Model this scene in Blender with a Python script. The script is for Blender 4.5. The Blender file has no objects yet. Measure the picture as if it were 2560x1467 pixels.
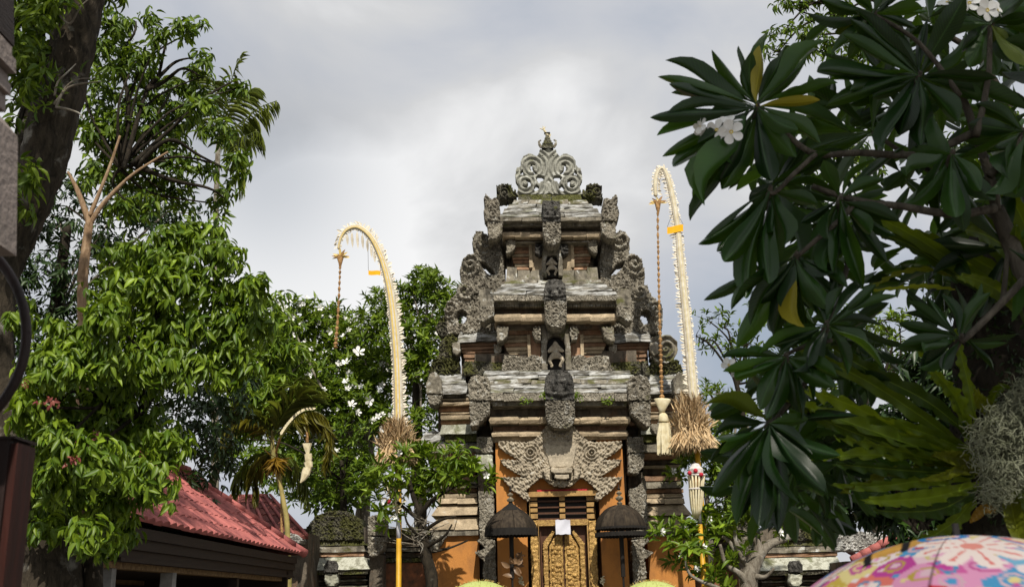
import bpy, math, random
import numpy as np
from mathutils import Vector, Matrix

random.seed(7)
RNG = np.random.default_rng(11)
S = bpy.context.scene
COL = S.collection

# ---------------------------------------------------------------- camera
F = 2600.0                       # focal length in pixels of a 2560 wide frame
PITCH, ROLL, EYE = math.radians(16.4), math.radians(1.4), 1.6
_f = np.array([0, math.cos(PITCH), math.sin(PITCH)])
_u = np.array([0, -math.sin(PITCH), math.cos(PITCH)])
_x = np.array([1.0, 0, 0])
CR = math.cos(ROLL) * _x - math.sin(ROLL) * _u
CU = math.sin(ROLL) * _x + math.cos(ROLL) * _u
CAM = np.array([0, 0, EYE])
cd = bpy.data.cameras.new('camera')
cam = bpy.data.objects.new('camera', cd)
COL.objects.link(cam)
cd.sensor_width = 36.0
cd.lens = 36.0 * F / 2560.0
cd.clip_start, cd.clip_end = 0.05, 2000.0
cd.dof.use_dof = True
cd.dof.focus_distance = 22.0
cd.dof.aperture_fstop = 5.5
m = Matrix.Identity(4)
for i in range(3):
    m[i][0], m[i][1], m[i][2], m[i][3] = CR[i], CU[i], -_f[i], CAM[i]
cam.matrix_world = m
S.camera = cam

def P(px, py, Y):
    """The point of the scene at distance Y that the photograph shows at pixel (px, py)."""
    d = _f + (px - 1280.0) / F * CR + (733.5 - py) / F * CU
    return CAM + d * (Y / d[1])

def Pn(px, py, Y):
    px, py = np.asarray(px, float), np.asarray(py, float)
    d = _f + ((px - 1280.0) / F)[..., None] * CR + ((733.5 - py) / F)[..., None] * CU
    return CAM + d * (np.asarray(Y, float) / d[..., 1])[..., None]

def proj(p):
    v = np.asarray(p, float) - CAM
    z = v @ _f
    return 1280 + F * (v @ CR) / z, 733.5 - F * (v @ CU) / z

def mpp(px, py, Y):
    """metres per pixel there"""
    return float((P(px, py, Y) - CAM) @ _f) / F

# ---------------------------------------------------------------- sun, sky, exposure
SUN_EL, SUN_AZ = math.radians(47), math.radians(8)      # sun behind the camera, a little to its right
sdir = Vector((math.sin(SUN_AZ) * math.cos(SUN_EL), -math.cos(SUN_AZ) * math.cos(SUN_EL), math.sin(SUN_EL)))
sl = bpy.data.lights.new('sun', 'SUN')
sl.energy, sl.angle, sl.color = 4.8, math.radians(0.6), (1.0, 0.93, 0.82)
sun = bpy.data.objects.new('sun', sl)
sun.rotation_euler = (-sdir).to_track_quat('-Z', 'Y').to_euler()
sun.location = (0, -20, 40)
COL.objects.link(sun)

def node(nt, t, ins=None, **props):
    n = nt.nodes.new(t)
    for k, v in props.items():
        setattr(n, k, v)
    for k, v in (ins or {}).items():
        if isinstance(v, bpy.types.NodeSocket):
            nt.links.new(v, n.inputs[k])
        else:
            n.inputs[k].default_value = v
    return n

def ramp(nt, fac, stops, interp='LINEAR'):
    n = node(nt, 'ShaderNodeValToRGB', {0: fac})
    cr = n.color_ramp
    cr.interpolation = interp
    while len(cr.elements) < len(stops):
        cr.elements.new(0.5)
    for e, (p, c) in zip(cr.elements, stops):
        e.position = p
        e.color = (c, c, c, 1) if isinstance(c, (int, float)) else (*c, 1)
    return n.outputs[0]

def mth(nt, op, a, b=0.0, c=None, clamp=False):
    n = node(nt, 'ShaderNodeMath', {0: a, 1: b}, operation=op, use_clamp=clamp)
    if c is not None:
        if isinstance(c, bpy.types.NodeSocket):
            nt.links.new(c, n.inputs[2])
        else:
            n.inputs[2].default_value = c
    return n.outputs[0]

def mixc(nt, fac, a, b, bt='MIX'):
    n = nt.nodes.new('ShaderNodeMix')
    n.data_type, n.blend_type = 'RGBA', bt
    for sock, v in ((n.inputs[0], fac), (n.inputs[6], a), (n.inputs[7], b)):
        if isinstance(v, bpy.types.NodeSocket):
            nt.links.new(v, sock)
        elif isinstance(v, (int, float)):
            sock.default_value = v
        else:
            sock.default_value = (*v, 1) if len(v) == 3 else v
    return n.outputs[2]

world = bpy.data.worlds.new('World')
S.world = world
world.use_nodes = True
wt = world.node_tree
wt.nodes.clear()
sky = node(wt, 'ShaderNodeTexSky', sky_type='NISHITA', sun_disc=False, sun_elevation=SUN_EL,
           sun_rotation=math.radians(180) - SUN_AZ, air_density=1.2, dust_density=1.5)
skyc = node(wt, 'ShaderNodeVectorMath', {0: sky.outputs[0], 'Scale': 0.62}, operation='SCALE').outputs[0]
tc = node(wt, 'ShaderNodeTexCoord')
dirv = tc.outputs['Generated']
pl = node(wt, 'ShaderNodeVectorMath', {0: dirv, 1: (1.0, 1.0, 1.5)}, operation='MULTIPLY').outputs[0]
n1 = node(wt, 'ShaderNodeTexNoise', {'Vector': pl, 'Scale': 4.6, 'Detail': 6.0, 'Roughness': 0.48, 'Distortion': 0.35}).outputs[0]
off = node(wt, 'ShaderNodeVectorMath', {0: pl, 1: (4.3, 1.7, 0.6)}, operation='ADD').outputs[0]
n2 = node(wt, 'ShaderNodeTexNoise', {'Vector': off, 'Scale': 2.6, 'Detail': 5.0, 'Roughness': 0.5}).outputs[0]

def lump(px, py, k):
    d = P(px, py, 100.0) - CAM
    d = d / np.linalg.norm(d)
    dt = node(wt, 'ShaderNodeVectorMath', {0: dirv, 1: tuple(d)}, operation='DOT_PRODUCT').outputs['Value']
    return mth(wt, 'POWER', mth(wt, 'MAXIMUM', dt, 0.0), k)

cov = mth(wt, 'ADD', ramp(wt, n2, [(0.26, 0.45), (0.42, 0.97)]), mth(wt, 'MULTIPLY', lump(900, 690, 160), 0.6), clamp=True)
cov = mth(wt, 'SUBTRACT', cov, mth(wt, 'MULTIPLY', lump(660, 430, 200), 0.42), clamp=True)
br = mth(wt, 'ADD', n1, mth(wt, 'MULTIPLY', lump(790, 690, 210), 0.80))
br = mth(wt, 'ADD', br, mth(wt, 'MULTIPLY', lump(1450, 250, 300), 0.16))
br = mth(wt, 'SUBTRACT', br, mth(wt, 'MULTIPLY', lump(1850, 860, 90), 0.34))
cloud = ramp(wt, br, [(0.18, (0.38, 0.445, 0.54)), (0.38, (0.555, 0.58, 0.635)), (0.56, (0.675, 0.68, 0.69)), (0.76, (0.95, 0.95, 0.95))])
cl10 = node(wt, 'ShaderNodeVectorMath', {0: cloud, 'Scale': 10.0}, operation='SCALE').outputs[0]
wcol = mixc(wt, cov, skyc, cl10)
bg = node(wt, 'ShaderNodeBackground', {0: wcol, 1: 0.1})
node(wt, 'ShaderNodeOutputWorld', {0: bg.outputs[0]})

S.view_settings.view_transform = 'Standard'
S.view_settings.look = 'None'
S.view_settings.exposure = 0.0
S.view_settings.gamma = 1.0
S.view_settings.use_curve_mapping = False
S.render.engine = 'CYCLES'
S.cycles.max_bounces = 7
S.cycles.diffuse_bounces = 3
S.cycles.transparent_max_bounces = 6
S.cycles.use_denoising = True

# ---------------------------------------------------------------- materials
def newmat(name):
    mt = bpy.data.materials.new(name)
    mt.use_nodes = True
    nt = mt.node_tree
    nt.nodes.clear()
    b = node(nt, 'ShaderNodeBsdfPrincipled')
    out = node(nt, 'ShaderNodeOutputMaterial', {0: b.outputs[0]})
    return mt, nt, b, out

def tint_of(nt, amp):
    r = node(nt, 'ShaderNodeObjectInfo').outputs['Random']
    return mth(nt, 'MULTIPLY_ADD', r, amp, 1.0 - amp / 2)

def scaled(nt, col, f):
    n = node(nt, 'ShaderNodeVectorMath', {0: col}, operation='SCALE')
    nt.links.new(f, n.inputs['Scale'])
    return n.outputs[0]

def stone(name, base, dark, pale, moss, dk=0.45, pl_=0.5, ms=0.35, carve=0.0, sc=1.0, bump=0.5, vary=0.25, rust=0.0, flow=None, soft=0.0):
    mt, nt, b, out = newmat(name)
    pos = node(nt, 'ShaderNodeNewGeometry').outputs['Position']
    nrm = node(nt, 'ShaderNodeNewGeometry').outputs['Normal']
    nz = node(nt, 'ShaderNodeSeparateXYZ', {0: nrm}).outputs[2]
    if flow:
        pos = node(nt, 'ShaderNodeVectorMath', {0: pos, 1: flow}, operation='MULTIPLY').outputs[0]
    a = node(nt, 'ShaderNodeTexNoise', {'Vector': pos, 'Scale': 5.5 * sc, 'Detail': 9.0, 'Roughness': 0.66}).outputs[0]
    strv = node(nt, 'ShaderNodeVectorMath', {0: pos, 1: (2.6, 2.6, 0.55)}, operation='MULTIPLY').outputs[0]
    st = node(nt, 'ShaderNodeTexNoise', {'Vector': strv, 'Scale': 2.4 * sc, 'Detail': 7.0, 'Roughness': 0.6}).outputs[0]
    c = node(nt, 'ShaderNodeTexNoise', {'Vector': pos, 'Scale': 2.3 * sc, 'Detail': 6.0, 'Roughness': 0.6, 'Distortion': 0.6}).outputs[0]
    fine = node(nt, 'ShaderNodeTexNoise', {'Vector': pos, 'Scale': 38.0, 'Detail': 5.0, 'Roughness': 0.7}).outputs[0]
    colr = mixc(nt, ramp(nt, a, [(0.38, 0.0), (0.62, 1.0)]), tuple(x * 0.72 for x in base), tuple(min(1, x * 1.22) for x in base))
    if rust:
        colr = mixc(nt, mth(nt, 'MULTIPLY', ramp(nt, c, [(0.5, 0.0), (0.62, 1.0)]), rust), colr, (0.26, 0.12, 0.055))
    colr = mixc(nt, ramp(nt, st, [(dk - 0.11, 0.8), (dk + 0.05, 0.0)]), colr, dark)
    up = mth(nt, 'MULTIPLY_ADD', nz, 0.10, 0.0)
    pf = ramp(nt, mth(nt, 'ADD', mth(nt, 'ADD', a, up), mth(nt, 'MULTIPLY', fine, 0.08)), [(1.08 - pl_ * 0.9 - soft, 0.0), (1.15 - pl_ * 0.9 + soft, 0.9)])
    colr = mixc(nt, pf, colr, pale)
    mf = ramp(nt, mth(nt, 'ADD', c, mth(nt, 'MULTIPLY', nz, 0.12)), [(0.92 - ms, 0.0), (1.02 - ms + soft * 1.5, 0.85)])
    colr = mixc(nt, mf, colr, moss)
    colr = mixc(nt, ramp(nt, fine, [(0.3, 0.45), (0.55, 0.0)]), colr, tuple(x * 0.4 for x in dark))
    colr = scaled(nt, colr, tint_of(nt, vary))
    h = mth(nt, 'ADD', mth(nt, 'MULTIPLY', fine, 0.5), a)
    if carve:
        vo = node(nt, 'ShaderNodeTexVoronoi', {'Vector': pos, 'Scale': 17.0 * carve}, feature='SMOOTH_F1').outputs[0]
        wv = node(nt, 'ShaderNodeTexWave', {'Vector': pos, 'Scale': 5.0 * carve, 'Distortion': 9.0, 'Detail': 2.0, 'Detail Scale': 2.0}).outputs[1]
        h = mth(nt, 'ADD', h, mth(nt, 'ADD', mth(nt, 'MULTIPLY', vo, -0.6), mth(nt, 'MULTIPLY', wv, 0.5)))
        colr = mixc(nt, ramp(nt, vo, [(0.5, 0.0), (0.8, 0.35)]), colr, tuple(x * 0.7 for x in dark))
    bp = node(nt, 'ShaderNodeBump', {'Strength': bump, 'Distance': 0.05, 'Height': h})
    nt.links.new(bp.outputs[0], b.inputs['Normal'])
    nt.links.new(colr, b.inputs['Base Color'])
    b.inputs['Roughness'].default_value = 0.9
    b.inputs['Specular IOR Level'].default_value = 0.25
    return mt

GREY, DARK, PALE, MOSS = (0.25, 0.225, 0.175), (0.042, 0.038, 0.031), (0.52, 0.53, 0.50), (0.085, 0.088, 0.018)
M_STONE = stone('weathered_stone', GREY, DARK, PALE, MOSS)
M_ROOFST = stone('lichened_roof_stone', (0.27, 0.255, 0.215), (0.06, 0.056, 0.046), (0.57, 0.58, 0.57), (0.12, 0.12, 0.05), dk=0.56, pl_=0.54, ms=0.33, flow=(0.5, 1.0, 2.6), soft=0.05)
M_CARVE = stone('carved_stone', (0.315, 0.285, 0.225), DARK, (0.50, 0.49, 0.44), MOSS, dk=0.36, pl_=0.52, ms=0.28, carve=1.0, bump=0.9)
M_KALA = stone('pale_carved_stone', (0.43, 0.37, 0.275), (0.06, 0.05, 0.04), (0.48, 0.45, 0.38), MOSS, dk=0.30, pl_=0.5, ms=0.15, bump=0.5, carve=1.3)
M_PALEG = stone('pale_grey_crown_stone', (0.35, 0.35, 0.30), (0.10, 0.10, 0.085), (0.55, 0.56, 0.52), (0.15, 0.155, 0.06), dk=0.40, pl_=0.5, ms=0.28, bump=0.4)
M_FACE = stone('smooth_pale_stone', (0.44, 0.38, 0.285), (0.09, 0.08, 0.06), (0.5, 0.47, 0.4), MOSS, dk=0.26, pl_=0.48, ms=0.12, bump=0.3)
M_BLACK = stone('lichen_blackened_stone', (0.105, 0.10, 0.09), (0.02, 0.02, 0.018), (0.30, 0.30, 0.27), MOSS, dk=0.50, pl_=0.46, ms=0.28, carve=0.8, bump=0.8)
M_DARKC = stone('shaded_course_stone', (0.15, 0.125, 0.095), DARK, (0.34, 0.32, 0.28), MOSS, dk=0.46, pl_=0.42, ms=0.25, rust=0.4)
M_TAN = stone('tan_course_stone', (0.42, 0.335, 0.225), (0.10, 0.085, 0.065), (0.56, 0.50, 0.40), MOSS, dk=0.34, pl_=0.42, ms=0.18, vary=0.35)
M_BRICK = stone('brown_brick_course', (0.37, 0.23, 0.145), (0.07, 0.05, 0.04), (0.50, 0.43, 0.35), MOSS, dk=0.38, pl_=0.42, ms=0.16, vary=0.5, rust=0.5)
M_MOSSY = stone('mossy_stone', (0.17, 0.16, 0.12), DARK, (0.42, 0.42, 0.38), (0.10, 0.105, 0.02), dk=0.46, pl_=0.44, ms=0.50, carve=0.9, bump=1.0)
M_LEDGE = stone('pale_green_ledge_stone', (0.42, 0.42, 0.33), DARK, (0.56, 0.57, 0.48), (0.14, 0.15, 0.06), dk=0.36, pl_=0.58, ms=0.30)

def simple(name, col, rough=0.6, var=0.15, nscale=8.0, bump=0.15, spec=0.4, metal=0.0, col2=None, stretch=(1, 1, 1), bscale=None, obj=True, contrast=(0.35, 0.65)):
    mt, nt, b, out = newmat(name)
    pos = node(nt, 'ShaderNodeTexCoord').outputs['Object'] if obj else node(nt, 'ShaderNodeNewGeometry').outputs['Position']
    pos = node(nt, 'ShaderNodeVectorMath', {0: pos, 1: stretch}, operation='MULTIPLY').outputs[0]
    a = node(nt, 'ShaderNodeTexNoise', {'Vector': pos, 'Scale': nscale, 'Detail': 7.0, 'Roughness': 0.62}).outputs[0]
    c2 = col2 or tuple(x * 0.6 for x in col)
    colr = mixc(nt, ramp(nt, a, [(contrast[0], 0.0), (contrast[1], 1.0)]), c2, col)
    colr = scaled(nt, colr, tint_of(nt, var))
    nt.links.new(colr, b.inputs['Base Color'])
    a2 = node(nt, 'ShaderNodeTexNoise', {'Vector': pos, 'Scale': bscale or nscale * 4, 'Detail': 5.0}).outputs[0]
    bp = node(nt, 'ShaderNodeBump', {'Strength': bump, 'Distance': 0.02, 'Height': a2})
    nt.links.new(bp.outputs[0], b.inputs['Normal'])
    b.inputs['Roughness'].default_value = rough
    b.inputs['Specular IOR Level'].default_value = spec
    b.inputs['Metallic'].default_value = metal
    return mt

M_PLASTER = simple('orange_plaster', (0.52, 0.225, 0.060), 0.88, 0.06, 1.8, 0.35, 0.2, col2=(0.34, 0.155, 0.055), obj=False, bscale=45, contrast=(0.34, 0.55), stretch=(1.6, 1.6, .7))
M_GOLD = simple('worn_gold_paint', (0.56, 0.36, 0.11), 0.42, 0.2, 30, 0.8, 0.5, 0.35, col2=(0.22, 0.115, 0.03), obj=False, bscale=60)
M_GOLDP = simple('plain_gold_paint', (0.50, 0.31, 0.105), 0.5, 0.15, 12, 0.2, 0.5, 0.2, col2=(0.30, 0.175, 0.06), obj=False)
M_DOORW = simple('brown_door_wood', (0.105, 0.042, 0.018), 0.55, 0.2, 8, 0.2, 0.4, stretch=(6, 6, 0.6), obj=False)
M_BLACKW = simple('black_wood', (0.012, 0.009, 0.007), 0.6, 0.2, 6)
M_SOOT = simple('black_cloth', (0.060, 0.046, 0.031), 0.85, 0.9, 5, 0.2, 0.2, col2=(0.020, 0.015, 0.011), stretch=(3, 3, 0.6), obj=False)
M_FRINGE = simple('black_fringe', (0.012, 0.010, 0.008), 0.9, 0.1, 9)
M_BRASS = simple('silvered_finial', (0.42, 0.37, 0.27), 0.4, 0.2, 20, 0.2, 0.5, 0.4, col2=(0.08, 0.06, 0.04))
M_PALMST = simple('olive_tan_palm_stem', (0.36, 0.29, 0.10), 0.7, 0.1, 3.0, 0.2, 0.3, col2=(0.20, 0.18, 0.06), obj=False, contrast=(0.4, 0.6))
M_PAPER = simple('white_paper', (0.62, 0.63, 0.70), 0.8, 0.0, 5, 0.05, 0.2, col2=(0.55, 0.56, 0.64))
M_STRAW = simple('dry_straw', (0.70, 0.53, 0.32), 0.85, 0.2, 14, 0.3, 0.2, col2=(0.48, 0.33, 0.17), obj=False)
M_CREAM = simple('cream_palm_leaf', (0.72, 0.66, 0.47), 0.7, 0.2, 10, 0.1, 0.3, col2=(0.55, 0.47, 0.28))
M_WHITEL = simple('bleached_palm_leaf', (0.76, 0.72, 0.62), 0.7, 0.25, 10, 0.1, 0.3, col2=(0.56, 0.49, 0.36))
M_YELST = simple('yellow_strip', (0.70, 0.54, 0.19), 0.7, 0.15, 12, 0.1, 0.3, col2=(0.60, 0.44, 0.14))
M_ORANGE = simple('orange_yellow_cloth', (0.85, 0.45, 0.015), 0.7, 0.05, 8, 0.1, 0.2, col2=(0.75, 0.36, 0.01))
M_ROPE = simple('braided_orange_straw', (0.55, 0.33, 0.14), 0.85, 0.3, 30, 0.3, 0.2, col2=(0.14, 0.07, 0.03))
M_YPOLE = simple('yellow_painted_bamboo', (0.60, 0.34, 0.02), 0.5, 0.05, 6, 0.1, 0.4, col2=(0.46, 0.25, 0.015), obj=False)
M_WHITEC = simple('white_cloth', (0.72, 0.70, 0.68), 0.8, 0.1, 14, 0.2, 0.2, col2=(0.5, 0.46, 0.42))
M_REDC = simple('crimson_cloth', (0.50, 0.03, 0.05), 0.7, 0.1, 14, 0.2, 0.2)
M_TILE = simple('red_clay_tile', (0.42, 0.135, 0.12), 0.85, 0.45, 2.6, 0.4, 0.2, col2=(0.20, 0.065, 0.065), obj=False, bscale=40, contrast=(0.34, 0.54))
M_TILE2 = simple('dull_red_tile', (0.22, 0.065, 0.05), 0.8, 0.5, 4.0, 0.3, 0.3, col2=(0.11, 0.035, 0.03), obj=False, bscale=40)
M_WOODD = simple('dark_brown_timber', (0.022, 0.012, 0.007), 0.7, 0.2, 6, 0.3, 0.3, stretch=(1, 1, 5), obj=False)
M_WOODR = simple('red_brown_timber', (0.022, 0.008, 0.006), 0.55, 0.1, 5, 0.2, 0.35, col2=(0.010, 0.005, 0.004), stretch=(4, 4, 0.6), obj=False)
M_TRIM = simple('ochre_carved_trim', (0.24, 0.16, 0.075), 0.8, 0.2, 18, 0.8, 0.2, col2=(0.10, 0.06, 0.03), obj=False, bscale=30)
M_POSTG = simple('grey_painted_post', (0.24, 0.235, 0.22), 0.7, 0.1, 8)
M_PILLAR = simple('grey_pillar_stone', (0.25, 0.21, 0.19), 0.9, 0.1, 4.0, 0.5, 0.2, col2=(0.20, 0.17, 0.15), obj=False, bscale=40)
M_PAVE = simple('courtyard_paving', (0.16, 0.145, 0.125), 0.9, 0.0, 0.8, 0.4, 0.2, obj=False)
M_YGREEN = simple('yellow_green_cloth', (0.43, 0.49, 0.17), 0.75, 0.05, 5, 0.1, 0.2, col2=(0.37, 0.42, 0.13))
M_PETAL = simple('white_petal', (0.83, 0.83, 0.80), 0.6, 0.05, 12, 0.05, 0.3, col2=(0.78, 0.78, 0.74))
M_PETALY = simple('yellow_flower_throat', (0.80, 0.60, 0.05), 0.6, 0.05, 12)
M_LICHENW = stone('white_ridge_ornament', (0.5, 0.49, 0.45), DARK, (0.66, 0.66, 0.63), MOSS, dk=0.42, pl_=0.6, ms=0.15, carve=1.2, bump=0.8)

def bark(name, c0, c1, spot, dk=0.0, sc=1.0, spots=0.56):
    mt, nt, b, out = newmat(name)
    pos = node(nt, 'ShaderNodeNewGeometry').outputs['Position']
    sv = node(nt, 'ShaderNodeVectorMath', {0: pos, 1: (1, 1, 0.35)}, operation='MULTIPLY').outputs[0]
    a = node(nt, 'ShaderNodeTexNoise', {'Vector': sv, 'Scale': 14 * sc, 'Detail': 9.0, 'Roughness': 0.7, 'Distortion': 0.8}).outputs[0]
    c = node(nt, 'ShaderNodeTexNoise', {'Vector': pos, 'Scale': 3.2 * sc, 'Detail': 8.0, 'Roughness': 0.65}).outputs[0]
    colr = mixc(nt, ramp(nt, a, [(0.36, 0.0), (0.62, 1.0)]), c0, c1)
    colr = mixc(nt, ramp(nt, c, [(spots - 0.03, 0.0), (spots + 0.07, 0.9)]), colr, spot)
    nt.links.new(colr, b.inputs['Base Color'])
    bp = node(nt, 'ShaderNodeBump', {'Strength': 0.9, 'Distance': 0.04, 'Height': a})
    nt.links.new(bp.outputs[0], b.inputs['Normal'])
    b.inputs['Roughness'].default_value = 0.95
    b.inputs['Specular IOR Level'].default_value = 0.2
    return mt

M_BARK = bark('lichened_bark', (0.016, 0.013, 0.009), (0.060, 0.048, 0.033), (0.22, 0.21, 0.18), spots=0.60)
M_BARKT = bark('tan_bark', (0.20, 0.125, 0.07), (0.36, 0.25, 0.155), (0.42, 0.31, 0.2))
M_BARKG = bark('grey_frangipani_bark', (0.12, 0.10, 0.075), (0.26, 0.235, 0.19), (0.36, 0.35, 0.31))
M_BARKN = bark('shade_toned_frangipani_bark', (0.05, 0.043, 0.033), (0.13, 0.115, 0.09), (0.22, 0.21, 0.17), spots=0.62)  # darker copy of the grey bark, shade put into its colour
M_BARKD = bark('dark_bark', (0.012, 0.010, 0.007), (0.04, 0.032, 0.022), (0.10, 0.095, 0.075), spots=0.66)
M_MOSSHANG = simple('grey_hanging_moss', (0.25, 0.26, 0.185), 0.95, 0.1, 20, 0.0, 0.1, col2=(0.15, 0.165, 0.10), obj=False)

def leafmat(name, c0, c1, c2, trans=0.35, rough=0.42, spec=0.45, veins=0.0, rib=0.35, bump=0.0):
    """c0..c1 by leaf, c2 the light that comes through; the attribute luv holds (across, along, leaf number)."""
    mt, nt, b, out = newmat(name)
    at = node(nt, 'ShaderNodeAttribute', attribute_name='luv')
    s = node(nt, 'ShaderNodeSeparateXYZ', {0: at.outputs['Vector']})
    r = node(nt, 'ShaderNodeObjectInfo').outputs['Random']
    t = mth(nt, 'FRACT', mth(nt, 'ADD', s.outputs[2], r))
    colr = ramp(nt, t, [(0.0, c0), (0.55, tuple((x + y) / 2 for x, y in zip(c0, c1))), (0.92, c1), (1.0, tuple(min(1, x * 1.5) for x in c1))])
    au = mth(nt, 'ABSOLUTE', s.outputs[0])
    if rib:
        rb = ramp(nt, au, [(0.03, rib), (0.09, 0.0)])
        colr = mixc(nt, rb, colr, tuple(min(1, x * 2.2 + 0.02) for x in c1))
    tcol = scaled(nt, mixc(nt, 0.3, c2, colr), mth(nt, 'MULTIPLY_ADD', mth(nt, 'POWER', t, 1.6), 1.0, 0.18))
    if veins:
        vv = mth(nt, 'SINE', mth(nt, 'ADD', mth(nt, 'MULTIPLY', s.outputs[1], 130.0), mth(nt, 'MULTIPLY', au, -22.0)))
        vf = ramp(nt, vv, [(0.55, 0.0), (0.98, veins)])
        colr = mixc(nt, vf, colr, tuple(min(1, x * 1.5) for x in c1))
        tcol = mixc(nt, vf, tcol, tuple(x * 0.5 for x in c2))
    nt.links.new(colr, b.inputs['Base Color'])
    b.inputs['Roughness'].default_value = rough
    b.inputs['Specular IOR Level'].default_value = spec
    tr = node(nt, 'ShaderNodeBsdfTranslucent', {0: tcol})
    mx = node(nt, 'ShaderNodeMixShader', {0: trans, 1: b.outputs[0], 2: tr.outputs[0]})
    nt.links.new(mx.outputs[0], out.inputs[0])
    return mt

M_LBRIGHT = leafmat('bright_green_leaf', (0.065, 0.135, 0.006), (0.200, 0.290, 0.020), (0.30, 0.44, 0.02), 0.36, 0.42, 0.38)
M_LDARK = leafmat('deep_green_leaf', (0.042, 0.095, 0.007), (0.150, 0.225, 0.015), (0.24, 0.36, 0.018), 0.35, 0.45, 0.3)
M_LBACK = leafmat('mid_green_leaf', (0.062, 0.125, 0.008), (0.175, 0.25, 0.018), (0.26, 0.38, 0.025), 0.35, 0.45, 0.3)
M_LSHADE = leafmat('shade_toned_thicket_leaf', (0.010, 0.032, 0.005), (0.030, 0.065, 0.008), (0.05, 0.10, 0.01), 0.2)  # leaf colour darkened to stand in for deep shade
M_LFRAN = leafmat('frangipani_leaf', (0.004, 0.019, 0.004), (0.022, 0.068, 0.009), (0.15, 0.26, 0.008), 0.32, 0.33, 0.42, veins=0.3, rib=0.5)
M_LYELL = leafmat('yellowing_leaf', (0.34, 0.30, 0.02), (0.48, 0.40, 0.03), (0.52, 0.46, 0.03), 0.5, 0.45, 0.4, veins=0.15, rib=0.3)
M_LFERN = leafmat('fern_frond', (0.026, 0.075, 0.006), (0.165, 0.25, 0.014), (0.40, 0.48, 0.010), 0.45, 0.45, 0.4, veins=0.05, rib=0.5)
M_LFERNY = leafmat('yellow_sunlit_fern_frond', (0.16, 0.19, 0.012), (0.24, 0.27, 0.02), (0.48, 0.52, 0.02), 0.5, 0.5, 0.3, veins=0.05, rib=0.3)  # yellow-green fronds; sunlit highlights on some are put into this colour
M_LPALM = leafmat('palm_leaflet', (0.09, 0.13, 0.015), (0.20, 0.24, 0.035), (0.30, 0.36, 0.03), 0.38, rib=0.0)
M_LOCHRE = leafmat('withered_ochre_frond', (0.26, 0.14, 0.012), (0.40, 0.25, 0.03), (0.45, 0.28, 0.02), 0.4, rib=0.0)
M_LOLIVE = leafmat('olive_frond', (0.10, 0.10, 0.010), (0.22, 0.19, 0.02), (0.28, 0.25, 0.02), 0.35, rib=0.0)
M_LDRY = leafmat('dry_brown_frond', (0.20, 0.115, 0.055), (0.32, 0.20, 0.11), (0.30, 0.18, 0.08), 0.3, rib=0.0)
M_LRED = leafmat('pink_bract', (0.22, 0.04, 0.04), (0.36, 0.12, 0.09), (0.4, 0.1, 0.08), 0.35, rib=0.0)
# ---------------------------------------------------------------- objects and meshes
OFF = {}

def link(o, parent=None):
    COL.objects.link(o)
    if parent is not None:
        o.parent = parent
    return o

def tag(o, label=None, cat=None, group=None, kind=None):
    for k, v in (('label', label), ('category', cat), ('group', group), ('kind', kind)):
        if v:
            o[k] = v
    return o

def thing(name, label, cat, loc, group=None, kind=None):
    o = link(bpy.data.objects.new(name, None))
    o.empty_display_size = 0.2
    o.location = tuple(float(v) for v in loc)
    OFF[o.name] = np.array(o.location[:])
    return tag(o, label, cat, group, kind)

def mk(name, V, Fc, smooth=False, luv=None):
    """mesh from arrays; Fc is an (m,3)/(m,4) array or a list of index lists"""
    me = bpy.data.meshes.new(name)
    V = np.asarray(V, np.float32)
    if isinstance(Fc, np.ndarray):
        k = Fc.shape[1]
        me.vertices.add(len(V))
        me.vertices.foreach_set('co', V.ravel())
        me.loops.add(Fc.size)
        me.loops.foreach_set('vertex_index', Fc.ravel().astype(np.int32))
        me.polygons.add(len(Fc))
        me.polygons.foreach_set('loop_start', np.arange(0, Fc.size, k, dtype=np.int32))
        me.update(calc_edges=True)
    else:
        me.from_pydata(V.tolist(), [], [list(map(int, f)) for f in Fc])
        me.update()
    if luv is not None:
        a = me.attributes.new('luv', 'FLOAT_VECTOR', 'POINT')
        a.data.foreach_set('vector', np.asarray(luv, np.float32).ravel())
    if smooth:
        me.polygons.foreach_set('use_smooth', np.ones(len(me.polygons), bool))
    return me

def add(name, V, Fc, mat, parent=None, smooth=False, luv=None, origin=None):
    """link one mesh given in scene coordinates as a part of parent (or as a thing of its own standing at origin)"""
    V = np.asarray(V, float)
    o_ = OFF[parent.name] if parent is not None else np.asarray(origin if origin is not None else (0, 0, 0), float)
    me = mk(name, V - o_, Fc, smooth, luv)
    me.materials.append(mat)
    ob = link(bpy.data.objects.new(name, me), parent)
    if parent is None:
        ob.location = tuple(o_)
    OFF[ob.name] = o_
    return ob

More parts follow.
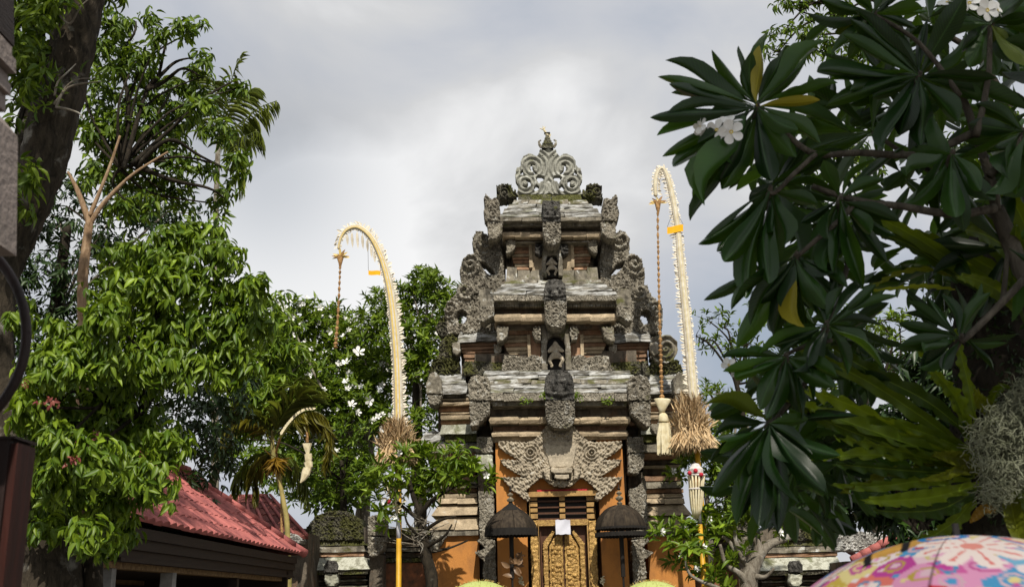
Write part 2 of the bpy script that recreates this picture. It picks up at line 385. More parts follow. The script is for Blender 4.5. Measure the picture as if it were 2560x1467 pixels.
class MB:
    def __init__(self):
        self.v, self.f = [], []
    def put(self, V, Fc):
        n = len(self.v)
        self.v.extend([tuple(p) for p in V])
        self.f.extend([[i + n for i in f] for f in Fc])
        return self
    def box(self, x0, x1, y0, y1, z0, z1):
        V = [(x, y, z) for z in (z0, z1) for y in (y0, y1) for x in (x0, x1)]
        return self.put(V, [(0, 2, 3, 1), (4, 5, 7, 6), (0, 1, 5, 4), (2, 6, 7, 3), (0, 4, 6, 2), (1, 3, 7, 5)])
    def tube(self, path, rad, n=8, rough=0.0, cap=True, flat=None):
        path = [np.asarray(p, float) for p in path]
        k = len(path)
        rad = rad if hasattr(rad, '__len__') else [rad] * k
        V, Fc = [], []
        ref = None
        for i, p in enumerate(path):
            t = path[min(i + 1, k - 1)] - path[max(i - 1, 0)]
            t = t / (np.linalg.norm(t) + 1e-9)
            if ref is None:
                ref = np.array([0, 0, 1.0]) if abs(t[2]) < 0.9 else np.array([0, 1.0, 0])
            a = np.cross(t, ref); a /= np.linalg.norm(a) + 1e-9
            b = np.cross(a, t)
            ref = b
            for j in range(n):
                th = 2 * math.pi * j / n
                r = rad[i] * (1 + rough * (random.random() * 2 - 1))
                V.append(p + a * math.cos(th) * r + b * math.sin(th) * r * (flat or 1.0))
        for i in range(k - 1):
            for j in range(n):
                Fc.append((i * n + j, i * n + (j + 1) % n, (i + 1) * n + (j + 1) % n, (i + 1) * n + j))
        if cap:
            Fc.append(tuple(range(n))[::-1])
            Fc.append(tuple(range((k - 1) * n, k * n)))
        return self.put(V, Fc)
    def lathe(self, c, prof, n=16, a0=0.0, a1=2 * math.pi, wob=0.0):
        full = abs(a1 - a0) > 6.28
        m_ = n if full else n + 1
        V, Fc = [], []
        for r, z in prof:
            for j in range(m_):
                th = a0 + (a1 - a0) * j / n
                V.append((c[0] + math.cos(th) * r, c[1] + math.sin(th) * r, c[2] + z))
        for i in range(len(prof) - 1):
            for j in range(n):
                j2 = (j + 1) % m_
                Fc.append((i * m_ + j, i * m_ + j2, (i + 1) * m_ + j2, (i + 1) * m_ + j))
        return self.put(V, Fc)
    def ball(self, c, r, n=8, sq=(1, 1, 1)):
        pr = [(r * math.sin(math.pi * i / n), -r * math.cos(math.pi * i / n)) for i in range(n + 1)]
        st = len(self.v)
        self.lathe((0, 0, 0), pr, n + 2)
        for i in range(st, len(self.v)):
            x, y, z = self.v[i]
            self.v[i] = (c[0] + x * sq[0], c[1] + y * sq[1], c[2] + z * sq[2])
        return self
    def build(self, name, mat, parent=None, smooth=False, origin=None):
        return add(name, self.v, self.f, mat, parent, smooth, origin=origin)

def smooth_path(pts, k=4):
    """Catmull-Rom through rows of numbers"""
    pts = [np.asarray(p, float) for p in pts]
    out = []
    for i in range(len(pts) - 1):
        p0, p1, p2, p3 = pts[max(i - 1, 0)], pts[i], pts[i + 1], pts[min(i + 2, len(pts) - 1)]
        for j in range(k):
            t = j / k
            out.append(0.5 * (2 * p1 + (p2 - p0) * t + (2 * p0 - 5 * p1 + 4 * p2 - p3) * t * t + (3 * p1 - p0 - 3 * p2 + p3) * t ** 3))
    out.append(pts[-1])
    return out

# ---- noise in numpy
def _h(ix, iy, s):
    v = np.sin(ix * 127.1 + iy * 311.7 + s * 74.7) * 43758.5453
    return v - np.floor(v)

def vor(x, y, s=0.0):
    xi, yi = np.floor(x), np.floor(y)
    d = np.full(np.shape(x), 9.0)
    cid = np.zeros(np.shape(x))
    for dx in (-1, 0, 1):
        for dy in (-1, 0, 1):
            gx, gy = xi + dx, yi + dy
            px, py = gx + 0.15 + 0.7 * _h(gx, gy, s), gy + 0.15 + 0.7 * _h(gx, gy, s + 3.3)
            dd = np.hypot(x - px, y - py)
            c = dd < d
            d = np.where(c, dd, d)
            cid = np.where(c, _h(gx, gy, s + 9.1), cid)
    return d, cid

def vnoise(x, y, s=0.0):
    xi, yi = np.floor(x), np.floor(y)
    fx, fy = x - xi, y - yi
    fx, fy = fx * fx * (3 - 2 * fx), fy * fy * (3 - 2 * fy)
    a, b, c, d = _h(xi, yi, s), _h(xi + 1, yi, s), _h(xi, yi + 1, s), _h(xi + 1, yi + 1, s)
    return (a * (1 - fx) + b * fx) * (1 - fy) + (c * (1 - fx) + d * fx) * fy

def fbm(x, y, s=0.0, o=4):
    v, a, t = 0, 1.0, 0
    for i in range(o):
        v = v + a * vnoise(x * 2 ** i, y * 2 ** i, s + i)
        t += a
        a *= 0.55
    return v / t

def inpoly(x, y, poly):
    poly = np.asarray(poly, float)
    ins = np.zeros(np.shape(x), bool)
    j = len(poly) - 1
    for i in range(len(poly)):
        xi, yi = poly[i]; xj, yj = poly[j]
        if yi != yj:
            c = ((yi > y) != (yj > y)) & (x < (xj - xi) * (y - yi) / (yj - yi) + xi)
            ins ^= c
        j = i
    return ins

def carve_h(x, y, style, s):
    """height 0..1 of a carving, x and y in pixels"""
    if style == 'leaf':
        wx, wy = x + 7 * (vnoise(x / 15, y / 15, s) - .5), y + 7 * (vnoise(x / 15, y / 15, s + 7) - .5)
        f, c = vor(wx / 15.0, wy / 13.0, s)
        f2, c2 = vor(wx / 6.0, wy / 6.0, s + 2)
        curl = 0.5 + 0.5 * np.sin(f * 15 + c * 20 + 1.5 * c2)
        return 0.55 * curl * np.clip(1.3 - f, 0, 1) + np.clip(0.85 - f2, 0, 1) * 0.45 + 0.3 * fbm(x / 24, y / 24, s)
    if style == 'feather':
        u, v = (x * 0.80 + y * 0.6), (-x * 0.6 + y * 0.80)
        f, c = vor(u / 5.5, v / 9.5, s)
        return np.clip(1.05 - 1.1 * f, 0, 1) * (0.6 + 0.6 * c) * 0.8 + 0.3 * fbm(x / 20, y / 20, s)
    if style == 'scroll':
        f, c = vor(x / 26.0, y / 26.0, s)
        return 0.5 + 0.32 * np.sin(f * 21 + c * 6 + 2 * fbm(x / 9, y / 9, s)) + 0.3 * (fbm(x / 5, y / 5, s) - 0.5)
    if style == 'floral':
        f, c = vor(x / 11.0, y / 11.0, s)
        f2, c2 = vor(x / 4.5, y / 4.5, s + 5)
        return np.clip(0.75 - f, 0, 1) * (0.3 + c) + np.clip(0.8 - f2, 0, 1) * 0.45
    if style == 'rough':
        return fbm(x / 9, y / 9, s, 5)
    return np.full(np.shape(x), 0.5) + 0.15 * fbm(x / 6, y / 6, s)

_rs = [0.0]
def relief(parent, name, mat, poly, Y, thick, amp, style='leaf', holes=(), res=2.5, hfun=None, edge=0.012, origin=None):
    """a carved slab: outline and holes in pixels of the photograph at distance Y, front worked to a height field, real thickness"""
    _rs[0] += 1.7
    poly = np.asarray(poly, float)
    x0, y0 = poly.min(0) - res; x1, y1 = poly.max(0) + res
    nx, ny = int((x1 - x0) / res) + 2, int((y1 - y0) / res) + 2
    gx, gy = np.meshgrid(x0 + np.arange(nx) * res, y0 + np.arange(ny) * res)
    wx = gx + (vnoise(gx / 6, gy / 6, _rs[0]) - 0.5) * res * 1.2
    wy = gy + (vnoise(gx / 6, gy / 6, _rs[0] + 4) - 0.5) * res * 1.2
    cxm = (wx[:-1, :-1] + wx[1:, 1:]) / 2; cym = (wy[:-1, :-1] + wy[1:, 1:]) / 2
    ins = inpoly(cxm, cym, poly)
    for h in holes:
        ins &= ~inpoly(cxm, cym, h)
    hh = amp * (hfun(wx, wy) if hfun else carve_h(wx, wy, style, _rs[0]))
    pts = Pn(wx, wy, np.full(wx.shape, Y))
    pts[..., 1] = Y - hh
    idx = np.arange(nx * ny).reshape(ny, nx)
    q = np.stack([idx[:-1, :-1], idx[1:, :-1], idx[1:, 1:], idx[:-1, 1:]], -1)[ins]
    V = pts.reshape(-1, 3)
    e = np.concatenate([q[:, [0, 1]], q[:, [1, 2]], q[:, [2, 3]], q[:, [3, 0]]])
    key = np.sort(e, 1); key = key[:, 0] * (nx * ny) + key[:, 1]
    u, inv, cnt = np.unique(key, return_inverse=True, return_counts=True)
    be = e[cnt[inv] == 1]
    used = np.unique(q)
    remap = -np.ones(nx * ny, int); remap[used] = np.arange(len(used))
    Vf = V[used]
    Vb = Vf.copy(); Vb[:, 1] = Y + thick
    n = len(used)
    a, b = remap[be[:, 0]], remap[be[:, 1]]
    walls = np.stack([b, a, a + n, b + n], 1)
    back = remap[q][:, ::-1] + n
    Fc = np.concatenate([remap[q], walls, back])
    return add(name, np.concatenate([Vf, Vb]), Fc, mat, parent, False, origin=origin)

def course(parent, name, mat, top, bot, Yt, Yf, Yb, jit=0.012, seg=0.16, origin=None, bulge=0.0):
    """one long stone: top and bottom front edges given as (left px, right px, row), worn edges"""
    (tl, tr, tp), (bl, br, bp) = top, bot
    TL, TR, BL, BR = P(tl, tp, Yt), P(tr, tp, Yt), P(bl, bp, Yf), P(br, bp, Yf)
    zt, zb = (TL[2] + TR[2]) / 2, (BL[2] + BR[2]) / 2
    n = max(2, min(24, int((BR[0] - BL[0]) / seg)))
    zm, ym = (zt + zb) / 2, (Yt + Yf) / 2 - bulge
    prof = [(BL[0], BR[0], Yf, zb), ((TL[0] + BL[0]) / 2 - bulge, (TR[0] + BR[0]) / 2 + bulge, ym, zm), (TL[0], TR[0], Yt, zt),
            (TL[0], TR[0], Yb, zt), (BL[0], BR[0], Yb, zb)]
    V = []
    for i in range(n + 1):
        t = i / n
        for k, (xa, xb, y, z) in enumerate(prof):
            j = jit if k < 3 else 0
            V.append((xa + (xb - xa) * t + (random.uniform(-j, j) if 0 < i < n else random.uniform(-j, j) * 0.6),
                      y + random.uniform(-j, j), z + random.uniform(-j, j) * 0.55))
    m_ = len(prof)
    Fc = []
    for i in range(n):
        for k in range(m_):
            k2 = (k + 1) % m_
            Fc.append((i * m_ + k, (i + 1) * m_ + k, (i + 1) * m_ + k2, i * m_ + k2))
    Fc.append(tuple(range(m_)))
    Fc.append(tuple(range(n * m_, (n + 1) * m_))[::-1])
    return add(name, V, Fc, mat, parent, origin=origin)

# ---- leaves
def leaf_tmpl(prof, fold=0.25, droop=0.25, cols=2, wave=0.0):
    """prof: (along, half width); returns unit leaf along +Y: verts, triangles, (across, along)"""
    V, UV, Fc = [], [], []
    us = np.linspace(-1, 1, cols + 1)
    for i, (t, w) in enumerate(prof):
        for u in us:
            wv = wave * math.sin(t * 22 + (1.5 if u > 0 else 0)) * abs(u)
            V.append((u * w * 0.5, t, abs(u) * w * fold * 0.5 - droop * t * t + wv))
            UV.append((u, t))
    n = cols + 1
    for i in range(len(prof) - 1):
        for j in range(cols):
            a, b, c, d = i * n + j, i * n + j + 1, (i + 1) * n + j + 1, (i + 1) * n + j
            Fc += [(a, b, c), (a, c, d)]
    return np.array(V), np.array(Fc), np.array(UV)

T_LANCE = leaf_tmpl([(0, .05), (.22, .8), (.5, 1), (.78, .62), (1, .02)], 0.3, 0.30)
T_SIMPLE = leaf_tmpl([(0, .05), (.4, 1), (1, .03)], 0.25, 0.2)
T_FRAN = leaf_tmpl([(0, .06), (.1, .13), (.25, .42), (.42, .74), (.56, .95), (.68, 1), (.80, .88), (.90, .58), (.965, .26), (1, .02)], 0.22, 0.10, 4)
T_FRAND = leaf_tmpl([(0, .06), (.1, .13), (.25, .42), (.42, .74), (.56, .95), (.68, 1), (.80, .88), (.90, .58), (.965, .26), (1, .02)], 0.30, 0.34, 4)

def frames(d, n):
    d = d / (np.linalg.norm(d, axis=1, keepdims=True) + 1e-9)
    n = n - d * (n * d).sum(1, keepdims=True)
    n = n / (np.linalg.norm(n, axis=1, keepdims=True) + 1e-9)
    return np.cross(d, n), d, n

def leaf_cloud(tmpl, pos, d, n, L, W, tint):
    Vt, Ft, UV = tmpl
    x, d, n = frames(d, n)
    V = pos[:, None, :] + x[:, None, :] * (Vt[None, :, 0, None] * W[:, None, None]) + d[:, None, :] * (Vt[None, :, 1, None] * L[:, None, None]) + n[:, None, :] * (Vt[None, :, 2, None] * L[:, None, None])
    k = len(Vt)
    Fc = (Ft[None] + (np.arange(len(pos)) * k)[:, None, None]).reshape(-1, 3)
    luv = np.zeros((len(pos), k, 3))
    luv[..., 0], luv[..., 1], luv[..., 2] = UV[None, :, 0], UV[None, :, 1], tint[:, None]
    return V.reshape(-1, 3), Fc, luv.reshape(-1, 3)

LEAFMESH = {}
def leaf_objects(parent, tmpl, mat, pos, d, n, L, W, name='leaf'):
    """each leaf an object; alike leaves share their mesh"""
    key = (id(tmpl), mat.name)
    if key not in LEAFMESH:
        LEAFMESH[key] = []
        for k in range(5):
            Vt, Ft, UV = tmpl
            Vk = Vt * np.array([1, 1, (0.5, 1.0, 1.7, 1.1, 0.8)[k]])
            Vk[:, 0] += (0.0, 0.5, -0.5, -0.9, 0.8)[k] * Vt[:, 1] ** 2
            Vk[:, 2] += (0.03, -0.02, 0.05, 0.0, -0.04)[k] * np.sin(Vt[:, 1] * 7 + k) * (1 + Vt[:, 0])
            me = mk(name, Vk, Ft, True, np.c_[UV, np.full(len(UV), 0.13 * k)])
            me.materials.append(mat)
            LEAFMESH[key].append(me)
    x, d, n = frames(d, n)
    o_ = OFF[parent.name]
    res = []
    for i in range(len(pos)):
        ob = bpy.data.objects.new(name, LEAFMESH[key][(i * 7 + i // 5) % 5])
        mt = Matrix.Identity(4)
        for r in range(3):
            mt[r][0], mt[r][1], mt[r][2], mt[r][3] = x[i, r] * W[i], d[i, r] * L[i], n[i, r] * L[i], pos[i, r] - o_[r]
        COL.objects.link(ob)
        ob.parent = parent
        ob.matrix_local = mt
        res.append(ob)
    return res

def unit(v):
    v = np.asarray(v, float)
    return v / (np.linalg.norm(v, axis=-1, keepdims=True) + 1e-9)

def foliage(root, mat, blobs, L, W, per=9, dens=1.0, style='droop', tmpl=None, parts=300, simple_far=False, spread=1.0, shell=0.45, hang=1.0):
    """whorls of leaves through the volume of each blob (px, py, Y, rx px, ry px); the nearest ones are leaves of their own"""
    tmpl = tmpl or T_LANCE
    Ps, Ds, Ns = [], [], []
    cl = []
    for (px, py, Y, rx, ry) in blobs:
        mp = mpp(px, py, Y)
        c = P(px, py, Y)
        R = np.array([rx * mp, min(rx, ry) * mp * 0.8, ry * mp])
        k = max(3, int(dens * rx * ry / 900.0 * 4.6))
        v = unit(RNG.normal(size=(k, 3)))
        rr = RNG.uniform(0, 1, (k, 1)) ** shell
        lump_ = 1 + 0.22 * np.sin(v[:, :1] * 5 + px) * np.cos(v[:, 2:] * 6 + py)
        p = c + v * rr * R * lump_
        ax = unit(v * 0.8 + np.array([0, 0, 0.75]) + RNG.normal(size=(k, 3)) * 0.35)
        cl.append((c, p))
        for i in range(k):
            m_ = max(3, int(per * RNG.uniform(0.6, 1.3)))
            th = np.arange(m_) * 2.4 + RNG.uniform(0, 6)
            a = ax[i]
            b1 = unit(np.cross(a, [0.3, 0.1, 1.0] if abs(a[2]) < 0.95 else [1.0, 0, 0])); b2 = np.cross(a, b1)
            rad = np.cos(th)[:, None] * b1 + np.sin(th)[:, None] * b2
            if style == 'droop':
                dd = rad * RNG.uniform(0.5, 1.1, (m_, 1)) + a * RNG.uniform(-0.1, 0.5, (m_, 1)) + np.array([0, 0, -1.0]) * RNG.uniform(0.15, 1.1, (m_, 1)) * hang
            elif style == 'up':
                dd = rad * RNG.uniform(0.5, 1.0, (m_, 1)) + a * RNG.uniform(0.2, 0.9, (m_, 1))
            else:
                dd = rad + RNG.normal(size=(m_, 3)) * 0.5
            dd = unit(dd)
            nn = a + RNG.normal(size=(m_, 3)) * 0.35 + np.array([0, -0.15, 0.3])
            Ps.append(np.repeat(p[i][None], m_, 0) + dd * L * 0.12 + RNG.normal(size=(m_, 3)) * L * 0.10 * spread + a * RNG.uniform(0, 0.7, (m_, 1)) * L * spread)
            Ds.append(dd); Ns.append(nn)
    Ps, Ds, Ns = np.concatenate(Ps), np.concatenate(Ds), np.concatenate(Ns)
    n = len(Ps)
    Ls = L * RNG.uniform(0.65, 1.15, n)
    Ws = W * RNG.uniform(0.7, 1.15, n) * (Ls / L)
    order = np.argsort(Ps[:, 1])
    near, rest = order[:parts], order[parts:]
    if len(near):
        leaf_objects(root, tmpl, mat, Ps[near], Ds[near], Ns[near], Ls[near], Ws[near])
    if len(rest):
        V, Fc, luv = leaf_cloud(T_SIMPLE if simple_far else tmpl, Ps[rest], Ds[rest], Ns[rest], Ls[rest], Ws[rest], RNG.uniform(0, 1, len(rest)))
        o = add('foliage', V, Fc, mat, root, True, luv)
        tag(o, kind='stuff')
    return cl

def limbs(root, mat, base, cl, r0=0.05, twigs=5, name='branch', sag=0.12):
    """a limb from base to every blob, twigs to some of its whorls"""
    for c, p in cl:
        mid = (np.asarray(base) + c) / 2 + RNG.normal(size=3) * 0.12 * np.linalg.norm(c - base)
        mid[2] += sag * np.linalg.norm(c - base)
        b = MB().tube(smooth_path([base, mid, c], 5), list(np.linspace(r0, r0 * 0.4, 11)), 6, 0.1)
        for q in p[RNG.permutation(len(p))[:twigs]]:
            m2 = (c + q) / 2 + RNG.normal(size=3) * 0.1 * np.linalg.norm(q - c)
            b.tube(smooth_path([c, m2, q], 3), list(np.linspace(r0 * 0.35, r0 * 0.1, 7)), 5, 0.1)
        b.build(name, mat, root, True)

def trunk_tube(root, mat, pts, n=14, rough=0.08, k=6, name='trunk'):
    """pts: (px, py, Y, radius px)"""
    q = []
    for px, py, Y, r in pts:
        q.append(np.r_[P(px, py, Y), r * mpp(px, py, Y)])
    q = smooth_path(q, k)
    b = MB().tube([v[:3] for v in q], [v[3] for v in q], n, rough)
    return b.build(name, mat, root, True)
# ---------------------------------------------------------------- ground
g = MB()
g.put([(-900, -300, 0), (900, -300, 0), (900, 1500, 0), (-900, 1500, 0)], [(0, 1, 2, 3)])
tag(g.build('courtyard_ground', M_PAVE), kind='structure')

# ---------------------------------------------------------------- the stone gate tower
AX = 0.936
gate = thing('temple_gate', 'tall tiered stone temple gate tower with orange walls and gilded double door', 'temple gate', (AX, 23.2, 0))

def axpx(py, Y):
    px = 1400.0
    for _ in range(3):
        z = P(px, py, Y)[2]
        px = proj((AX, Y, z))[0]
    return px

def sy(a, b, py, Y, s):
    c = axpx(py, Y)
    return (c + a, c + b) if s > 0 else (c - b, c - a)

def C(hwt, pt, hwb, pb, Yt, Yf, mat, name='stone_course', split=1, gap=None, jit=0.010, Yb=24.6, cut=0.0, bulge=0.0):
    """full width course about the axis; split into stones, or left and right of a central gap"""
    ct, cb = axpx(pt, Yt), axpx(pb, Yf)
    cuts = [-1.0, 1.0]
    spans = []
    if gap:
        spans = [(-1, -gap / hwb), (gap / hwb, 1)]
    else:
        spans = [(-1, 1)]
    for a, b in spans:
        ks = sorted([a, b] + [a + (b - a) * (i + random.uniform(-0.18, 0.18)) / split for i in range(1, split)])
        for u, v in zip(ks[:-1], ks[1:]):
            e = 0.5 / hwb
            u2, v2 = (u if u == -1 else u + e), (v if v == 1 else v - e)
            course(gate, name, mat, (ct + u2 * hwt, ct + v2 * hwt, pt), (cb + u2 * hwb, cb + v2 * hwb, pb), Yt, Yf + random.uniform(-.012, .012), Yb, jit, bulge=bulge)

def roof_steps(h0, p0, h1, p1, Y0_, Y1_, n):
    """a sloping roof of thin worn layers, each one standing out over the one above"""
    for i in range(n):
        f0, f1 = i / n, (i + 1) / n
        hw = h0 + (h1 - h0) * f1
        Yq = Y0_ + (Y1_ - Y0_) * f1
        Yt_ = Y0_ + (Y1_ - Y0_) * (f0 + .45 * (f1 - f0))
        C(h0 + (h1 - h0) * (f0 + .5 * (f1 - f0)), p0 + (p1 - p0) * f0, hw, p0 + (p1 - p0) * f1 - 1.2, Yt_, Yq, M_ROOFST if (i * 7 + int(p0)) % 4 else M_STONE, 'roof_slab', random.choice((2, 3, 3, 4)), Yb=24.2, jit=0.020)

def CS(ta, tb, pt, ba, bb, pb, Yt, Yf, mat, name='stone_course', Yb=24.4, jit=0.010, split=1, sides=(-1, 1), bulge=0.0):
    for s in sides:
        l0, r0 = sy(ta, tb, pt, Yt, s); l1, r1 = sy(ba, bb, pb, Yf, s)
        for i in range(split):
            f0, f1 = i / split + (0.004 if i else 0), (i + 1) / split - (0.004 if i < split - 1 else 0)
            course(gate, name, mat, (l0 + (r0 - l0) * f0, l0 + (r0 - l0) * f1, pt), (l1 + (r1 - l1) * f0, l1 + (r1 - l1) * f1, pb), Yt, Yf + random.uniform(-.012, .012), Yb, jit, bulge=bulge)

def RS(poly, Y, thick, amp, mat, name, style='leaf', holes=(), sides=(-1, 1), res=2.2, hfun=None):
    """carved piece given as (offset from the axis, row); built on both sides"""
    for s in sides:
        pl_ = [(axpx(y, Y) + s * x, y) for x, y in poly]
        hl = [[(axpx(y, Y) + s * x, y) for x, y in h] for h in holes]
        relief(gate, name, mat, pl_, Y, thick, amp, style, hl, res, hfun)

def RC(poly, Y, thick, amp, mat, name, style='leaf', holes=(), res=2.2, hfun=None):
    """carved piece astride the axis, right half given"""
    pl_ = [(axpx(y, Y) + x, y) for x, y in poly] + [(axpx(y, Y) - x, y) for x, y in poly[::-1]]
    hl = [[(axpx(y, Y) + s * x, y) for x, y in h] for h in holes for s in (-1, 1)]
    return relief(gate, name, mat, pl_, Y, thick, amp, style, hl, res, hfun)

# dark core behind everything
core = MB()
for hw, p0, p1, Yf in ((60, 500, 560, 23.0), (100, 552, 712, 23.05), (128, 700, 900, 22.75), (205, 880, 1010, 22.6), (165, 985, 1240, 22.42), (300, 985, 1120, 22.95), (235, 855, 960, 23.1), (205, 1110, 1500, 22.9), (310, 1120, 1500, 23.1)):
    x0, x1 = P(axpx(p1, Yf) - hw, p1, Yf)[0], P(axpx(p1, Yf) + hw, p1, Yf)[0]
    core.box(x0, x1, Yf + random.random() * .01, 24.5 - hw * 0.001, max(0, P(1400, p1, Yf)[2]) if p1 < 1490 else 0, P(1400, p0, Yf)[2])
core.build('core_masonry', M_DARKC, gate)

# --- top: finial, crown, base slab
zc = axpx(360, 22.85)
Yc = 22.85
fin = MB()
c0 = P(axpx(374, Yc), 376, Yc)
s_ = mpp(1372, 360, Yc)
fin.lathe(c0, [(20 * s_, 0), (21 * s_, 8 * s_), (15 * s_, 9 * s_), (19 * s_, 14 * s_), (14 * s_, 17 * s_), (14 * s_, 22 * s_), (11 * s_, 24 * s_), (10 * s_, 31 * s_), (7 * s_, 33 * s_), (6 * s_, 40 * s_), (3 * s_, 42 * s_), (2 * s_, 46 * s_), (0.1, 46 * s_)], 4, math.pi / 4, math.pi / 4 + 2 * math.pi)
fin.build('finial', M_MOSSY, gate)
for s in (-1, 1):
    horn = MB()
    horn.tube(smooth_path([c0 + np.array([s * 15, 0, 8]) * s_, c0 + np.array([s * 20, 0, 16]) * s_, c0 + np.array([s * 21, 0, 24]) * s_, c0 + np.array([s * 16, 0, 28]) * s_], 3), [4 * s_] * 4 + [3 * s_] * 3 + [2 * s_] * 3, 6, 0.1)
    horn.build('finial_horn', M_STONE, gate)
orn = MB()
orn.tube(smooth_path([c0 + np.array([2, 0, 38]) * s_, c0 + np.array([-3, 0, 47]) * s_, c0 + np.array([-7, -1, 54]) * s_, c0 + np.array([-9, -2, 58]) * s_], 3), [5 * s_] * 3 + [3 * s_] * 4 + [2 * s_] * 3, 6, 0.1)
for q in ((-18, 60), (-4, 64), (-10, 66)):
    orn.tube([c0 + np.array([-8, -1, 56]) * s_, c0 + np.array([q[0], -1, q[1]]) * s_], [2.2 * s_, 0.9 * s_], 5)
orn.tube([c0 + np.array([3, 0, 34]) * s_, c0 + np.array([9, 0, 44]) * s_], [4 * s_, 1.2 * s_], 5)
orn.build('finial_ornament', M_CREAM, gate)

crown_o = [(0, 376), (20, 377), (24, 389), (30, 392), (38, 387), (50, 387), (62, 393), (68, 404), (68, 416), (72, 418), (80, 424), (83, 438), (83, 452), (76, 466), (78, 478), (84, 488), (0, 488)]
crown_h = [[(33, 411), (44, 410), (45, 424), (36, 437), (27, 437), (38, 424), (40, 416), (33, 415)],
           [(14, 441), (27, 440), (33, 448), (24, 461), (17, 455), (10, 450)],
           [(46, 452), (58, 448), (57, 455), (52, 459), (54, 466), (66, 466), (58, 474), (46, 467)],
           [(24, 468), (33, 462), (40, 474), (36, 479), (26, 478)], [(64, 426), (72, 432), (70, 440), (62, 438)], [(11, 390), (17, 393), (13, 396)]]
def crown_f(x, y):
    cx_ = axpx(440, Yc)
    a = np.abs(x - cx_)
    r1 = np.hypot(a - 42, y - 420); r2 = np.hypot(a - 58, y - 460)
    h = 0.5 + 0.3 * np.sin(np.minimum(r1, r2) * 0.55) + 0.35 * (fbm(x / 6, y / 6, 3) - 0.5)
    return h + 0.35 * np.clip(1 - a / 26, 0, 1)
RC(crown_o, Yc, 0.14, 0.10, M_PALEG, 'crown_scroll', holes=crown_h, res=1.5, hfun=crown_f)
C(78, 487, 80, 500, 22.75, 22.72, M_MOSSY, 'crown_slab', 2, Yb=23.6)
RS([(82, 498), (83, 476), (92, 472), (95, 464), (118, 462), (132, 470), (130, 486), (134, 500)], 22.85, 0.4, 0.16, M_MOSSY, 'moss_scroll', 'scroll', holes=[[(85, 470), (91, 468), (92, 478), (88, 482)]])
# --- roof of the third tier
roof_steps(84, 500, 133, 543, 22.72, 22.2, 4)
C(134, 543, 136, 552, 22.16, 22.16, M_STONE, split=4)
# corner horns and brackets
RS([(128, 553), (128, 520), (131, 500), (140, 497), (150, 500), (163, 486), (167, 500), (164, 512), (169, 530), (167, 545), (160, 555)], 22.12, 0.45, 0.10, M_CARVE, 'corner_antefix', 'scroll')
RS([(122, 557), (160, 555), (159, 600), (140, 596), (126, 584)], 22.15, 0.4, 0.07, M_CARVE, 'corner_bracket', 'leaf')
C(132, 556, 130, 565, 22.35, 22.35, M_STONE, split=3)
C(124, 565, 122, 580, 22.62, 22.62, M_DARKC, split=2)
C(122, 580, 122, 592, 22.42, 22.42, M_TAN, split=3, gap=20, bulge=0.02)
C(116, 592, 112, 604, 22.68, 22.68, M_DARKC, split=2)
for hw, py, Y in ((126, 566.5, 22.45), (118, 605, 22.62), (150, 786, 22.2), (144, 803.5, 22.25), (138, 821.5, 22.42), (173, 1019, 21.78), (172, 1059.5, 21.8), (169, 1079, 21.86)):
    C(hw, py - 1.6, hw, py + 1.6, Y, Y, M_STONE, 'fillet', 2, jit=.006)
# dragon heads in the middle of each cornice
def tongue(hw, p0, p1, p2, Y, matu, deep, round_top=False):
    def face(x, y):
        c = axpx((p0 + p1) / 2, Y)
        a, v = np.abs(x - c) / hw, (y - p0) / (p1 - p0)
        eye = np.exp(-((a - 0.42) ** 2 / 0.02 + (v - 0.55) ** 2 / 0.012))
        brow = np.exp(-((a - 0.45) ** 2 / 0.12 + (v - 0.40) ** 2 / 0.006))
        nose = np.exp(-(a ** 2 / 0.05 + (v - 0.72) ** 2 / 0.02))
        jaw = np.sin(v * 24 + 3 * np.abs(a)) * 0.25 * (v > 0.75)
        return 0.35 + 0.9 * eye + 0.6 * brow + 0.8 * nose + jaw + 0.5 * (fbm(x / 5, y / 5, 2) - 0.5)
    top = [(0, p0), (hw * 0.6, p0 + 2), (hw * 0.92, p0 + 0.22 * (p1 - p0)), (hw, p0 + 0.45 * (p1 - p0))] if round_top else [(0, p0), (hw, p0)]
    RC(top + [(hw, p1 - 1), (0, p1 - 1)], Y, deep, 0.10, matu, 'guardian_face', res=1.6, hfun=face)
    RC([(0, p1 + 2), (hw * 1.02, p1 + 2), (hw * 1.0, p2 - 0.35 * (p2 - p1)), (hw * 0.78, p2 - 0.1 * (p2 - p1)), (hw * 0.45, p2), (0, p2 + 1)], Y + 0.04, deep, 0.09, M_CARVE, 'carved_tongue', 'leaf', res=1.6)
tongue(22, 503, 555, 613, 22.0, M_BLACK, 0.5)
tongue(27, 699, 751, 818, 21.62, M_BLACK, 0.6, True)
tongue(36, 925, 1000, 1070, 21.22, M_BLACK, 0.6, True)

# --- body of the third tier
for i, (p0, p1, a0, a1) in enumerate([(604, 616, 108, 106), (618, 625, 103, 103), (627, 633, 102, 101), (635, 641, 100, 99), (643, 649, 98, 97), (651, 657, 96, 95), (659, 665, 93, 92), (667, 674, 91, 90)]):
    CS(24, a0, p0, 24, a1, p1, 22.86 + 0.012 * i, 22.84 + 0.012 * i, M_BRICK if i % 3 else M_TAN, 'brick_course')
CS(48, 56, 612, 48, 56, 668, 22.80, 22.80, M_TAN, 'panel_strip')
CS(22, 50, 604, 24, 50, 676, 22.84, 22.84, M_TAN, 'niche_jamb')
RS([(88, 602), (112, 600), (114, 634), (104, 632), (94, 624)], 22.6, 0.4, 0.05, M_CARVE, 'corner_bracket', 'rough')
CS(24, 86, 676, 24, 90, 702, 22.72, 22.68, M_STONE, 'base_stone', split=2, jit=0.02)
CS(88, 112, 668, 88, 116, 702, 22.75, 22.7, M_STONE, 'base_stone', jit=0.02)
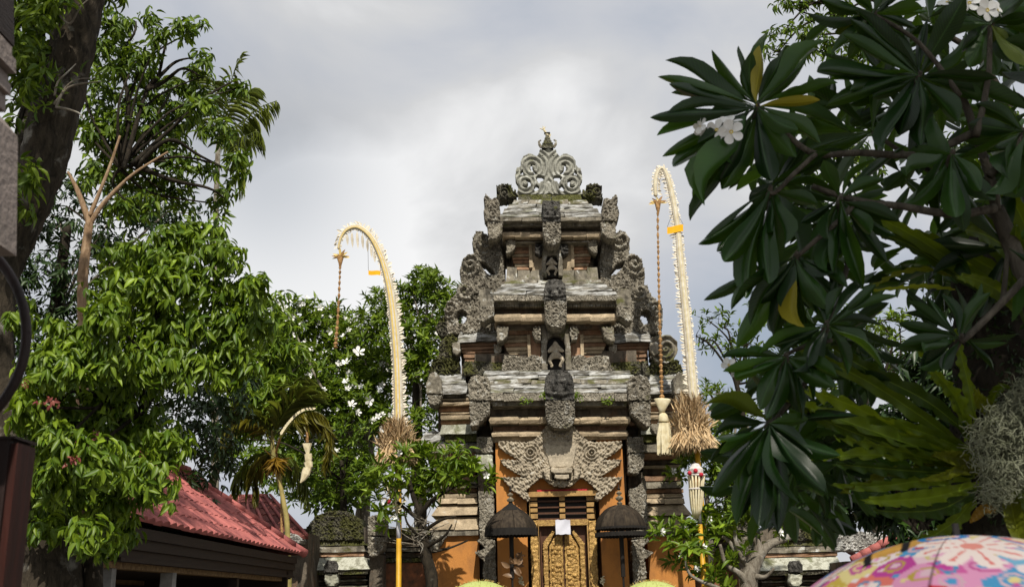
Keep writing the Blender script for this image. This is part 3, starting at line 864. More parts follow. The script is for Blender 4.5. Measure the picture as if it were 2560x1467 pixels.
RC([(0, 610), (24, 610), (26, 690), (15, 690), (15, 650), (11, 640), (0, 636)], 22.66, 0.3, 0.04, M_STONE, 'niche_frame', 'rough')
RS([(24, 612), (40, 612), (42, 632), (30, 640), (24, 634)], 22.62, 0.2, 0.08, M_BLACK, 'niche_scroll', 'scroll')
CS(114, 140, 600, 118, 150, 706, 23.1, 23.0, M_DARKC, 'side_masonry')
def wingf(centres, Yw):
    def f(x, y):
        a = np.abs(x - axpx(700, Yw))
        best, h = np.full(np.shape(x), 1e9), np.zeros(np.shape(x))
        for cx_, cy_, R, sg in centres:
            r = np.hypot(a - cx_, y - cy_) / R
            th = np.arctan2(y - cy_, a - cx_) * sg
            w = 0.55 + 0.45 * np.cos(r * 8.0 - th) - 0.15 * np.clip(r - 1, 0, 2)
            h = np.where(r < best, w, h)
            best = np.minimum(r, best)
        return 0.62 * h * np.clip(1.9 - best, 0, 1) + 0.6 * carve_h(x, y, 'leaf', 6) + 0.5 * fbm(x / 22, y / 22, 4)
    return f
# scrolling wings of the third tier
RS([(128, 604), (140, 598), (158, 592), (172, 582), (186, 585), (195, 602), (196, 622), (190, 636), (204, 642), (222, 656), (230, 680), (229, 708), (221, 738), (150, 738), (118, 730), (122, 640)], 22.9, 0.45, 0.20, M_CARVE, 'wing_scroll', hfun=wingf([(170, 606, 20, 1), (204, 664, 20, -1)], 22.9),
   holes=[[(181, 657), (166, 659), (150, 676), (140, 692), (158, 690), (173, 676), (180, 666)]])

# --- roof and cornice of the second tier
roof_steps(112, 700, 157, 738, 22.45, 21.87, 4)
C(158, 738, 158, 751, 21.82, 21.82, M_CARVE, split=5)
C(154, 753, 152, 759, 21.95, 21.95, M_STONE, split=4)
def dentils(hw, py, Y, n, size):
    b = MB()
    for i in range(n):
        px = axpx(py, Y) - hw + 2 * hw * (i + 0.5) / n
        p = P(px, py, Y)
        h = size * mpp(px, py, Y)
        b.box(p[0] - h * 0.5, p[0] + h * 0.5, Y, Y + 0.2, p[2] - h * 0.7, p[2] + h * 0.7)
    tag(b.build('dentil_row', M_STONE, gate), kind='stuff')
dentils(152, 763, 21.98, 48, 5)
dentils(168, 1010, 21.55, 52, 6)
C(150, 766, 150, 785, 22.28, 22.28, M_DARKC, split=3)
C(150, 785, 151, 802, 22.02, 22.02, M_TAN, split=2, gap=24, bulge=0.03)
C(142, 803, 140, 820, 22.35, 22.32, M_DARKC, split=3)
RS([(154, 792), (154, 738), (160, 724), (176, 722), (190, 728), (190, 792)], 21.78, 0.5, 0.05, M_STONE, 'corner_antefix', 'rough')
RS([(154, 766), (190, 766), (190, 803), (180, 806), (170, 798), (158, 790)], 21.74, 0.5, 0.06, M_CARVE, 'corner_bracket', 'leaf')
RS([(156, 766), (170, 766), (178, 770), (188, 766)], 21.7, 0.3, 0.02, M_CARVE, 'corner_drop', 'rough')
# --- body of the second tier
for i, (p0, p1, a0, a1) in enumerate([(821, 836, 140, 138), (838, 845, 136, 135), (847, 855, 133, 131), (857, 865, 129, 126), (867, 875, 124, 121), (877, 884, 119, 116), (886, 893, 114, 112)]):
    CS(36, a0, p0, 36, a1, p1, 22.52 + 0.015 * i, 22.5 + 0.015 * i, M_TAN if i % 3 else M_BRICK, 'brick_course')
CS(62, 70, 836, 62, 70, 897, 22.42, 22.42, M_TAN, 'panel_strip')
CS(36, 64, 826, 38, 64, 892, 22.47, 22.47, M_BRICK, 'niche_jamb')
RC([(0, 812), (34, 812), (38, 924), (23, 924), (23, 862), (19, 848), (10, 840), (0, 838)], 22.25, 0.35, 0.03, M_STONE, 'niche_frame', 'rough')
RS([(36, 826), (40, 816), (54, 818), (58, 832), (52, 850), (38, 852)], 22.2, 0.3, 0.10, M_CARVE, 'niche_scroll', 'scroll')
RS([(116, 818), (147, 814), (147, 854), (132, 852), (122, 842)], 22.15, 0.5, 0.05, M_STONE, 'corner_bracket', 'scroll')
RS([(38, 894), (60, 888), (78, 896), (100, 890), (130, 890), (139, 930), (36, 930)], 22.3, 0.3, 0.12, M_CARVE, 'carved_band', 'leaf')
# --- recessed side bays of the second tier
CS(150, 222, 806, 145, 236, 830, 23.0, 22.85, M_ROOFST, 'roof_slab', jit=0.03)
CS(145, 236, 830, 145, 244, 854, 22.85, 22.7, M_ROOFST, 'roof_slab', jit=0.03)
for i, (p0, p1, b) in enumerate([(856, 864, 238), (866, 873, 235), (875, 881, 232), (883, 893, 229), (895, 905, 226)]):
    CS(132, b, p0, 130, b - 1, p1, 22.86 + 0.02 * i, 22.84 + 0.02 * i, M_BRICK, 'brick_course')
RS([(238, 856), (258, 856), (256, 884), (246, 888), (238, 880)], 22.6, 0.4, 0.05, M_STONE, 'corner_bracket', 'rough')
RS([(134, 862), (154, 862), (152, 882), (142, 886), (134, 876)], 22.62, 0.4, 0.05, M_CARVE, 'corner_bracket', 'rough')
RS([(128, 908), (228, 904), (236, 938), (128, 938)], 22.6, 0.4, 0.12, M_MOSSY, 'carved_band', 'leaf')
# scrolling wings of the second tier
RS([(148, 836), (152, 724), (180, 716), (214, 714), (235, 717), (244, 742), (262, 756), (271, 778), (270, 812), (264, 838)], 22.95, 0.45, 0.20, M_CARVE, 'wing_scroll', hfun=wingf([(218, 734, 18, 1), (256, 776, 16, -1)], 22.95), holes=[[(217, 784), (226, 777), (237, 781), (242, 794), (238, 811), (224, 813), (216, 800)]])
def volute(cx_, cy_, k):
    def f(x, y):
        a = np.where(x > axpx(cy_, 22.8), x - axpx(cy_, 22.8), axpx(cy_, 22.8) - x)
        r = np.hypot(a - cx_, y - cy_); th = np.arctan2(y - cy_, a - cx_)
        return 0.5 + 0.35 * np.sin(r * k - th) + 0.3 * (fbm(x / 5, y / 5, 1) - 0.5)
    return f
RS([(240, 846), (262, 838), (288, 840), (304, 856), (306, 880), (294, 900), (276, 912), (250, 914), (240, 890)], 22.8, 0.5, 0.14, M_STONE, 'side_volute', hfun=volute(276, 872, 0.42), sides=(1,))
RS([(240, 850), (258, 836), (276, 846), (290, 866), (288, 884), (300, 900), (276, 912), (250, 914), (240, 890)], 22.85, 0.5, 0.18, M_MOSSY, 'side_scroll', 'leaf', sides=(-1,))
RS([(240, 905), (280, 900), (306, 902), (318, 930), (300, 940), (240, 940)], 22.85, 0.5, 0.18, M_MOSSY, 'side_scroll', 'scroll')
RS([(264, 790), (284, 800), (296, 820), (284, 842), (258, 842)], 22.95, 0.4, 0.14, M_MOSSY, 'side_scroll', 'scroll', sides=(-1,))

# --- roof and cornice of the first tier
roof_steps(176, 926, 222, 982, 22.2, 21.48, 5)
C(222, 982, 222, 1001, 21.44, 21.44, M_CARVE, split=5)
C(176, 1003, 176, 1008, 21.55, 21.55, M_STONE, split=4)
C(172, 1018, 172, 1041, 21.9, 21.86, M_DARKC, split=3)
C(174, 1042, 174, 1058, 21.62, 21.62, M_TAN, split=2, gap=32, bulge=0.03)
C(168, 1059, 166, 1078, 21.95, 21.92, M_BRICK, split=3)
C(168, 1078, 170, 1090, 21.78, 21.78, M_TAN, split=2, gap=40, bulge=0.02)
def anth(x, y):
    c = axpx(970, 21.35)
    a = np.abs(x - c)
    r = np.hypot(a - 196, y - 962)
    th = np.arctan2(y - 962, a - 196)
    return 0.45 + 0.22 * np.cos(5 * th + r * .25) * np.clip(r / 10, 0, 1) * np.clip(2 - r / 16, 0, 1) + 0.75 * (carve_h(x, y, 'leaf', 4) - 0.4)
RS([(172, 1001), (172, 956), (180, 942), (204, 938), (220, 944), (227, 960), (227, 1001)], 21.35, 0.6, 0.10, M_CARVE, 'corner_antefix', hfun=anth)
RS([(174, 1005), (226, 1004), (225, 1066), (212, 1066), (194, 1050), (178, 1034)], 21.38, 0.6, 0.09, M_CARVE, 'corner_bracket', 'leaf')
# --- side bays of the first tier
CS(226, 300, 936, 226, 312, 960, 22.75, 22.5, M_ROOFST, 'roof_slab', jit=0.03)
CS(226, 312, 960, 226, 318, 984, 22.5, 22.35, M_ROOFST, 'roof_slab', jit=0.03)
RS([(288, 985), (290, 948), (304, 930), (318, 934), (328, 960), (328, 985)], 22.2, 0.5, 0.08, M_STONE, 'corner_antefix', 'rough')
RS([(290, 988), (326, 988), (322, 1010), (308, 1014), (296, 1006)], 22.2, 0.5, 0.06, M_CARVE, 'corner_bracket', 'leaf')
for i, (p0, p1, b, mt) in enumerate([(986, 992, 300, M_STONE), (995, 1000, 302, M_TAN), (1004, 1012, 304, M_TAN), (1016, 1027, 296, M_BRICK), (1030, 1034, 294, M_TAN), (1037, 1047, 293, M_TAN), (1050, 1061, 292, M_BRICK)]):
    CS(180, b, p0, 180, b, p1, 22.5 + (0.15 if i in (3, 6) else 0), 22.5 + (0.15 if i in (3, 6) else 0), mt, bulge=0.01)
CS(206, 292, 1061, 206, 298, 1084, 22.36, 22.3, M_LEDGE, 'ledge_stone')
CS(206, 286, 1086, 206, 284, 1104, 22.4, 22.4, M_MOSSY, 'ledge_stone')
CS(206, 330, 1076, 206, 352, 1112, 22.7, 22.45, M_ROOFST, 'roof_slab', jit=0.04)
CS(206, 336, 1110, 206, 338, 1130, 22.3, 22.3, M_STONE, 'ledge_stone', split=2, jit=0.02)
RS([(228, 1062), (262, 1056), (286, 1064), (284, 1086), (262, 1092), (238, 1084)], 22.28, 0.3, 0.1, M_STONE, 'ledge_ornament', 'rough', sides=(1,))

# --- orange wall around the door
def slabbox(name, mat, xa, xb, pa, pb, Yf, Yb, parent=None, z0=None, top=None):
    p0, p1 = P(axpx((pa + pb) / 2, Yf) + xa, pa, Yf), P(axpx((pa + pb) / 2, Yf) + xb, pb, Yf)
    return MB().box(p0[0], p1[0], Yf, Yb, p1[2] if z0 is None else z0, p0[2]).build(name, mat, parent or gate)
slabbox('plaster_wall', M_PLASTER, -168, -84, 1092, 1467, 22.0, 24.4, z0=0)
slabbox('plaster_wall', M_PLASTER, 84, 168, 1092, 1467, 22.0, 24.4, z0=0)
slabbox('plaster_wall', M_PLASTER, -83.7, 83.7, 1092, 1238, 22.0, 24.4)
# moulding strip at the top and on the edges of the wall
slabbox('wall_strip', M_TAN, -168, 168, 1091, 1097, 21.96, 22.0)

# the guardian head over the door
kY = 21.96
kz = [(0, 1066), (18, 1066), (36, 1070), (48, 1086), (64, 1102), (80, 1108), (152, 1104), (154, 1116), (140, 1130), (120, 1142), (100, 1153), (152, 1149), (146, 1160), (122, 1178), (90, 1196), (152, 1193), (138, 1208), (124, 1226), (108, 1238), (88, 1254), (80, 1250), (84, 1236), (92, 1230), (72, 1212), (56, 1198), (46, 1196), (36, 1206), (24, 1216), (0, 1219)]
# scalloped lower edges
def scallop(poly, n=5, a=2.6):
    out = []
    for (x0, y0), (x1, y1) in zip(poly[:-1], poly[1:]):
        k = max(1, int(math.hypot(x1 - x0, y1 - y0) / n))
        for i in range(k):
            t = i / k
            o = a * (abs(math.sin(i * math.pi / 2)) - 0.5) if k > 2 else 0
            out.append((x0 + (x1 - x0) * t, y0 + (y1 - y0) * t + o))
    out.append(poly[-1])
    return out
def kala_f(x, y):
    c = axpx(1150, kY)
    a = np.abs(x - c)
    fe = carve_h(a, y, 'feather', 2.0)
    body = np.clip(1 - a / 150, 0, 1) * 0.9
    h = 0.35 + 0.75 * fe + body
    r = np.hypot(a - 76, (y - 1134))
    eye = np.exp(-(r / 19) ** 2)
    h = h * (1 - eye * 0.8) + eye * (1.15 + 0.45 * np.cos(r * 0.75))
    face = 1 / (1 + np.exp((a - (40 - np.abs(y - 1140) * 0.18)) / 2.5)) * (y > 1106) * (y < 1172)
    h = h * (1 - face) + face * (1.9 - (a / 60) ** 2 + 0.2 * fbm(x / 8, y / 8, 3))
    snout = 1 / (1 + np.exp((a - 26) / 1.5)) * (y >= 1166) * (y < 1204)
    h = h * (1 - snout) + snout * (1.9 + 0.25 * np.cos((y - 1170) / 6))
    mouth = 1 / (1 + np.exp((a - 19 - (y - 1180) * 0.12) / 1.0)) * (y > 1181) * (y < 1203)
    h = h * (1 - mouth) + mouth * 0.4
    tongue_ = 1 / (1 + np.exp((a - 17) / 1.0)) * (y > 1187) * (y < 1195)
    return h * (1 - tongue_) + tongue_ * 1.9
kala = RC(scallop(kz), kY, 0.06, 0.145, M_KALA, 'guardian_relief', res=1.5, hfun=kala_f)
def facef(x, y):
    c = axpx(1140, 21.66)
    a = np.abs(x - c)
    return 0.9 - (a / 48) ** 2 + 0.15 * fbm(x / 7, y / 7, 5)
fo = [(0, 1112), (16, 1118), (34, 1108), (40, 1116), (34, 1140), (28, 1166), (0, 1168)]
o = relief(gate, 'brow', M_FACE, [(axpx(y, 21.7) + x, y) for x, y in fo] + [(axpx(y, 21.7) - x, y) for x, y in fo[::-1]], 21.72, 0.2, 0.08, res=2, hfun=facef)
RC([(0, 1170), (26, 1168), (27, 1178), (20, 1182), (0, 1182)], 21.58, 0.3, 0.03, M_FACE, 'upper_lip', 'rough')
RC([(0, 1186), (17, 1186), (18, 1195), (0, 1197)], 21.58, 0.3, 0.02, M_FACE, 'tongue', 'rough')
RS([(30, 1168), (42, 1160), (47, 1176), (40, 1196), (30, 1200)], 21.66, 0.3, 0.06, M_FACE, 'cheek', 'leaf')

# lintel, grille, paper, door
slabbox('lintel', M_GOLDP, -93, 93, 1229, 1237, 21.86, 22.0)
slabbox('lintel_edge', M_REDC, -62, 66, 1224, 1227, 21.93, 22.0)
gr = slabbox('door_grille', M_BLACKW, -82, 82, 1239, 1299, 22.12, 22.3)
for j, (pa, pb) in enumerate([(1240, 1250), (1254, 1265), (1270, 1279), (1284, 1295)]):
    for xa, xb in ((-80, -62), (-7, 7), (61, 80)):
        slabbox('grille_block', M_GOLDP, xa, xb, pa, pb, 21.98 if j % 2 else 21.99, 22.12, gr)
for p_ in (1252, 1267, 1282, 1297):
    for xa, xb in ((-61, -8), (8, 60)):
        slabbox('grille_bar', M_DOORW, xa, xb, p_ - 1.6, p_ + 1.6, 22.04, 22.08, gr)
for xa, xb in ((-83.3, -80.5), (80.5, 83.3)):
    slabbox('grille_stile', M_GOLDP, xa, xb, 1239, 1299, 21.97, 22.3, gr)

door = slabbox('door_backing', M_DOORW, -62, 62, 1313, 1467, 22.16, 22.4, z0=0)
fr = 1640
cl_ = lambda pts: [(axpx(y, 21.95) + x, y) for x, y in pts]
for s in (-1, 1):
    relief(gate, 'door_jamb', M_GOLD, cl_([(s * 64, 1300), (s * 83, 1300), (s * 83, fr), (s * 64, fr)]), 21.96, 0.2, 0.03, 'floral', res=2.2)
    slabbox('door_jamb_strip', M_GOLDP, *sorted((s * 60, s * 63.5)), 1312, 1467, 21.98, 22.3, z0=0)
slabbox('door_head', M_GOLD, -63.5, 63.5, 1299.5, 1311, 21.98, 22.3)
for s in (-1, 1):
    slabbox('inner_jamb', M_DOORW, *sorted((s * 53, s * 59.7)), 1313, 1467, 22.08, 22.3, z0=0)
    relief(gate, 'door_arch', M_GOLD, cl_([(s * 21, 1329), (s * 27, 1326), (s * 52, 1357), (s * 52, fr), (s * 40, fr), (s * 40, 1366)]), 22.04, 0.1, 0.025, 'floral', res=2)
    dl = relief(gate, 'door_panel', M_GOLD, cl_([(s * 2, 1336), (s * 18, 1336), (s * 37, 1364), (s * 37, fr), (s * 2, fr)]), 22.09, 0.07, 0.012, 'flat', res=2.5)
    relief(dl, 'carved_inset', M_GOLD, cl_([(s * 7, 1350), (s * 17, 1345), (s * 32, 1368), (s * 32, fr - 14), (s * 7, fr - 14)]), 22.09, 0.02, 0.07, 'floral', res=1.5)
slabbox('door_cover_strip', M_DOORW, -1.6, 1.6, 1333, 1467, 22.05, 22.09, z0=0)

# carved pilasters beside the orange wall
RS([(168, 1092), (207, 1092), (210, 1131), (170, 1132)], 21.9, 0.9, 0.08, M_CARVE, 'pilaster_cap', 'leaf')
RS([(170, 1136), (214, 1136), (207, 1166), (196, 1178), (180, 1174), (170, 1168)], 21.92, 0.9, 0.06, M_LEDGE, 'pilaster_bracket', 'rough', sides=(-1,))
RS([(170, 1134), (209, 1134), (206, 1166), (192, 1182), (170, 1182)], 21.92, 0.9, 0.08, M_CARVE, 'pilaster_bracket', 'leaf', sides=(1,))
RS([(170, 1228), (208, 1228), (208, 1345), (170, 1345)], 22.1, 0.7, 0.07, M_CARVE, 'pilaster', 'leaf', sides=(-1,))
RS([(170, 1222), (190, 1218), (204, 1204), (207, 1190), (212, 1204), (212, 1345), (170, 1345)], 22.1, 0.7, 0.07, M_CARVE, 'pilaster', 'leaf', sides=(1,))
RS([(171, 1350), (208, 1345), (216, 1352), (204, 1360), (196, 1370), (206, 1374), (224, 1380), (200, 1400), (205, 1430), (196, 1480), (196, 1640), (171, 1640)], 22.05, 0.4, 0.08, M_CARVE, 'pilaster_foot', 'feather')
CS(170, 206, 1180, 170, 206, 1230, 22.5, 22.5, M_DARKC, 'side_masonry')
# base mouldings of the side wings
for i, (p0, p1, t, b_, Yt, Yf, mt) in enumerate([(1132, 1146, 318, 314, 22.45, 22.5, M_BRICK), (1148, 1160, 308, 308, 22.75, 22.75, M_DARKC), (1162, 1169, 306, 306, 22.62, 22.62, M_TAN), (1172, 1186, 304, 304, 22.8, 22.8, M_DARKC), (1188, 1201, 306, 306, 22.72, 22.72, M_BRICK),
        (1204, 1219, 306, 306, 22.62, 22.58, M_STONE), (1222, 1231, 308, 308, 22.72, 22.72, M_BRICK), (1234, 1243, 306, 308, 22.6, 22.6, M_TAN), (1245, 1258, 308, 310, 22.55, 22.5, M_TAN), (1262, 1287, 308, 326, 22.6, 22.38, M_TAN), (1292, 1323, 310, 332, 22.5, 22.3, M_TAN), (1324, 1338, 326, 330, 22.34, 22.34, M_STONE)]):
    CS(209, t, p0, 209, b_, p1, Yt, Yf, mt, Yb=23.6, split=1 + (i in (8, 10)), jit=0.007)
slabbox('side_wall', M_PLASTER, -330, -209, 1338, 1467, 22.44, 23.6, z0=0)
slabbox('side_wall', M_PLASTER, 209, 330, 1338, 1467, 22.44, 23.6, z0=0)
RS([(290, 1338), (332, 1338), (338, 1372), (318, 1380), (304, 1362)], 22.3, 0.3, 0.08, M_CARVE, 'wall_corner_carving', 'leaf')

# figures in the niches, each a thing that stands there
for nm, hw, p0, p1, Yb_ in (('niche_shade_plate', 16, 636, 692, 22.80), ('niche_shade_plate', 24, 838, 926, 22.43)):
    slabbox(nm, M_BLACKW, -hw, hw, p0, p1, Yb_, Yb_ + .02)  # black plate stands in for the shade inside each niche
def figure(px, p0, p1, Y, label):
    b = P(px, p1, Y)
    h = P(px, p0, Y)[2] - b[2]
    me = bpy.data.meshes.new('stone_figure')
    J = [(0, 0, .46), (0, 0, .62), (0, -.01, .76), (0, -.02, .86), (0, -.01, .97), (-.16, -.03, .70), (-.26, -.12, .56), (-.08, -.20, .60), (.16, -.03, .70), (.26, -.12, .56), (.08, -.2, .62),
         (-.14, -.04, .40), (-.24, -.12, .24), (-.13, -.06, .06), (-.18, -.14, .03), (.14, -.04, .40), (.25, -.14, .26), (.12, -.06, .06), (.18, -.14, .03)]
    E = [(0, 1), (1, 2), (2, 3), (3, 4), (2, 5), (5, 6), (6, 7), (2, 8), (8, 9), (9, 10), (0, 11), (11, 12), (12, 13), (13, 14), (0, 15), (15, 16), (16, 17), (17, 18)]
    R = [.13, .12, .11, .10, .05, .06, .05, .045, .06, .05, .045, .09, .07, .05, .045, .09, .07, .05, .045]
    me.from_pydata([(x * h, y * h, z * h) for x, y, z in J], E, [])
    me.materials.append(M_KALA)
    ob = link(bpy.data.objects.new('stone_figure', me))
    ob.location = tuple(b)
    OFF[ob.name] = b
    sk = ob.modifiers.new('skin', 'SKIN')
    for v, r in zip(me.skin_vertices[0].data, R):
        v.radius = (r * h, r * h)
    me.skin_vertices[0].data[0].use_root = True
    ob.modifiers.new('sub', 'SUBSURF').render_levels = 2
    tag(ob, label, 'statue', 'small figures in the gate niches')
figure(axpx(660, 22.72), 642, 690, 22.66, 'small stone figure in the shadowed upper niche under the white lichened roof')
figure(axpx(890, 22.3), 850, 920, 22.26, 'small dancing stone figure in the lower arched niche')
# weeds on the ledges
for px, py, Y, n in ((1364, 990, 21.3, 60), (1442, 992, 21.3, 55), (1522, 1004, 21.4, 40), (1316, 1004, 21.4, 20)):
    c = P(px, py, Y)
    pp = c + RNG.normal(size=(n, 3)) * np.array([.06, .04, .05])
    dd = RNG.normal(size=(n, 3)) + np.array([0, -.6, .5])
    V, Fc, luv = leaf_cloud(T_SIMPLE, pp, dd, RNG.normal(size=(n, 3)) + np.array([0, -1, 1]), np.full(n, .075), np.full(n, .035), RNG.uniform(0, 1, n))
    o = add('fern_tuft', V, Fc, M_LBRIGHT, None, True, luv, origin=c)
    tag(o, 'small green weed tuft %s' % {1364: 'rooted below the guardian face on its door side ledge', 1442: 'growing on the cornice just past the lowest guardian face', 1522: 'rooted halfway along the lowest cornice near a corner bracket', 1316: 'thin sprig under the lowest cornice near the penjor side'}[px], 'weed', 'weeds on the gate cornice')
# paper on the door
pp = P(axpx(1315, 21.9) - 1, 1298, 21.88)
sp = mpp(1405, 1315, 21.9)
V, Fc = [], []
for i in range(7):
    for j in range(7):
        V.append((pp[0] - 18.5 * sp + 37 * sp * i / 6, 21.90 - 0.03 * (j / 6) ** 2 + 0.012 * math.sin(i * 1.1 + j), pp[2] - 36 * sp * j / 6 + (0.008 * math.sin(i * 2.0) if j in (0, 6) else 0)))
for i in range(6):
    for j in range(6):
        a = i * 7 + j
        Fc.append((a, a + 1, a + 8, a + 7))
tag(add('paper_notice', V, Fc, M_PAPER, None, True, origin=pp), 'blank white paper sheet hung over the top of the gilded door', 'paper')
# ---------------------------------------------------------------- penjor poles beside the gate
def penjor(label, spine, ends, straw, flag, rope, tassel, Y, side, pend=None):
    """spine: (px, py, half width px) from the straw skirt to the drooping tip"""
    base = P(spine[0][0], spine[0][1], Y)
    root = thing('penjor_pole', label, 'penjor pole', (base[0], Y, 0), 'penjor poles at the gate')
    q = smooth_path([(px, py, w) for px, py, w in spine], 5)
    pts = [np.r_[P(px, py, Y), w * mpp(px, py, Y)] for px, py, w in q]
    rad = [max(0.013, v[3] * 0.80) for v in pts]
    foot = np.array([base[0] + 0.02, Y + 0.0, 0.0])
    MB().tube([foot, (foot + pts[0][:3]) / 2, pts[0][:3]] , [0.06, 0.055, 0.05], 8).build('bamboo_pole', M_YPOLE, root, True)
    # wrapped stem: one white strip, one yellow strip
    MB().tube([v[:3] for v in pts], rad, 8).build('wrapped_stem', M_WHITEL, root, True)
    b = MB()
    for k in range(len(pts) - 1):
        t = unit(pts[k + 1][:3] - pts[k][:3])
        nrm = np.array([-t[2], 0, t[0]])
        nrm = nrm * (1 if side > 0 else -1)
        r = rad[k]
        a0, a1 = pts[k][:3] + nrm * r * 0.05, pts[k + 1][:3] + nrm * rad[k + 1] * 0.05
        w = 0.5
        e = np.array([0, -r * 0.93, 0])
        b.put([a0 + e - nrm * r * w, a0 + e + nrm * r * w, a1 + e + nrm * rad[k + 1] * w, a1 + e - nrm * rad[k + 1] * w], [(0, 1, 2, 3)])
    b.build('yellow_strip', M_YELST if side > 0 else M_CREAM, root)
    # fringe leaflets on both edges
    total = 0
    acc = [0.0]
    for k in range(len(pts) - 1):
        acc.append(acc[-1] + np.linalg.norm(pts[k + 1][:3] - pts[k][:3]))
    step = 0.056
    n = int(acc[-1] / step)
    lp, ld, ln, lL, lW = [], [], [], [], []
    for i in range(n):
        s = (i + 0.5) * step
        k = max(j for j in range(len(acc)) if acc[j] <= s)
        k = min(k, len(pts) - 2)
        t = unit(pts[k + 1][:3] - pts[k][:3])
        p = pts[k][:3] + t * (s - acc[k])
        nrm = np.array([-t[2], 0, t[0]]) * (1 if side > 0 else -1)
        for sg in (-1, 1):
            lp.append(p - nrm * sg * rad[k] * 0.85 + np.array([0, -0.01, 0]))
            ld.append(-nrm * sg + t * (0.55 if sg > 0 else 0.1) + np.array([0, random.uniform(-.3, .1), random.uniform(-.1, .1)]))
            ln.append(np.array([0, -1.0, 0.2]) + RNG.normal(size=3) * 0.3)
            lL.append((0.10 if sg > 0 else 0.05) * random.uniform(0.7, 1.25)); lW.append(0.055 * random.uniform(0.7, 1.2))
    leaf_objects(root, T_LANCE, M_WHITEL, np.array(lp), np.array(ld), np.array(ln), np.array(lL), np.array(lW), 'fringe_leaf')
    for i in range(0, n, 2):        # dark tips of the braid
        pass
    # straw skirt
    (sx, sy_, sw, sh) = straw
    c = P(sx, sy_, Y); mp = mpp(sx, sy_, Y)
    k = 8000
    th = RNG.uniform(0, 2 * math.pi, k)
    lev = RNG.uniform(0, 1, k)
    r = (0.16 + 0.84 * lev) * sw * 0.5 * mp
    top = c + np.c_[np.cos(th) * r * 0.62, np.sin(th) * r * 0.6, sh * mp * (0.5 - 0.75 * lev ** 1.2)] + RNG.normal(size=(k, 3)) * 0.025
    dd = np.c_[np.cos(th) * RNG.uniform(0.0, 0.45, k), np.sin(th) * RNG.uniform(0.0, 0.45, k), np.full(k, -1.0)] + RNG.normal(size=(k, 3)) * 0.10
    ups = RNG.uniform(0, 1, k) < 0.08
    dd[ups, 2] = RNG.uniform(0.2, 1.0, ups.sum())
    V, Fc, luv = leaf_cloud(T_SIMPLE, top, dd, RNG.normal(size=(k, 3)), sh * mp * RNG.uniform(0.3, 0.62, k), np.full(k, 0.009), RNG.uniform(0, 1, k))
    tag(add('straw_skirt', V, Fc, M_STRAW, root, False, luv), kind='stuff')
    b = MB().lathe(c + np.array([0, 0, sh * mp * 0.18]), [(0.07, 0.3), (0.10, 0.16), (0.17, 0.04), (0.2, 0.0), (0.18, -0.05), (0.1, -0.2)], 12)
    b.build('straw_collar', M_CREAM, root)
    # small cloth flag on two cords
    (fx, fy, fw, fh, tilt) = flag
    V = []
    for i in range(5):
        for j in range(3):
            p = P(fx + fw * (i / 4 - 0.5), fy + fh * (j / 2 - 0.5) + tilt * (i / 4 - 0.5), Y - 0.06)
            V.append(p + np.array([0, 0.02 * math.sin(i * 1.6), 0]))
    Fc = [(i * 3 + j, (i + 1) * 3 + j, (i + 1) * 3 + j + 1, i * 3 + j + 1) for i in range(4) for j in range(2)]
    add('yellow_flag', V, Fc, M_ORANGE, root, True)
    for e in (-0.5, 0.5):
        kk = min(range(len(q)), key=lambda z: abs(q[z][0] - (fx + fw * e)) + 0.35 * abs(q[z][1] - (fy - 55)))
        MB().tube([P(fx + fw * e, fy - fh * 0.5 + tilt * e, Y - 0.06), pts[kk][:3]], 0.004, 5).build('flag_cord', M_BLACKW, root)
    # plaited rope hanging from the tip, a straw star at its head
    rp = smooth_path([np.array([a, b_, w]) for a, b_, w in rope], 6)
    hx, hy, _ = rope[0]
    hp = P(hx, hy, Y)
    mp = mpp(hx, hy, Y)
    for kx in range(9):
        a = -0.1 + kx * (math.pi + 0.2) / 8
        d = np.array([math.cos(a), random.uniform(-.5, .5), math.sin(a) * 0.55 + 0.1])
        leaf_objects(root, T_LANCE, M_ROPE if kx % 2 else M_YELST, hp[None] + np.array([[0, 0, -0.03]]), d[None], np.array([[0, -1.0, .3]]), np.array([0.20]), np.array([0.055]), 'star_leaf')
    MB().tube([hp + np.array([0, 0, -0.28]), hp + np.array([0, 0, -0.16]), hp], [0.012, 0.04, 0.075], 8, 0.15).build('star_cone', M_ROPE, root)
    MB().tube([pts[-1][:3], hp], 0.012, 5).build('tip_cord', M_CREAM, root)
    for i in range(len(rp) - 1):
        a, b_ = rp[i], rp[i + 1]
        n_ = max(1, int((b_[1] - a[1]) / 11.0))
        for j in range(n_):
            u, v = (j + 0.05) / n_, (j + 0.95) / n_
            pa, pb = P(a[0] + (b_[0] - a[0]) * u, a[1] + (b_[1] - a[1]) * u, Y), P(a[0] + (b_[0] - a[0]) * v, a[1] + (b_[1] - a[1]) * v, Y)
            w = a[2] * mp * 0.5
            MB().tube([pa, pa * .6 + pb * .4, pb], [w * 0.55, w * 1.15, w * 0.5], 6, 0.15).build('rope_braid', M_ROPE, root)
    if tassel:
        for name, prof, mt in tassel:
            pr = [P(x, y, Y) for x, y, w in prof]
            ws = [w * mpp(x, y, Y) for x, y, w in prof]
            MB().tube(pr, ws, 12, 0.05, flat=0.6).build(name, mt, root, True)
    return root, pts, q

pl_root, pl_pts, pl_q = penjor('cream bamboo penjor arching over a white cloud, with a long plaited rope and straw skirt', [(998, 1085, 15), (997, 1030, 15), (993, 900, 14.5), (983, 780, 14), (970, 700, 12.5), (950, 635, 11), (925, 590, 9), (895, 568, 8), (868, 574, 7), (852, 596, 5), (846, 622, 4)],
       None, (994, 1110, 128, 74), (936, 682, 30, 11, 1), [(851, 640, 6), (849, 700, 6), (844, 800, 8), (838, 872, 11)], None, 20.6, 1)
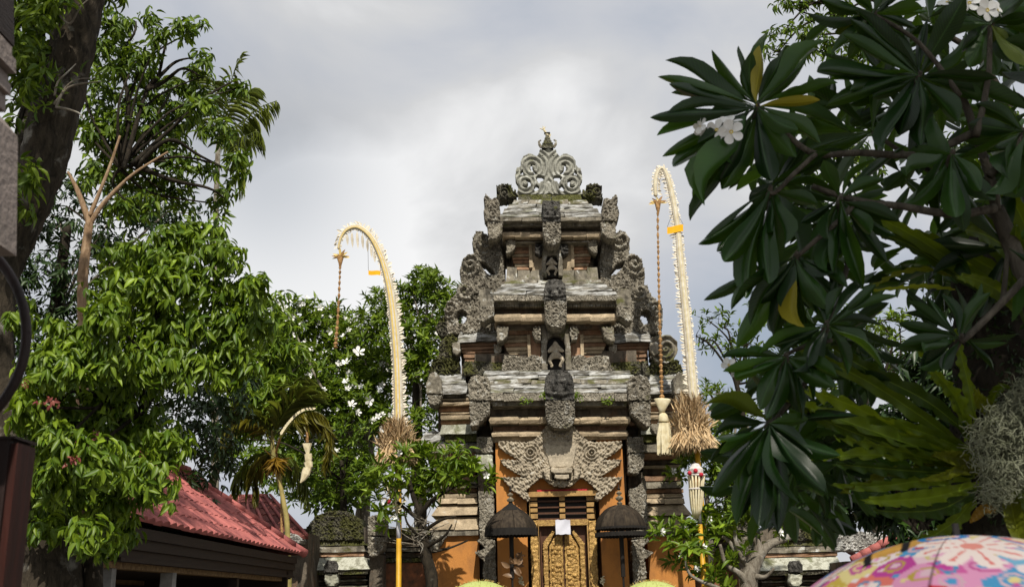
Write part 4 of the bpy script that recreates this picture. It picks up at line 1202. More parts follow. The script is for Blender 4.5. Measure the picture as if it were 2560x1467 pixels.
# hanging fringe under the arch of that penjor
for px, py, l in [(868, 585, 30), (880, 580, 42), (893, 578, 46), (906, 585, 40), (918, 598, 34), (928, 612, 34), (936, 628, 30)]:
    leaf_objects(pl_root, T_LANCE, M_WHITEL, P(px, py, 20.6)[None], np.array([[0.05, 0, -1.0]]), np.array([[0, -1.0, 0]]), np.array([l * 0.0082]), np.array([0.06]), 'hanging_leaf')
pr_root, pr_pts, pr_q = penjor('bleached white penjor with orange flag and a long pale tassel beside the tower', [(1736, 1035, 16), (1732, 980, 16), (1722, 860, 15), (1710, 740, 13), (1700, 640, 12), (1696, 590, 10), (1686, 520, 10), (1672, 455, 9), (1658, 422, 7), (1645, 428, 7), (1638, 455, 7), (1639, 490, 6)],
       None, (1728, 1064, 118, 88), (1688, 573, 40, 17, -7), [(1644, 505, 6), (1645, 600, 6), (1648, 760, 7), (1651, 860, 9), (1655, 1000, 10)],
       [('tassel_fan', [(1655, 1034, 5), (1655, 1020, 11), (1656, 1000, 21), (1656, 997, 20)], M_CREAM), ('tassel_bell', [(1658, 1032, 6), (1658, 1036, 10), (1659, 1052, 14), (1659, 1054, 12)], M_CREAM)], 20.7, -1)
kk = 44
for i in range(kk):
    th = RNG.uniform(0, 6.28); p = P(1661, 1058, 20.7) + np.array([math.cos(th) * 0.085, math.sin(th) * 0.06, 0])
    e = P(1661 + 13 * math.cos(th) + RNG.normal() * 3, 1138 - RNG.uniform(0, 8), 20.7) + np.array([0, math.sin(th) * 0.1, 0])
    MB().tube([p, (p + e) / 2 + np.array([math.cos(th) * .02, 0, 0]), e], [0.03, 0.028, 0.012], 5).build('tassel_strand', M_CREAM, pr_root)

# small penjor with a woven pendant among the young palms
sp = thing('small_penjor', 'small ochre palm leaf penjor arch with a pale woven pendant beside the young palm', 'penjor arch', (P(715, 1330, 19.2)[0], 19.2, 0))
q = [P(x, y, 19.2) for x, y in [(700, 1095), (718, 1068), (742, 1042), (766, 1030), (796, 1032), (818, 1052), (828, 1090), (822, 1128)]]
qs = smooth_path(q, 5)
MB().tube([P(722, 1330, 19.9) * np.array([1, 1, 0]), P(704, 1220, 19.85), P(690, 1130, 19.6), q[0]], [0.03, 0.025, 0.022, 0.02], 6).build('bamboo_pole', M_ROPE, sp)
MB().tube(qs, list(np.linspace(0.03, 0.012, len(qs))), 6).build('arch_stem', M_LOLIVE, sp)
for i in range(1, 18):
    p = qs[i] + np.array([0, -0.02, 0.03])
    leaf_objects(sp, T_LANCE, M_CREAM, p[None], unit(qs[i] - qs[i - 1])[None] + np.array([[0, -.3, .4]]), np.array([[0, -1.0, .6]]), np.array([.1]), np.array([.06]), 'braid_leaf')
lp = []
for i in range(8, len(qs) - 1):
    for r in range(7):
        t = unit(qs[i + 1] - qs[i]); lp.append((qs[i] + t * RNG.uniform(0, .1), np.array([-0.25 * (1 if i > 22 else .2), RNG.normal() * .2, -1.0]) + t * 0.6, RNG.uniform(0.3, 0.5)))
leaf_objects(sp, T_LANCE, M_LOLIVE, np.array([a[0] for a in lp]), np.array([a[1] for a in lp]), RNG.normal(size=(len(lp), 3)) + np.array([0, -2, 0]), np.array([a[2] for a in lp]), np.full(len(lp), .05), 'fringe_leaf')
MB().tube([P(766, 1034, 19.2), P(768, 1105, 19.2)], 0.022, 6, 0.2).build('pendant_cord', M_ROPE, sp)
for nm, pts_, mt in (('pendant_fan', [(769, 1136, 4), (768, 1120, 12), (768, 1108, 17)], M_CREAM), ('pendant_bell', [(770, 1134, 12), (771, 1148, 13), (770, 1156, 9)], M_CREAM), ('pendant_bell', [(771, 1154, 14), (772, 1166, 13), (770, 1172, 9)], M_CREAM), ('pendant_tail', [(769, 1170, 14), (764, 1184, 13), (757, 1198, 7), (751, 1206, 2)], M_CREAM)):
    MB().tube([P(x, y, 19.2) for x, y, w in pts_], [w * .78 * mpp(760, 1150, 19.2) for x, y, w in pts_], 8, 0.12, flat=0.6).build(nm, mt, sp)

# ---------------------------------------------------------------- black ceremonial parasols
def parasol(label, px, top, rim, hw, Y, squash, flower):
    c = P(px, rim, Y)
    mp = mpp(px, rim, Y)
    R = hw * mp
    H = P(px, top, Y)[2] - c[2]
    root = thing('ceremonial_parasol', label, 'parasol', (c[0], Y, 0), 'black parasols flanking the door')
    n = 12
    for g_ in range(n):
        V, Fc = [], []
        for i in range(9):
            t = i / 8
            for j in range(5):
                a = 2 * math.pi * (g_ + j / 4) / n + 0.13
                sag = 1 - 0.045 * math.sin(math.pi * j / 4) * t
                r = R * math.sin(min(1, t) * math.pi / 2 * 0.98) ** squash * sag
                z = H * (math.cos(t * math.pi / 2)) ** (1.0 if squash == 1 else 1.25)
                V.append(c + np.array([r * math.cos(a), r * math.sin(a), z]))
        for i in range(8):
            for j in range(4):
                Fc.append((i * 5 + j, (i + 1) * 5 + j, (i + 1) * 5 + j + 1, i * 5 + j + 1))
        add('canopy_panel', V, Fc, M_SOOT, root, True)
    b = MB()
    for g_ in range(n):
        a = 2 * math.pi * g_ / n + 0.13
        b = MB().tube([c + np.array([R * 1.01 * math.sin(t * math.pi / 2 * .98) ** squash * math.cos(a), R * 1.01 * math.sin(t * math.pi / 2 * .98) ** squash * math.sin(a), H * 1.01 * math.cos(t * math.pi / 2) ** (1.0 if squash == 1 else 1.25)]) for t in np.linspace(0.1, 1, 7)], 0.008, 4)
        b.build('rib', M_SOOT, root)
    for i, (z0, z1) in enumerate(((0.01, -0.055), (-0.045, -0.125)) if not flower else ((0.01, -0.03), (-0.095, -0.175))):
        V, Fc = [], []
        m_ = 96
        for j in range(m_):
            a = 2 * math.pi * j / m_
            rr = R * (1.0 + 0.015 * i + 0.012 * math.sin(a * 24))
            V.append(c + np.array([rr * math.cos(a), rr * math.sin(a), z0]))
            V.append(c + np.array([rr * 1.01 * math.cos(a), rr * 1.01 * math.sin(a), z1 - 0.012 * (j % 2)]))
        Fc = [(2 * j, 2 * j + 1, (2 * j + 3) % (2 * m_), (2 * j + 2) % (2 * m_)) for j in range(m_)]
        add('valance', V, Fc, M_FRINGE, root)
    MB().tube([np.array([c[0], Y, 0]), c, c + np.array([0, 0, H * .97])], [0.024, 0.022, 0.018], 8).build('pole', M_BLACKW, root)
    MB().tube([np.array([c[0], Y, c[2] - 0.95]), np.array([c[0], Y, c[2] - 0.1])], 0.045, 8).build('pole_sleeve', M_BLACKW, root)
    f = c + np.array([0, 0, H])
    for nm, r, z in (('finial_ball', .06, .05), ('finial_ball', .082, .15), ('finial_ball', .06, .25), ('finial_ball', .038, .33)):
        MB().lathe(f, [(0.012, z - r * .9), (r * .8, z - r * .55), (r, z - r * 0.1), (r * .45, z + r * .35), (.012, z + r * .6)], 10).build(nm, M_BRASS if r > .05 else M_BLACKW, root)
    MB().lathe(f, [(.012, .3), (.012, .36), (.004, .42)], 6).build('finial_spike', M_BLACKW, root)
    if flower:
        for i in range(12):
            a = 2 * math.pi * i / 12
            leaf_objects(root, T_LANCE, M_BRASS, (f + np.array([0, 0, 0.0]))[None], np.array([[math.cos(a), math.sin(a), -0.12]]), np.array([[0, 0, 1.0]]), np.array([.16]), np.array([.09]), 'crown_leaf')
    else:
        MB().lathe(f, [(R * .44, -H * .17), (R * .26, -H * .01), (R * .1, H * .12), (0.03, H * .22), (.012, H * .25)], 14).build('top_cap', M_FRINGE, root)
    # spray of dry leaves tied to the pole
    return root
parasol('black ceremonial parasol with a pointed cap and closed valance by the gilded door', 1278, 1266, 1323, 65, 21.3, 1.25, False)
parasol('black dome parasol with a ring of silver leaves under its finial, its valance torn open', 1552, 1262, 1318, 64, 21.3, 0.92, True)
# dry leaf offering tied by the first parasol and flowers stuck to the wall
for px, py, Y, lab in ((1289, 1408, 21.25, 'dry leaf spray tied to the pole of the pointed parasol'), (1303, 1450, 21.9, 'pale flower offering low on the orange wall under the pointed parasol'), (1504, 1452, 21.9, 'pale flower offering fixed low on the orange wall under the dome parasol')):
    c = P(px, py, Y)
    k = 16 if Y < 21.5 else 22
    s = 0.20 if Y < 21.5 else 0.07
    pp = c + RNG.normal(size=(k, 3)) * s * 0.4 * np.array([.5, .4, 1])
    V, Fc, luv = leaf_cloud(T_LANCE, pp, RNG.normal(size=(k, 3)) + np.array([.3, -.3, .2]), RNG.normal(size=(k, 3)) + np.array([0, -2, 0]), np.full(k, s), np.full(k, s * .55), RNG.uniform(0, 1, k))
    tag(add('leaf_offering', V, Fc, M_LDRY if Y < 21.5 else M_CREAM, None, True, luv, origin=c), lab, 'offering', 'leaf offerings at the gate')

# ---------------------------------------------------------------- yellow green parasols that only just reach into view
for px, Y, lab in ((1199, 18.2, 'yellow green parasol top with a thin fringe below the pointed black parasol'), (1628, 18.2, 'yellow green parasol top with a thin fringe below the dome shaped black parasol')):
    c = P(px, 1451, Y)
    root = thing('yellow_parasol', lab, 'parasol', (c[0], Y, 0), 'yellow parasols in front of the steps')
    for g_ in range(8):
        V, Fc = [], []
        for i in range(8):
            t = i / 7
            for j in range(4):
                a = 2 * math.pi * (g_ + j / 3) / 8
                r = 0.56 * math.sin(t * math.pi / 2); z = -0.36 * (1 - math.cos(t * math.pi / 2))
                V.append(c + np.array([r * math.cos(a), r * math.sin(a), z]))
        for i in range(7):
            for j in range(3):
                Fc.append((i * 4 + j, (i + 1) * 4 + j, (i + 1) * 4 + j + 1, i * 4 + j + 1))
        add('canopy_panel', V, Fc, M_YGREEN, root, True)
    MB().tube([(c[0], Y, 0), c], 0.02, 6).build('pole', M_YPOLE, root)
    k = 260
    th = RNG.uniform(0, 6.28, k); t = RNG.uniform(0.05, 1, k)
    pp = c + np.c_[0.56 * np.sin(t * 1.57) * np.cos(th), 0.56 * np.sin(t * 1.57) * np.sin(th), -0.36 * (1 - np.cos(t * 1.57))]
    V, Fc, luv = leaf_cloud(T_SIMPLE, pp, np.c_[np.cos(th) * .7, np.sin(th) * .7, np.full(k, .7)], RNG.normal(size=(k, 3)), np.full(k, .045), np.full(k, .008), RNG.uniform(0, 1, k))
    tag(add('short_fringe', V, Fc, M_YELST, root, False, luv), kind='stuff')

# ---------------------------------------------------------------- carved side walls with hipped caps
def sidewall(label, x0, x1, rows, Y, tongue_px, cap, mirror):
    c = P((x0 + x1) / 2, 1467, Y)
    root = thing('carved_wall', label, 'wall', (c[0], Y + 0.6, 0), 'carved walls beside the gate')
    for (nm, mt, t, b_, p0, p1, dYt, dYf, jit) in rows:
        course(root, nm, mt, (x0 + t[0], x1 - t[1], p0), (x0 + b_[0], x1 - b_[1], p1), Y + dYt, Y + dYf, Y + 1.3, jit)
    relief(root, 'guardian_face', M_BLACK, [(tongue_px - 16, 1430), (tongue_px - 16, 1412), (tongue_px - 8, 1400), (tongue_px + 8, 1400), (tongue_px + 16, 1412), (tongue_px + 16, 1430)], Y - 0.32, 0.5, 0.05, 'rough', res=2)
    relief(root, 'carved_tongue', M_LEDGE, [(tongue_px - 15, 1434), (tongue_px + 15, 1434), (tongue_px + 14, 1456), (tongue_px + 8, 1464), (tongue_px - 8, 1464), (tongue_px - 14, 1456)], Y - 0.28, 0.5, 0.04, 'rough', res=2)
    z = P(x0, 1430, Y)[2]
    q0, q1 = P(x0 + 14, 1440, Y + 0.3), P(x1 - 14, 1440, Y + 0.3)
    MB().box(q0[0], q1[0], Y + 0.3, Y + 1.2, 0, z + 0.9).build('core_masonry', M_DARKC, root)
    relief(root, 'wall_cap', M_MOSSY, cap, Y + 0.12, 0.8, 0.12, 'leaf', res=2.2)
    return root
rowsL = [('stone_course', M_MOSSY, (14, 20), (8, 12), 1350, 1364, .12, .1, .015), ('stone_course', M_STONE, (6, 16), (6, 14), 1366, 1380, .06, .05, .012), ('brick_course', M_BRICK, (8, 16), (8, 16), 1382, 1391, .1, .1, .01),
         ('ledge_stone', M_LEDGE, (16, 16), (0, 2), 1393, 1424, .05, -.22, .012), ('stone_course', M_MOSSY, (2, 6), (4, 8), 1425, 1436, -.2, -.16, .012), ('brick_course', M_DARKC, (10, 10), (10, 10), 1440, 1446, .12, .12, .01),
         ('brick_course', M_STONE, (8, 8), (8, 8), 1449, 1454, .05, .05, .01), ('brick_course', M_DARKC, (10, 10), (10, 10), 1456, 1461, .12, .12, .01), ('brick_course', M_STONE, (8, 8), (8, 8), 1464, 1472, .05, .05, .01), ('plinth_stone', M_DARKC, (6, 6), (6, 6), 1474, 1690, .02, .0, .01)]
sidewall('carved wall with mossy domed cap and pale green ledge between the red roof and the penjor', 722, 926, rowsL, 22.2, 827, [(760, 1350), (768, 1318), (790, 1290), (826, 1276), (866, 1278), (898, 1296), (908, 1322), (906, 1350)], False)
sidewall('carved wall with cream ledge behind the pale branched frangipani and printed umbrella', 1896, 2110, rowsL, 22.2, 1990, [(1935, 1350), (1942, 1326), (1960, 1306), (1990, 1298), (2020, 1294), (2052, 1300), (2072, 1322), (2078, 1350)], True)
# pier between the walls and the gate
for s, x0, x1, lab in ((-1, 920, 962, 'narrow carved grey pier between the mossy wall and the first frangipani'), (1, 1838, 1880, 'narrow carved pier behind the pale branched frangipani')):
    c = P((x0 + x1) / 2, 1400, 22.0)
    root = thing('carved_pier', lab, 'pier', (c[0], 22.3, 0), 'narrow carved piers')
    relief(root, 'pier_head', M_CARVE, [(x0, 1292), (x0 + 20, 1286), (x1, 1292), (x1, 1338), (x0, 1338)], 21.95, 0.6, 0.06, 'leaf')
    relief(root, 'pier_bracket', M_CARVE, [(x0, 1341), (x1, 1341), (x1 - 4, 1372), (x1 - 18, 1388), (x0 + 8, 1392), (x0, 1380)], 21.95, 0.6, 0.07, 'leaf')
    q0, q1 = P(x0 + 4, 1390, 22.15), P(x1 - 4, 1390, 22.15)
    MB().box(q0[0], q1[0], 22.15, 23.2, 0, q0[2] + 0.02).build('pier_shaft', M_DARKC, root)
# dark low wall that fills between pier and gate wing
for x0, x1, lab in ((955, 1090, 'dark mossy wall behind the first frangipani trunk'), (1712, 1845, 'shaded mossy wall behind the frangipani near the dome parasol')):
    c = P((x0 + x1) / 2, 1420, 22.5)
    root = thing('mossy_wall', lab, 'wall', (c[0], 23.0, 0), 'mossy walls beside the gate')
    for p0, p1, d, mt in ((1318, 1336, .0, M_MOSSY), (1338, 1350, .1, M_STONE), (1353, 1366, .2, M_DARKC), (1368, 1378, .1, M_STONE), (1381, 1392, .2, M_DARKC), (1394, 1404, .12, M_MOSSY)):
        course(root, 'stone_course', mt, (x0, x1, p0), (x0, x1, p1), 22.5 + d, 22.5 + d, 23.4, .015)
    course(root, 'wall_panel', simple('faded_red_plaster', (0.30, 0.115, 0.055), 0.9, 0.05, 6, 0.3, 0.2, col2=(0.10, 0.06, 0.04), obj=False), (x0, x1, 1406), (x0, x1, 1690), 22.65, 22.65, 23.4, .01)

# ---------------------------------------------------------------- offerings on bamboo poles
def offering(label, px, bot, top, Y, kind):
    c = P(px, bot, Y)
    root = thing('offering_pole', label, 'offering pole', (c[0], Y, 0), 'offering poles before the gate')
    mp = mpp(px, bot, Y)
    MB().tube([np.array([c[0], Y, 0]), c], [0.055, 0.045], 8).build('yellow_pole', M_YPOLE, root, True)
    if kind == 'tuft':
        MB().tube([c, P(px - 1, bot - 32, Y), P(px - 5, bot - 60, Y)], [0.045, 0.04, 0.02], 8).build('cloth_wrap', M_PAPER, root, True)
        MB().tube([P(px - 5, bot - 60, Y), P(px - 9, bot - 96, Y), P(px - 12, bot - 130, Y)], [0.02, 0.02, 0.012], 6).build('cane_tip', M_CREAM, root)
        k = 70
        pp = P(px - 14, bot - 100, Y) + RNG.normal(size=(k, 3)) * np.array([.09, .07, .16])
        V, Fc, luv = leaf_cloud(T_LANCE, pp, RNG.normal(size=(k, 3)) + np.array([0, -.2, .3]), RNG.normal(size=(k, 3)) + np.array([0, -1, 0]), RNG.uniform(.08, .2, k), np.full(k, .035), RNG.uniform(0, 1, k))
        tag(add('straw_tuft', V, Fc, M_CREAM, root, True, luv), kind='stuff')
        MB().ball(P(px - 26, bot - 92, Y - .1), 0.05, 6).build('red_flower', M_REDC, root, True)
    else:
        pr = [(px - 5, bot - 2, 5), (px - 5, bot - 44, 8), (px - 5, bot - 50, 8)]
        MB().tube([c, P(px - 4, bot - 40, Y), P(px - 4, bot - 84, Y)], [.045, .04, .03], 8).build('pole_top', M_POSTG, root, True)
        for j in range(14):
            a = 2 * math.pi * j / 14
            e = np.array([math.cos(a), math.sin(a), 0])
            r = [5, 12, 16, 17, 21]
            h = [bot - 14, bot - 40, bot - 74, bot - 100, bot - 124]
            MB().tube([P(px - 9, hh, Y) + e * rr * mp for rr, hh in zip(r, h)], [.02, .022, .022, .022, .018], 5).build('cane_slat', M_CREAM, root, True)
        for hh, rr in ((bot - 88, 17.5), (bot - 122, 21)):
            q = [P(px - 9, hh, Y) + np.array([math.cos(a), math.sin(a), 0]) * rr * mp for a in np.linspace(0, 6.2832, 17)]
            MB().tube(q, .022, 6).build('basket_hoop', M_WHITEC, root)
        MB().lathe(P(px - 9, bot - 118, Y), [(17 * mp, 0), (16 * mp, 8 * mp), (18 * mp, 9 * mp), (19 * mp, 20 * mp), (13 * mp, 26 * mp), (9 * mp, 33 * mp), (0.01, 35 * mp)], 12).build('white_canopy', M_WHITEC, root)
        for dx, dy in ((-17, -128), (12, -124), (-2, -134)):
            MB().ball(P(px - 9 + dx, bot + dy, Y - 0.17), 0.045, 6).build('red_bow', M_REDC, root, True)
        MB().lathe(P(px - 9, bot - 94, Y), [(14 * mp, 0), (15 * mp, 24 * mp), (9 * mp, 25 * mp)], 12).build('basket_lining', M_ROPE, root)
    return root
offering('yellow bamboo pole with pale cloth wrap and a frayed straw tuft before the mossy wall', 997, 1345, 1225, 20.2, 'tuft')
offering('tall cane offering basket with white cloth canopy and red bows on a yellow pole', 1750, 1310, 1180, 20.2, 'basket')

# ---------------------------------------------------------------- pavilion with the red tiled roof
XE, ZE, YN, YF = -3.42, 2.46, 10.4, 18.6
pv = P(755, 1384, 18.6); XE, ZE = pv[0], pv[2]
ap = P(466, 1186, 16.6)
XR, ZR = ap[0], ap[2]
pav = thing('red_roof_pavilion', 'open timber pavilion under a red clay tiled hip roof below the bright green tree', 'pavilion', (XR, 13.0, 0))
def tile_row(pa, pb, w, name='roof_tile', mat=M_TILE, n=None, parent=None):
    """one course of curved tiles from pa (eave) to pb (ridge)"""
    L = np.linalg.norm(pb - pa)
    n = n or max(1, int(L / 0.40))
    d = (pb - pa) / L
    side = unit(np.cross(d, [0, 0, 1.0])); nn = np.cross(side, d)
    for i in range(n):
        a = pa + d * L * (i / n) + nn * (0.008 + 0.010 * random.random()); b = pa + d * L * min(1, (i + 1.12) / n) + nn * 0.0
        V = []
        for p in (a, b):
            for k in range(5):
                u = -1 + k * 0.5
                V.append(p + side * u * w * 0.55 + nn * (0.05 * math.cos(u * 1.5) - 0.012))
        V += [a + side * -.55 * w - nn * .03, a + side * .55 * w - nn * .03]
        add(name, V, [(k, k + 1, k + 6, k + 5) for k in range(4)] + [(10, 11, 4, 3, 2, 1, 0)], mat, parent or pav, False)
W = 0.235
y = YN
while y < YF:
    run = 1.0 if y < 16.6 else max(0.02, (YF - y) / (YF - 16.6))
    e = np.array([XE, y, ZE]); r = np.array([XE + (XR - XE) * run, y, ZE + (ZR - ZE) * run])
    if run > 0.06:
        sag = (e + r) / 2
        tile_row(e, r, W, n=max(1, int(7 * run)))
    y += W
# hip and ridge caps
def caps(pa, pb, n, r, parent, mat):
    for i in range(n):
        a = pa + (pb - pa) * (i / n); b = pa + (pb - pa) * ((i + 1.08) / n)
        MB().tube([a, b], [r * 1.1, r * 0.92], 8).build('ridge_cap', mat, parent, True)
caps(np.array([XE + .04, YF + .05, ZE + .01]), np.array([XR, 16.6, ZR + .03]), 9, 0.075, pav, M_TILE)
caps(np.array([XR, 16.6, ZR + .05]), np.array([XR, YN, ZR + .05]), 18, 0.085, pav, M_TILE)
b = MB().put([(XE - .05, YN, ZE - .02), (XE - .05, YF - .02, ZE - .02), (XR, 16.6, ZR - .06), (XR, YN, ZR - .06)], [(0, 1, 2, 3)])
b.build('roof_underlay', M_WOODD, pav)
b = MB().put([(XE - .05, YF, ZE - .02), (2 * XR - XE, YF, ZE - .02), (XR, 16.6, ZR - .04)], [(0, 1, 2)]).put([(2 * XR - XE, YF, ZE - .02), (2 * XR - XE, YN, ZE - .02), (XR, YN, ZR - .04), (XR, 16.6, ZR - .04)], [(0, 1, 2, 3)])
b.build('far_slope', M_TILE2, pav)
for i in range(3):
    MB().box(XE - .10 - .03 * i, XE - .06 - .03 * i, YN, YF - .1, ZE - .168 - .11 * i, ZE - .06 - .11 * i).build('fascia_board', M_WOODD, pav)
MB().box(XE - .23, XE - .20, YN, YF - .12, ZE - .385, ZE - .06).build('fascia_back', M_WOODD, pav)
MB().box(XE - .34, XE - .20, YN, YF - .5, ZE - .46, ZE - .39).build('carved_trim', M_TRIM, pav)
MB().box(XE - .30, XE - .19, YN, YF - .5, ZE - .385, ZE - .37).build('eave_beam', M_WOODD, pav)
MB().box(2 * XR - XE, XE - .1, YN, YF - .1, ZE - .40, ZE - .36).build('ceiling_board', M_WOODD, pav)
MB().box(2 * XR - XE, XE - .17, YF - .09, YF - .05, ZE - .42, ZE - .05).build('fascia_board', M_WOODD, pav)
MB().box(2 * XR - XE - .02, 2 * XR - XE + .02, YN, YF - .12, ZE - .42, ZE - .05).build('fascia_board', M_WOODD, pav)
for yy, mt, w in ((10.5, M_POSTG, .06), (12.3, M_POSTG, .07), (15.2, M_WOODD, .06), (18.2, M_WOODD, .07)):
    MB().box(XE - .34, XE - .34 + 2 * w, yy, yy + 2 * w, 0, ZE - .46).build('post', mt, pav)
MB().box(XE - 2.7, XE - 2.5, YN, YF - .4, 0, ZE - .3).build('back_wall', simple('shaded_ochre_wall', (0.22, 0.14, 0.07), 0.9, 0.02, 4, 0.2, 0.2), pav)
MB().box(XE - 2.7, XE - .12, YF - .6, YF - .5, 0, ZE - .3).build('end_wall', M_WOODD, pav)
for i in range(5):
    MB().box(XE - 2.49, XE - 2.46, YN, YF - .4, ZE - .55 - .17 * i, ZE - .48 - .17 * i).build('wall_slat', M_WOODD, pav)

# second roof behind it
rf = thing('tiled_roof_house', 'low house with a dull dark red ridged roof behind the young palm', 'house', (P(650, 1330, 21)[0], 22.0, 0))
A, B = P(560, 1330, 20.6), P(760, 1345, 20.6)
top0, top1 = P(575, 1246, 22.4), P(668, 1244, 22.4)
for i in range(13):
    f = i / 12
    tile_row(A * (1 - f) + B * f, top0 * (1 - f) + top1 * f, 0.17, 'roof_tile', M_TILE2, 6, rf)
    if i % 2 == 0:
        MB().tube([A * (1 - f) + B * f + np.array([.07, -.05, .06]), top0 * (1 - f) + top1 * f + np.array([.07, -.05, .06])], 0.03, 5).build('roof_batten', M_TILE, rf)
caps(top0, top1, 5, .09, rf, M_TILE2)
MB().box(A[0], B[0], 21.0, 24, 0, A[2] - .02).build('wall', M_DARKC, rf)
# white carved ridge stone at the pavilion's far end
for lab, x0, x1, p0, p1, Y in (('white carved ridge stone above the hip end of the red roof', 676, 752, 1324, 1356, 20.4), ('white carved stone crest above the red edged roof by the printed umbrella', 2098, 2222, 1322, 1376, 20.2)):
    c = P((x0 + x1) / 2, p1, Y)
    r = relief(None, 'carved_crest', M_LICHENW, [(x0, p1), (x0 + 4, p0 + 8), (x0 + 14, p0), (x0 + 40, p0 + 6), (x1 - 12, p0 + 12), (x1, p1 - 10), (x1, p1)], Y, 0.5, 0.10, 'leaf', origin=(c[0], Y, c[2]))
    tag(r, lab, 'carved stone')
# red roofs beyond the bird nest fern
rr = thing('red_roof_edge', 'narrow red roof edge sloping down to the printed umbrella', 'roof', (P(2200, 1340, 20)[0], 20.5, 0))
caps(P(2130, 1400, 20.0), P(2290, 1312, 20.0), 7, 0.075, rr, M_TILE)
for i in range(9):
    f = i / 8
    pa = P(2145 + 160 * f, 1404 - 84 * f, 20.05)
    tile_row(pa + np.array([0.35, 0.3, -0.1]), pa + np.array([0.1, 0.9, .25]), .17, 'roof_tile', M_TILE2, 2, rr)
q = P(2215, 1385, 20.6)
MB().box(q[0] - .7, q[0] + 1.2, 20.9, 22, 0, q[2] - .1).build('wall', M_DARKC, rr)
ro = thing('red_white_ornament', 'small red and white ridge ornament between dark leaves', 'ornament', tuple(P(2020, 1303, 22.6)))
MB().tube([P(2008, 1256, 22.5), P(2050, 1228, 22.5)], .07, 6).build('red_ridge', M_TILE, ro)
c = P(2022, 1226, 22.6)
k = 20
leaf_objects(ro, T_LANCE, M_WHITEC, c + RNG.normal(size=(k, 3)) * .08, RNG.normal(size=(k, 3)) + np.array([0, -.3, .6]), RNG.normal(size=(k, 3)), np.full(k, .16), np.full(k, .06), 'white_petal')
MB().tube([P(2022, 1225, 22.6), P(2020, 1262, 22.6), P(2019, 1303, 22.6)], [.10, .07, .13], 8, .1).build('shaft', M_MOSSY, ro)

# ---------------------------------------------------------------- things at the left edge, close by
st = thing('timber_stand', 'dark red brown timber post with a big wooden hoop before the lichened trunk', 'timber stand', (P(0, 1400, 3.2)[0], 3.2, 0))
x1 = P(74, 1300, 3.34)[0]; zt = P(40, 1096, 3.2)[2]
MB().box(x1 - .16, x1 - .022, 3.2, 3.34, 0, zt).build('post', M_WOODR, st)
MB().box(x1 - .0215, x1, 3.21, 3.33, 0, zt - .012).build('post_board', simple('red_edge_board', (0.045, 0.011, 0.007), 0.6, 0.05, 5, 0.15, 0.25, col2=(0.018, 0.006, 0.004), stretch=(4, 4, .5), obj=False), st)
MB().box(x1 - .165, x1 - .004, 3.195, 3.345, zt, zt + .008).build('post_cap', M_WOODR, st)
q = [P(-211 + 277 * math.cos(a), 833 + 277 * math.sin(a), 3.2) for a in np.linspace(0, 2 * math.pi, 65)]
MB().tube(q, 0.5 * 25 * mpp(0, 833, 3.2), 10, cap=False).build('hoop', M_WOODR, st, True)
MB().tube([P(-211, 1110, 3.2), P(-160, 1180, 3.25), np.array([P(-30, 1180, 3.27)[0], 3.27, zt - .05])], .03, 8).build('hoop_bracket', M_WOODR, st)
pil = thing('stone_pillar', 'pinkish grey stone pillar with stepped mouldings in front of the leaning trunk', 'pillar', (P(-60, 600, 2.6)[0], 2.8, 0))
def pil_box(nm, px, p0, p1, Y, mt, top=None):
    a = P(px, p1, Y + .34); b_ = P(px if top is None else top, p0, Y + .34)
    V = []
    for z, x in ((a[2], a[0]), (b_[2], b_[0])):
        V += [(x - .32, Y, z), (x, Y, z), (x, Y + .34, z), (x - .32, Y + .34, z)]
    add(nm, V, [(0, 1, 5, 4), (1, 2, 6, 5), (2, 3, 7, 6), (3, 0, 4, 7), (4, 5, 6, 7), (0, 3, 2, 1)], mt, pil)
pil_box('pillar_shaft', 41, 345, 640, 2.6, M_PILLAR, 45)
pil_box('pillar_shoulder', 45, 298, 344, 2.6, M_PILLAR, 8)
for px, p0, p1 in ((14, 236, 282), (27, 212, 240), (20, 188, 212), (40, 150, 186), (30, 118, 150)):
    pil_box('moulding', px, p0, p1 - 1, 2.6, M_PILLAR)
pil_box('dark_beam', 36, -200, 117, 2.62, M_WOODD, 33)
pil_box('pillar_base', -70, 641, 2200, 2.66, M_PILLAR)
# ---------------------------------------------------------------- trees and palms
def B(Y, *bl, dY=0.0):
    return [(x, y, Y + RNG.uniform(-dY, dY), rx, ry) for x, y, rx, ry in bl]

# the leaning lichened trunk close to the camera
t1 = thing('leaning_tree', 'thick leaning tree trunk with pale lichen and drooping leaves along the picture edge', 'tree', (P(118, 1500, 9.6)[0], 9.6, 0))
trunk_tube(t1, M_BARK, [(225, -150, 9.5, 56), (196, 0, 9.5, 58), (176, 140, 9.5, 52), (132, 300, 9.5, 59), (97, 450, 9.5, 50), (48, 580, 9.5, 45), (6, 700, 9.5, 38), (-10, 850, 9.5, 41), (0, 1000, 9.5, 47), (30, 1110, 9.5, 58), (88, 1290, 9.5, 76), (112, 1467, 9.5, 88), (118, 1620, 9.6, 99), (120, 1840, 9.6, 117)], 22, 0.10)
trunk_tube(t1, M_BARK, [(118, 150, 9.8, 16), (84, 230, 9.8, 21), (68, 320, 9.8, 24), (72, 400, 9.7, 28), (92, 480, 9.6, 30)], 12, 0.12, name='side_stem')
for pts in ([(140, 270), (160, 225), (190, 200), (240, 196)], [(135, 262), (170, 220), (215, 208), (255, 205)], [(140, 268), (175, 275), (200, 285), (208, 300)], [(136, 240), (145, 205), (170, 180), (190, 160)], [(150, 40), (175, 60), (200, 20), (230, -10)], [(60, 150), (75, 180), (85, 200), (90, 215)]):
    MB().tube(smooth_path([P(x, y, 9.05) for x, y in pts], 4), list(np.linspace(.014, .005, 13)), 6, 0.15).build('twig', M_BARKG, t1, True)
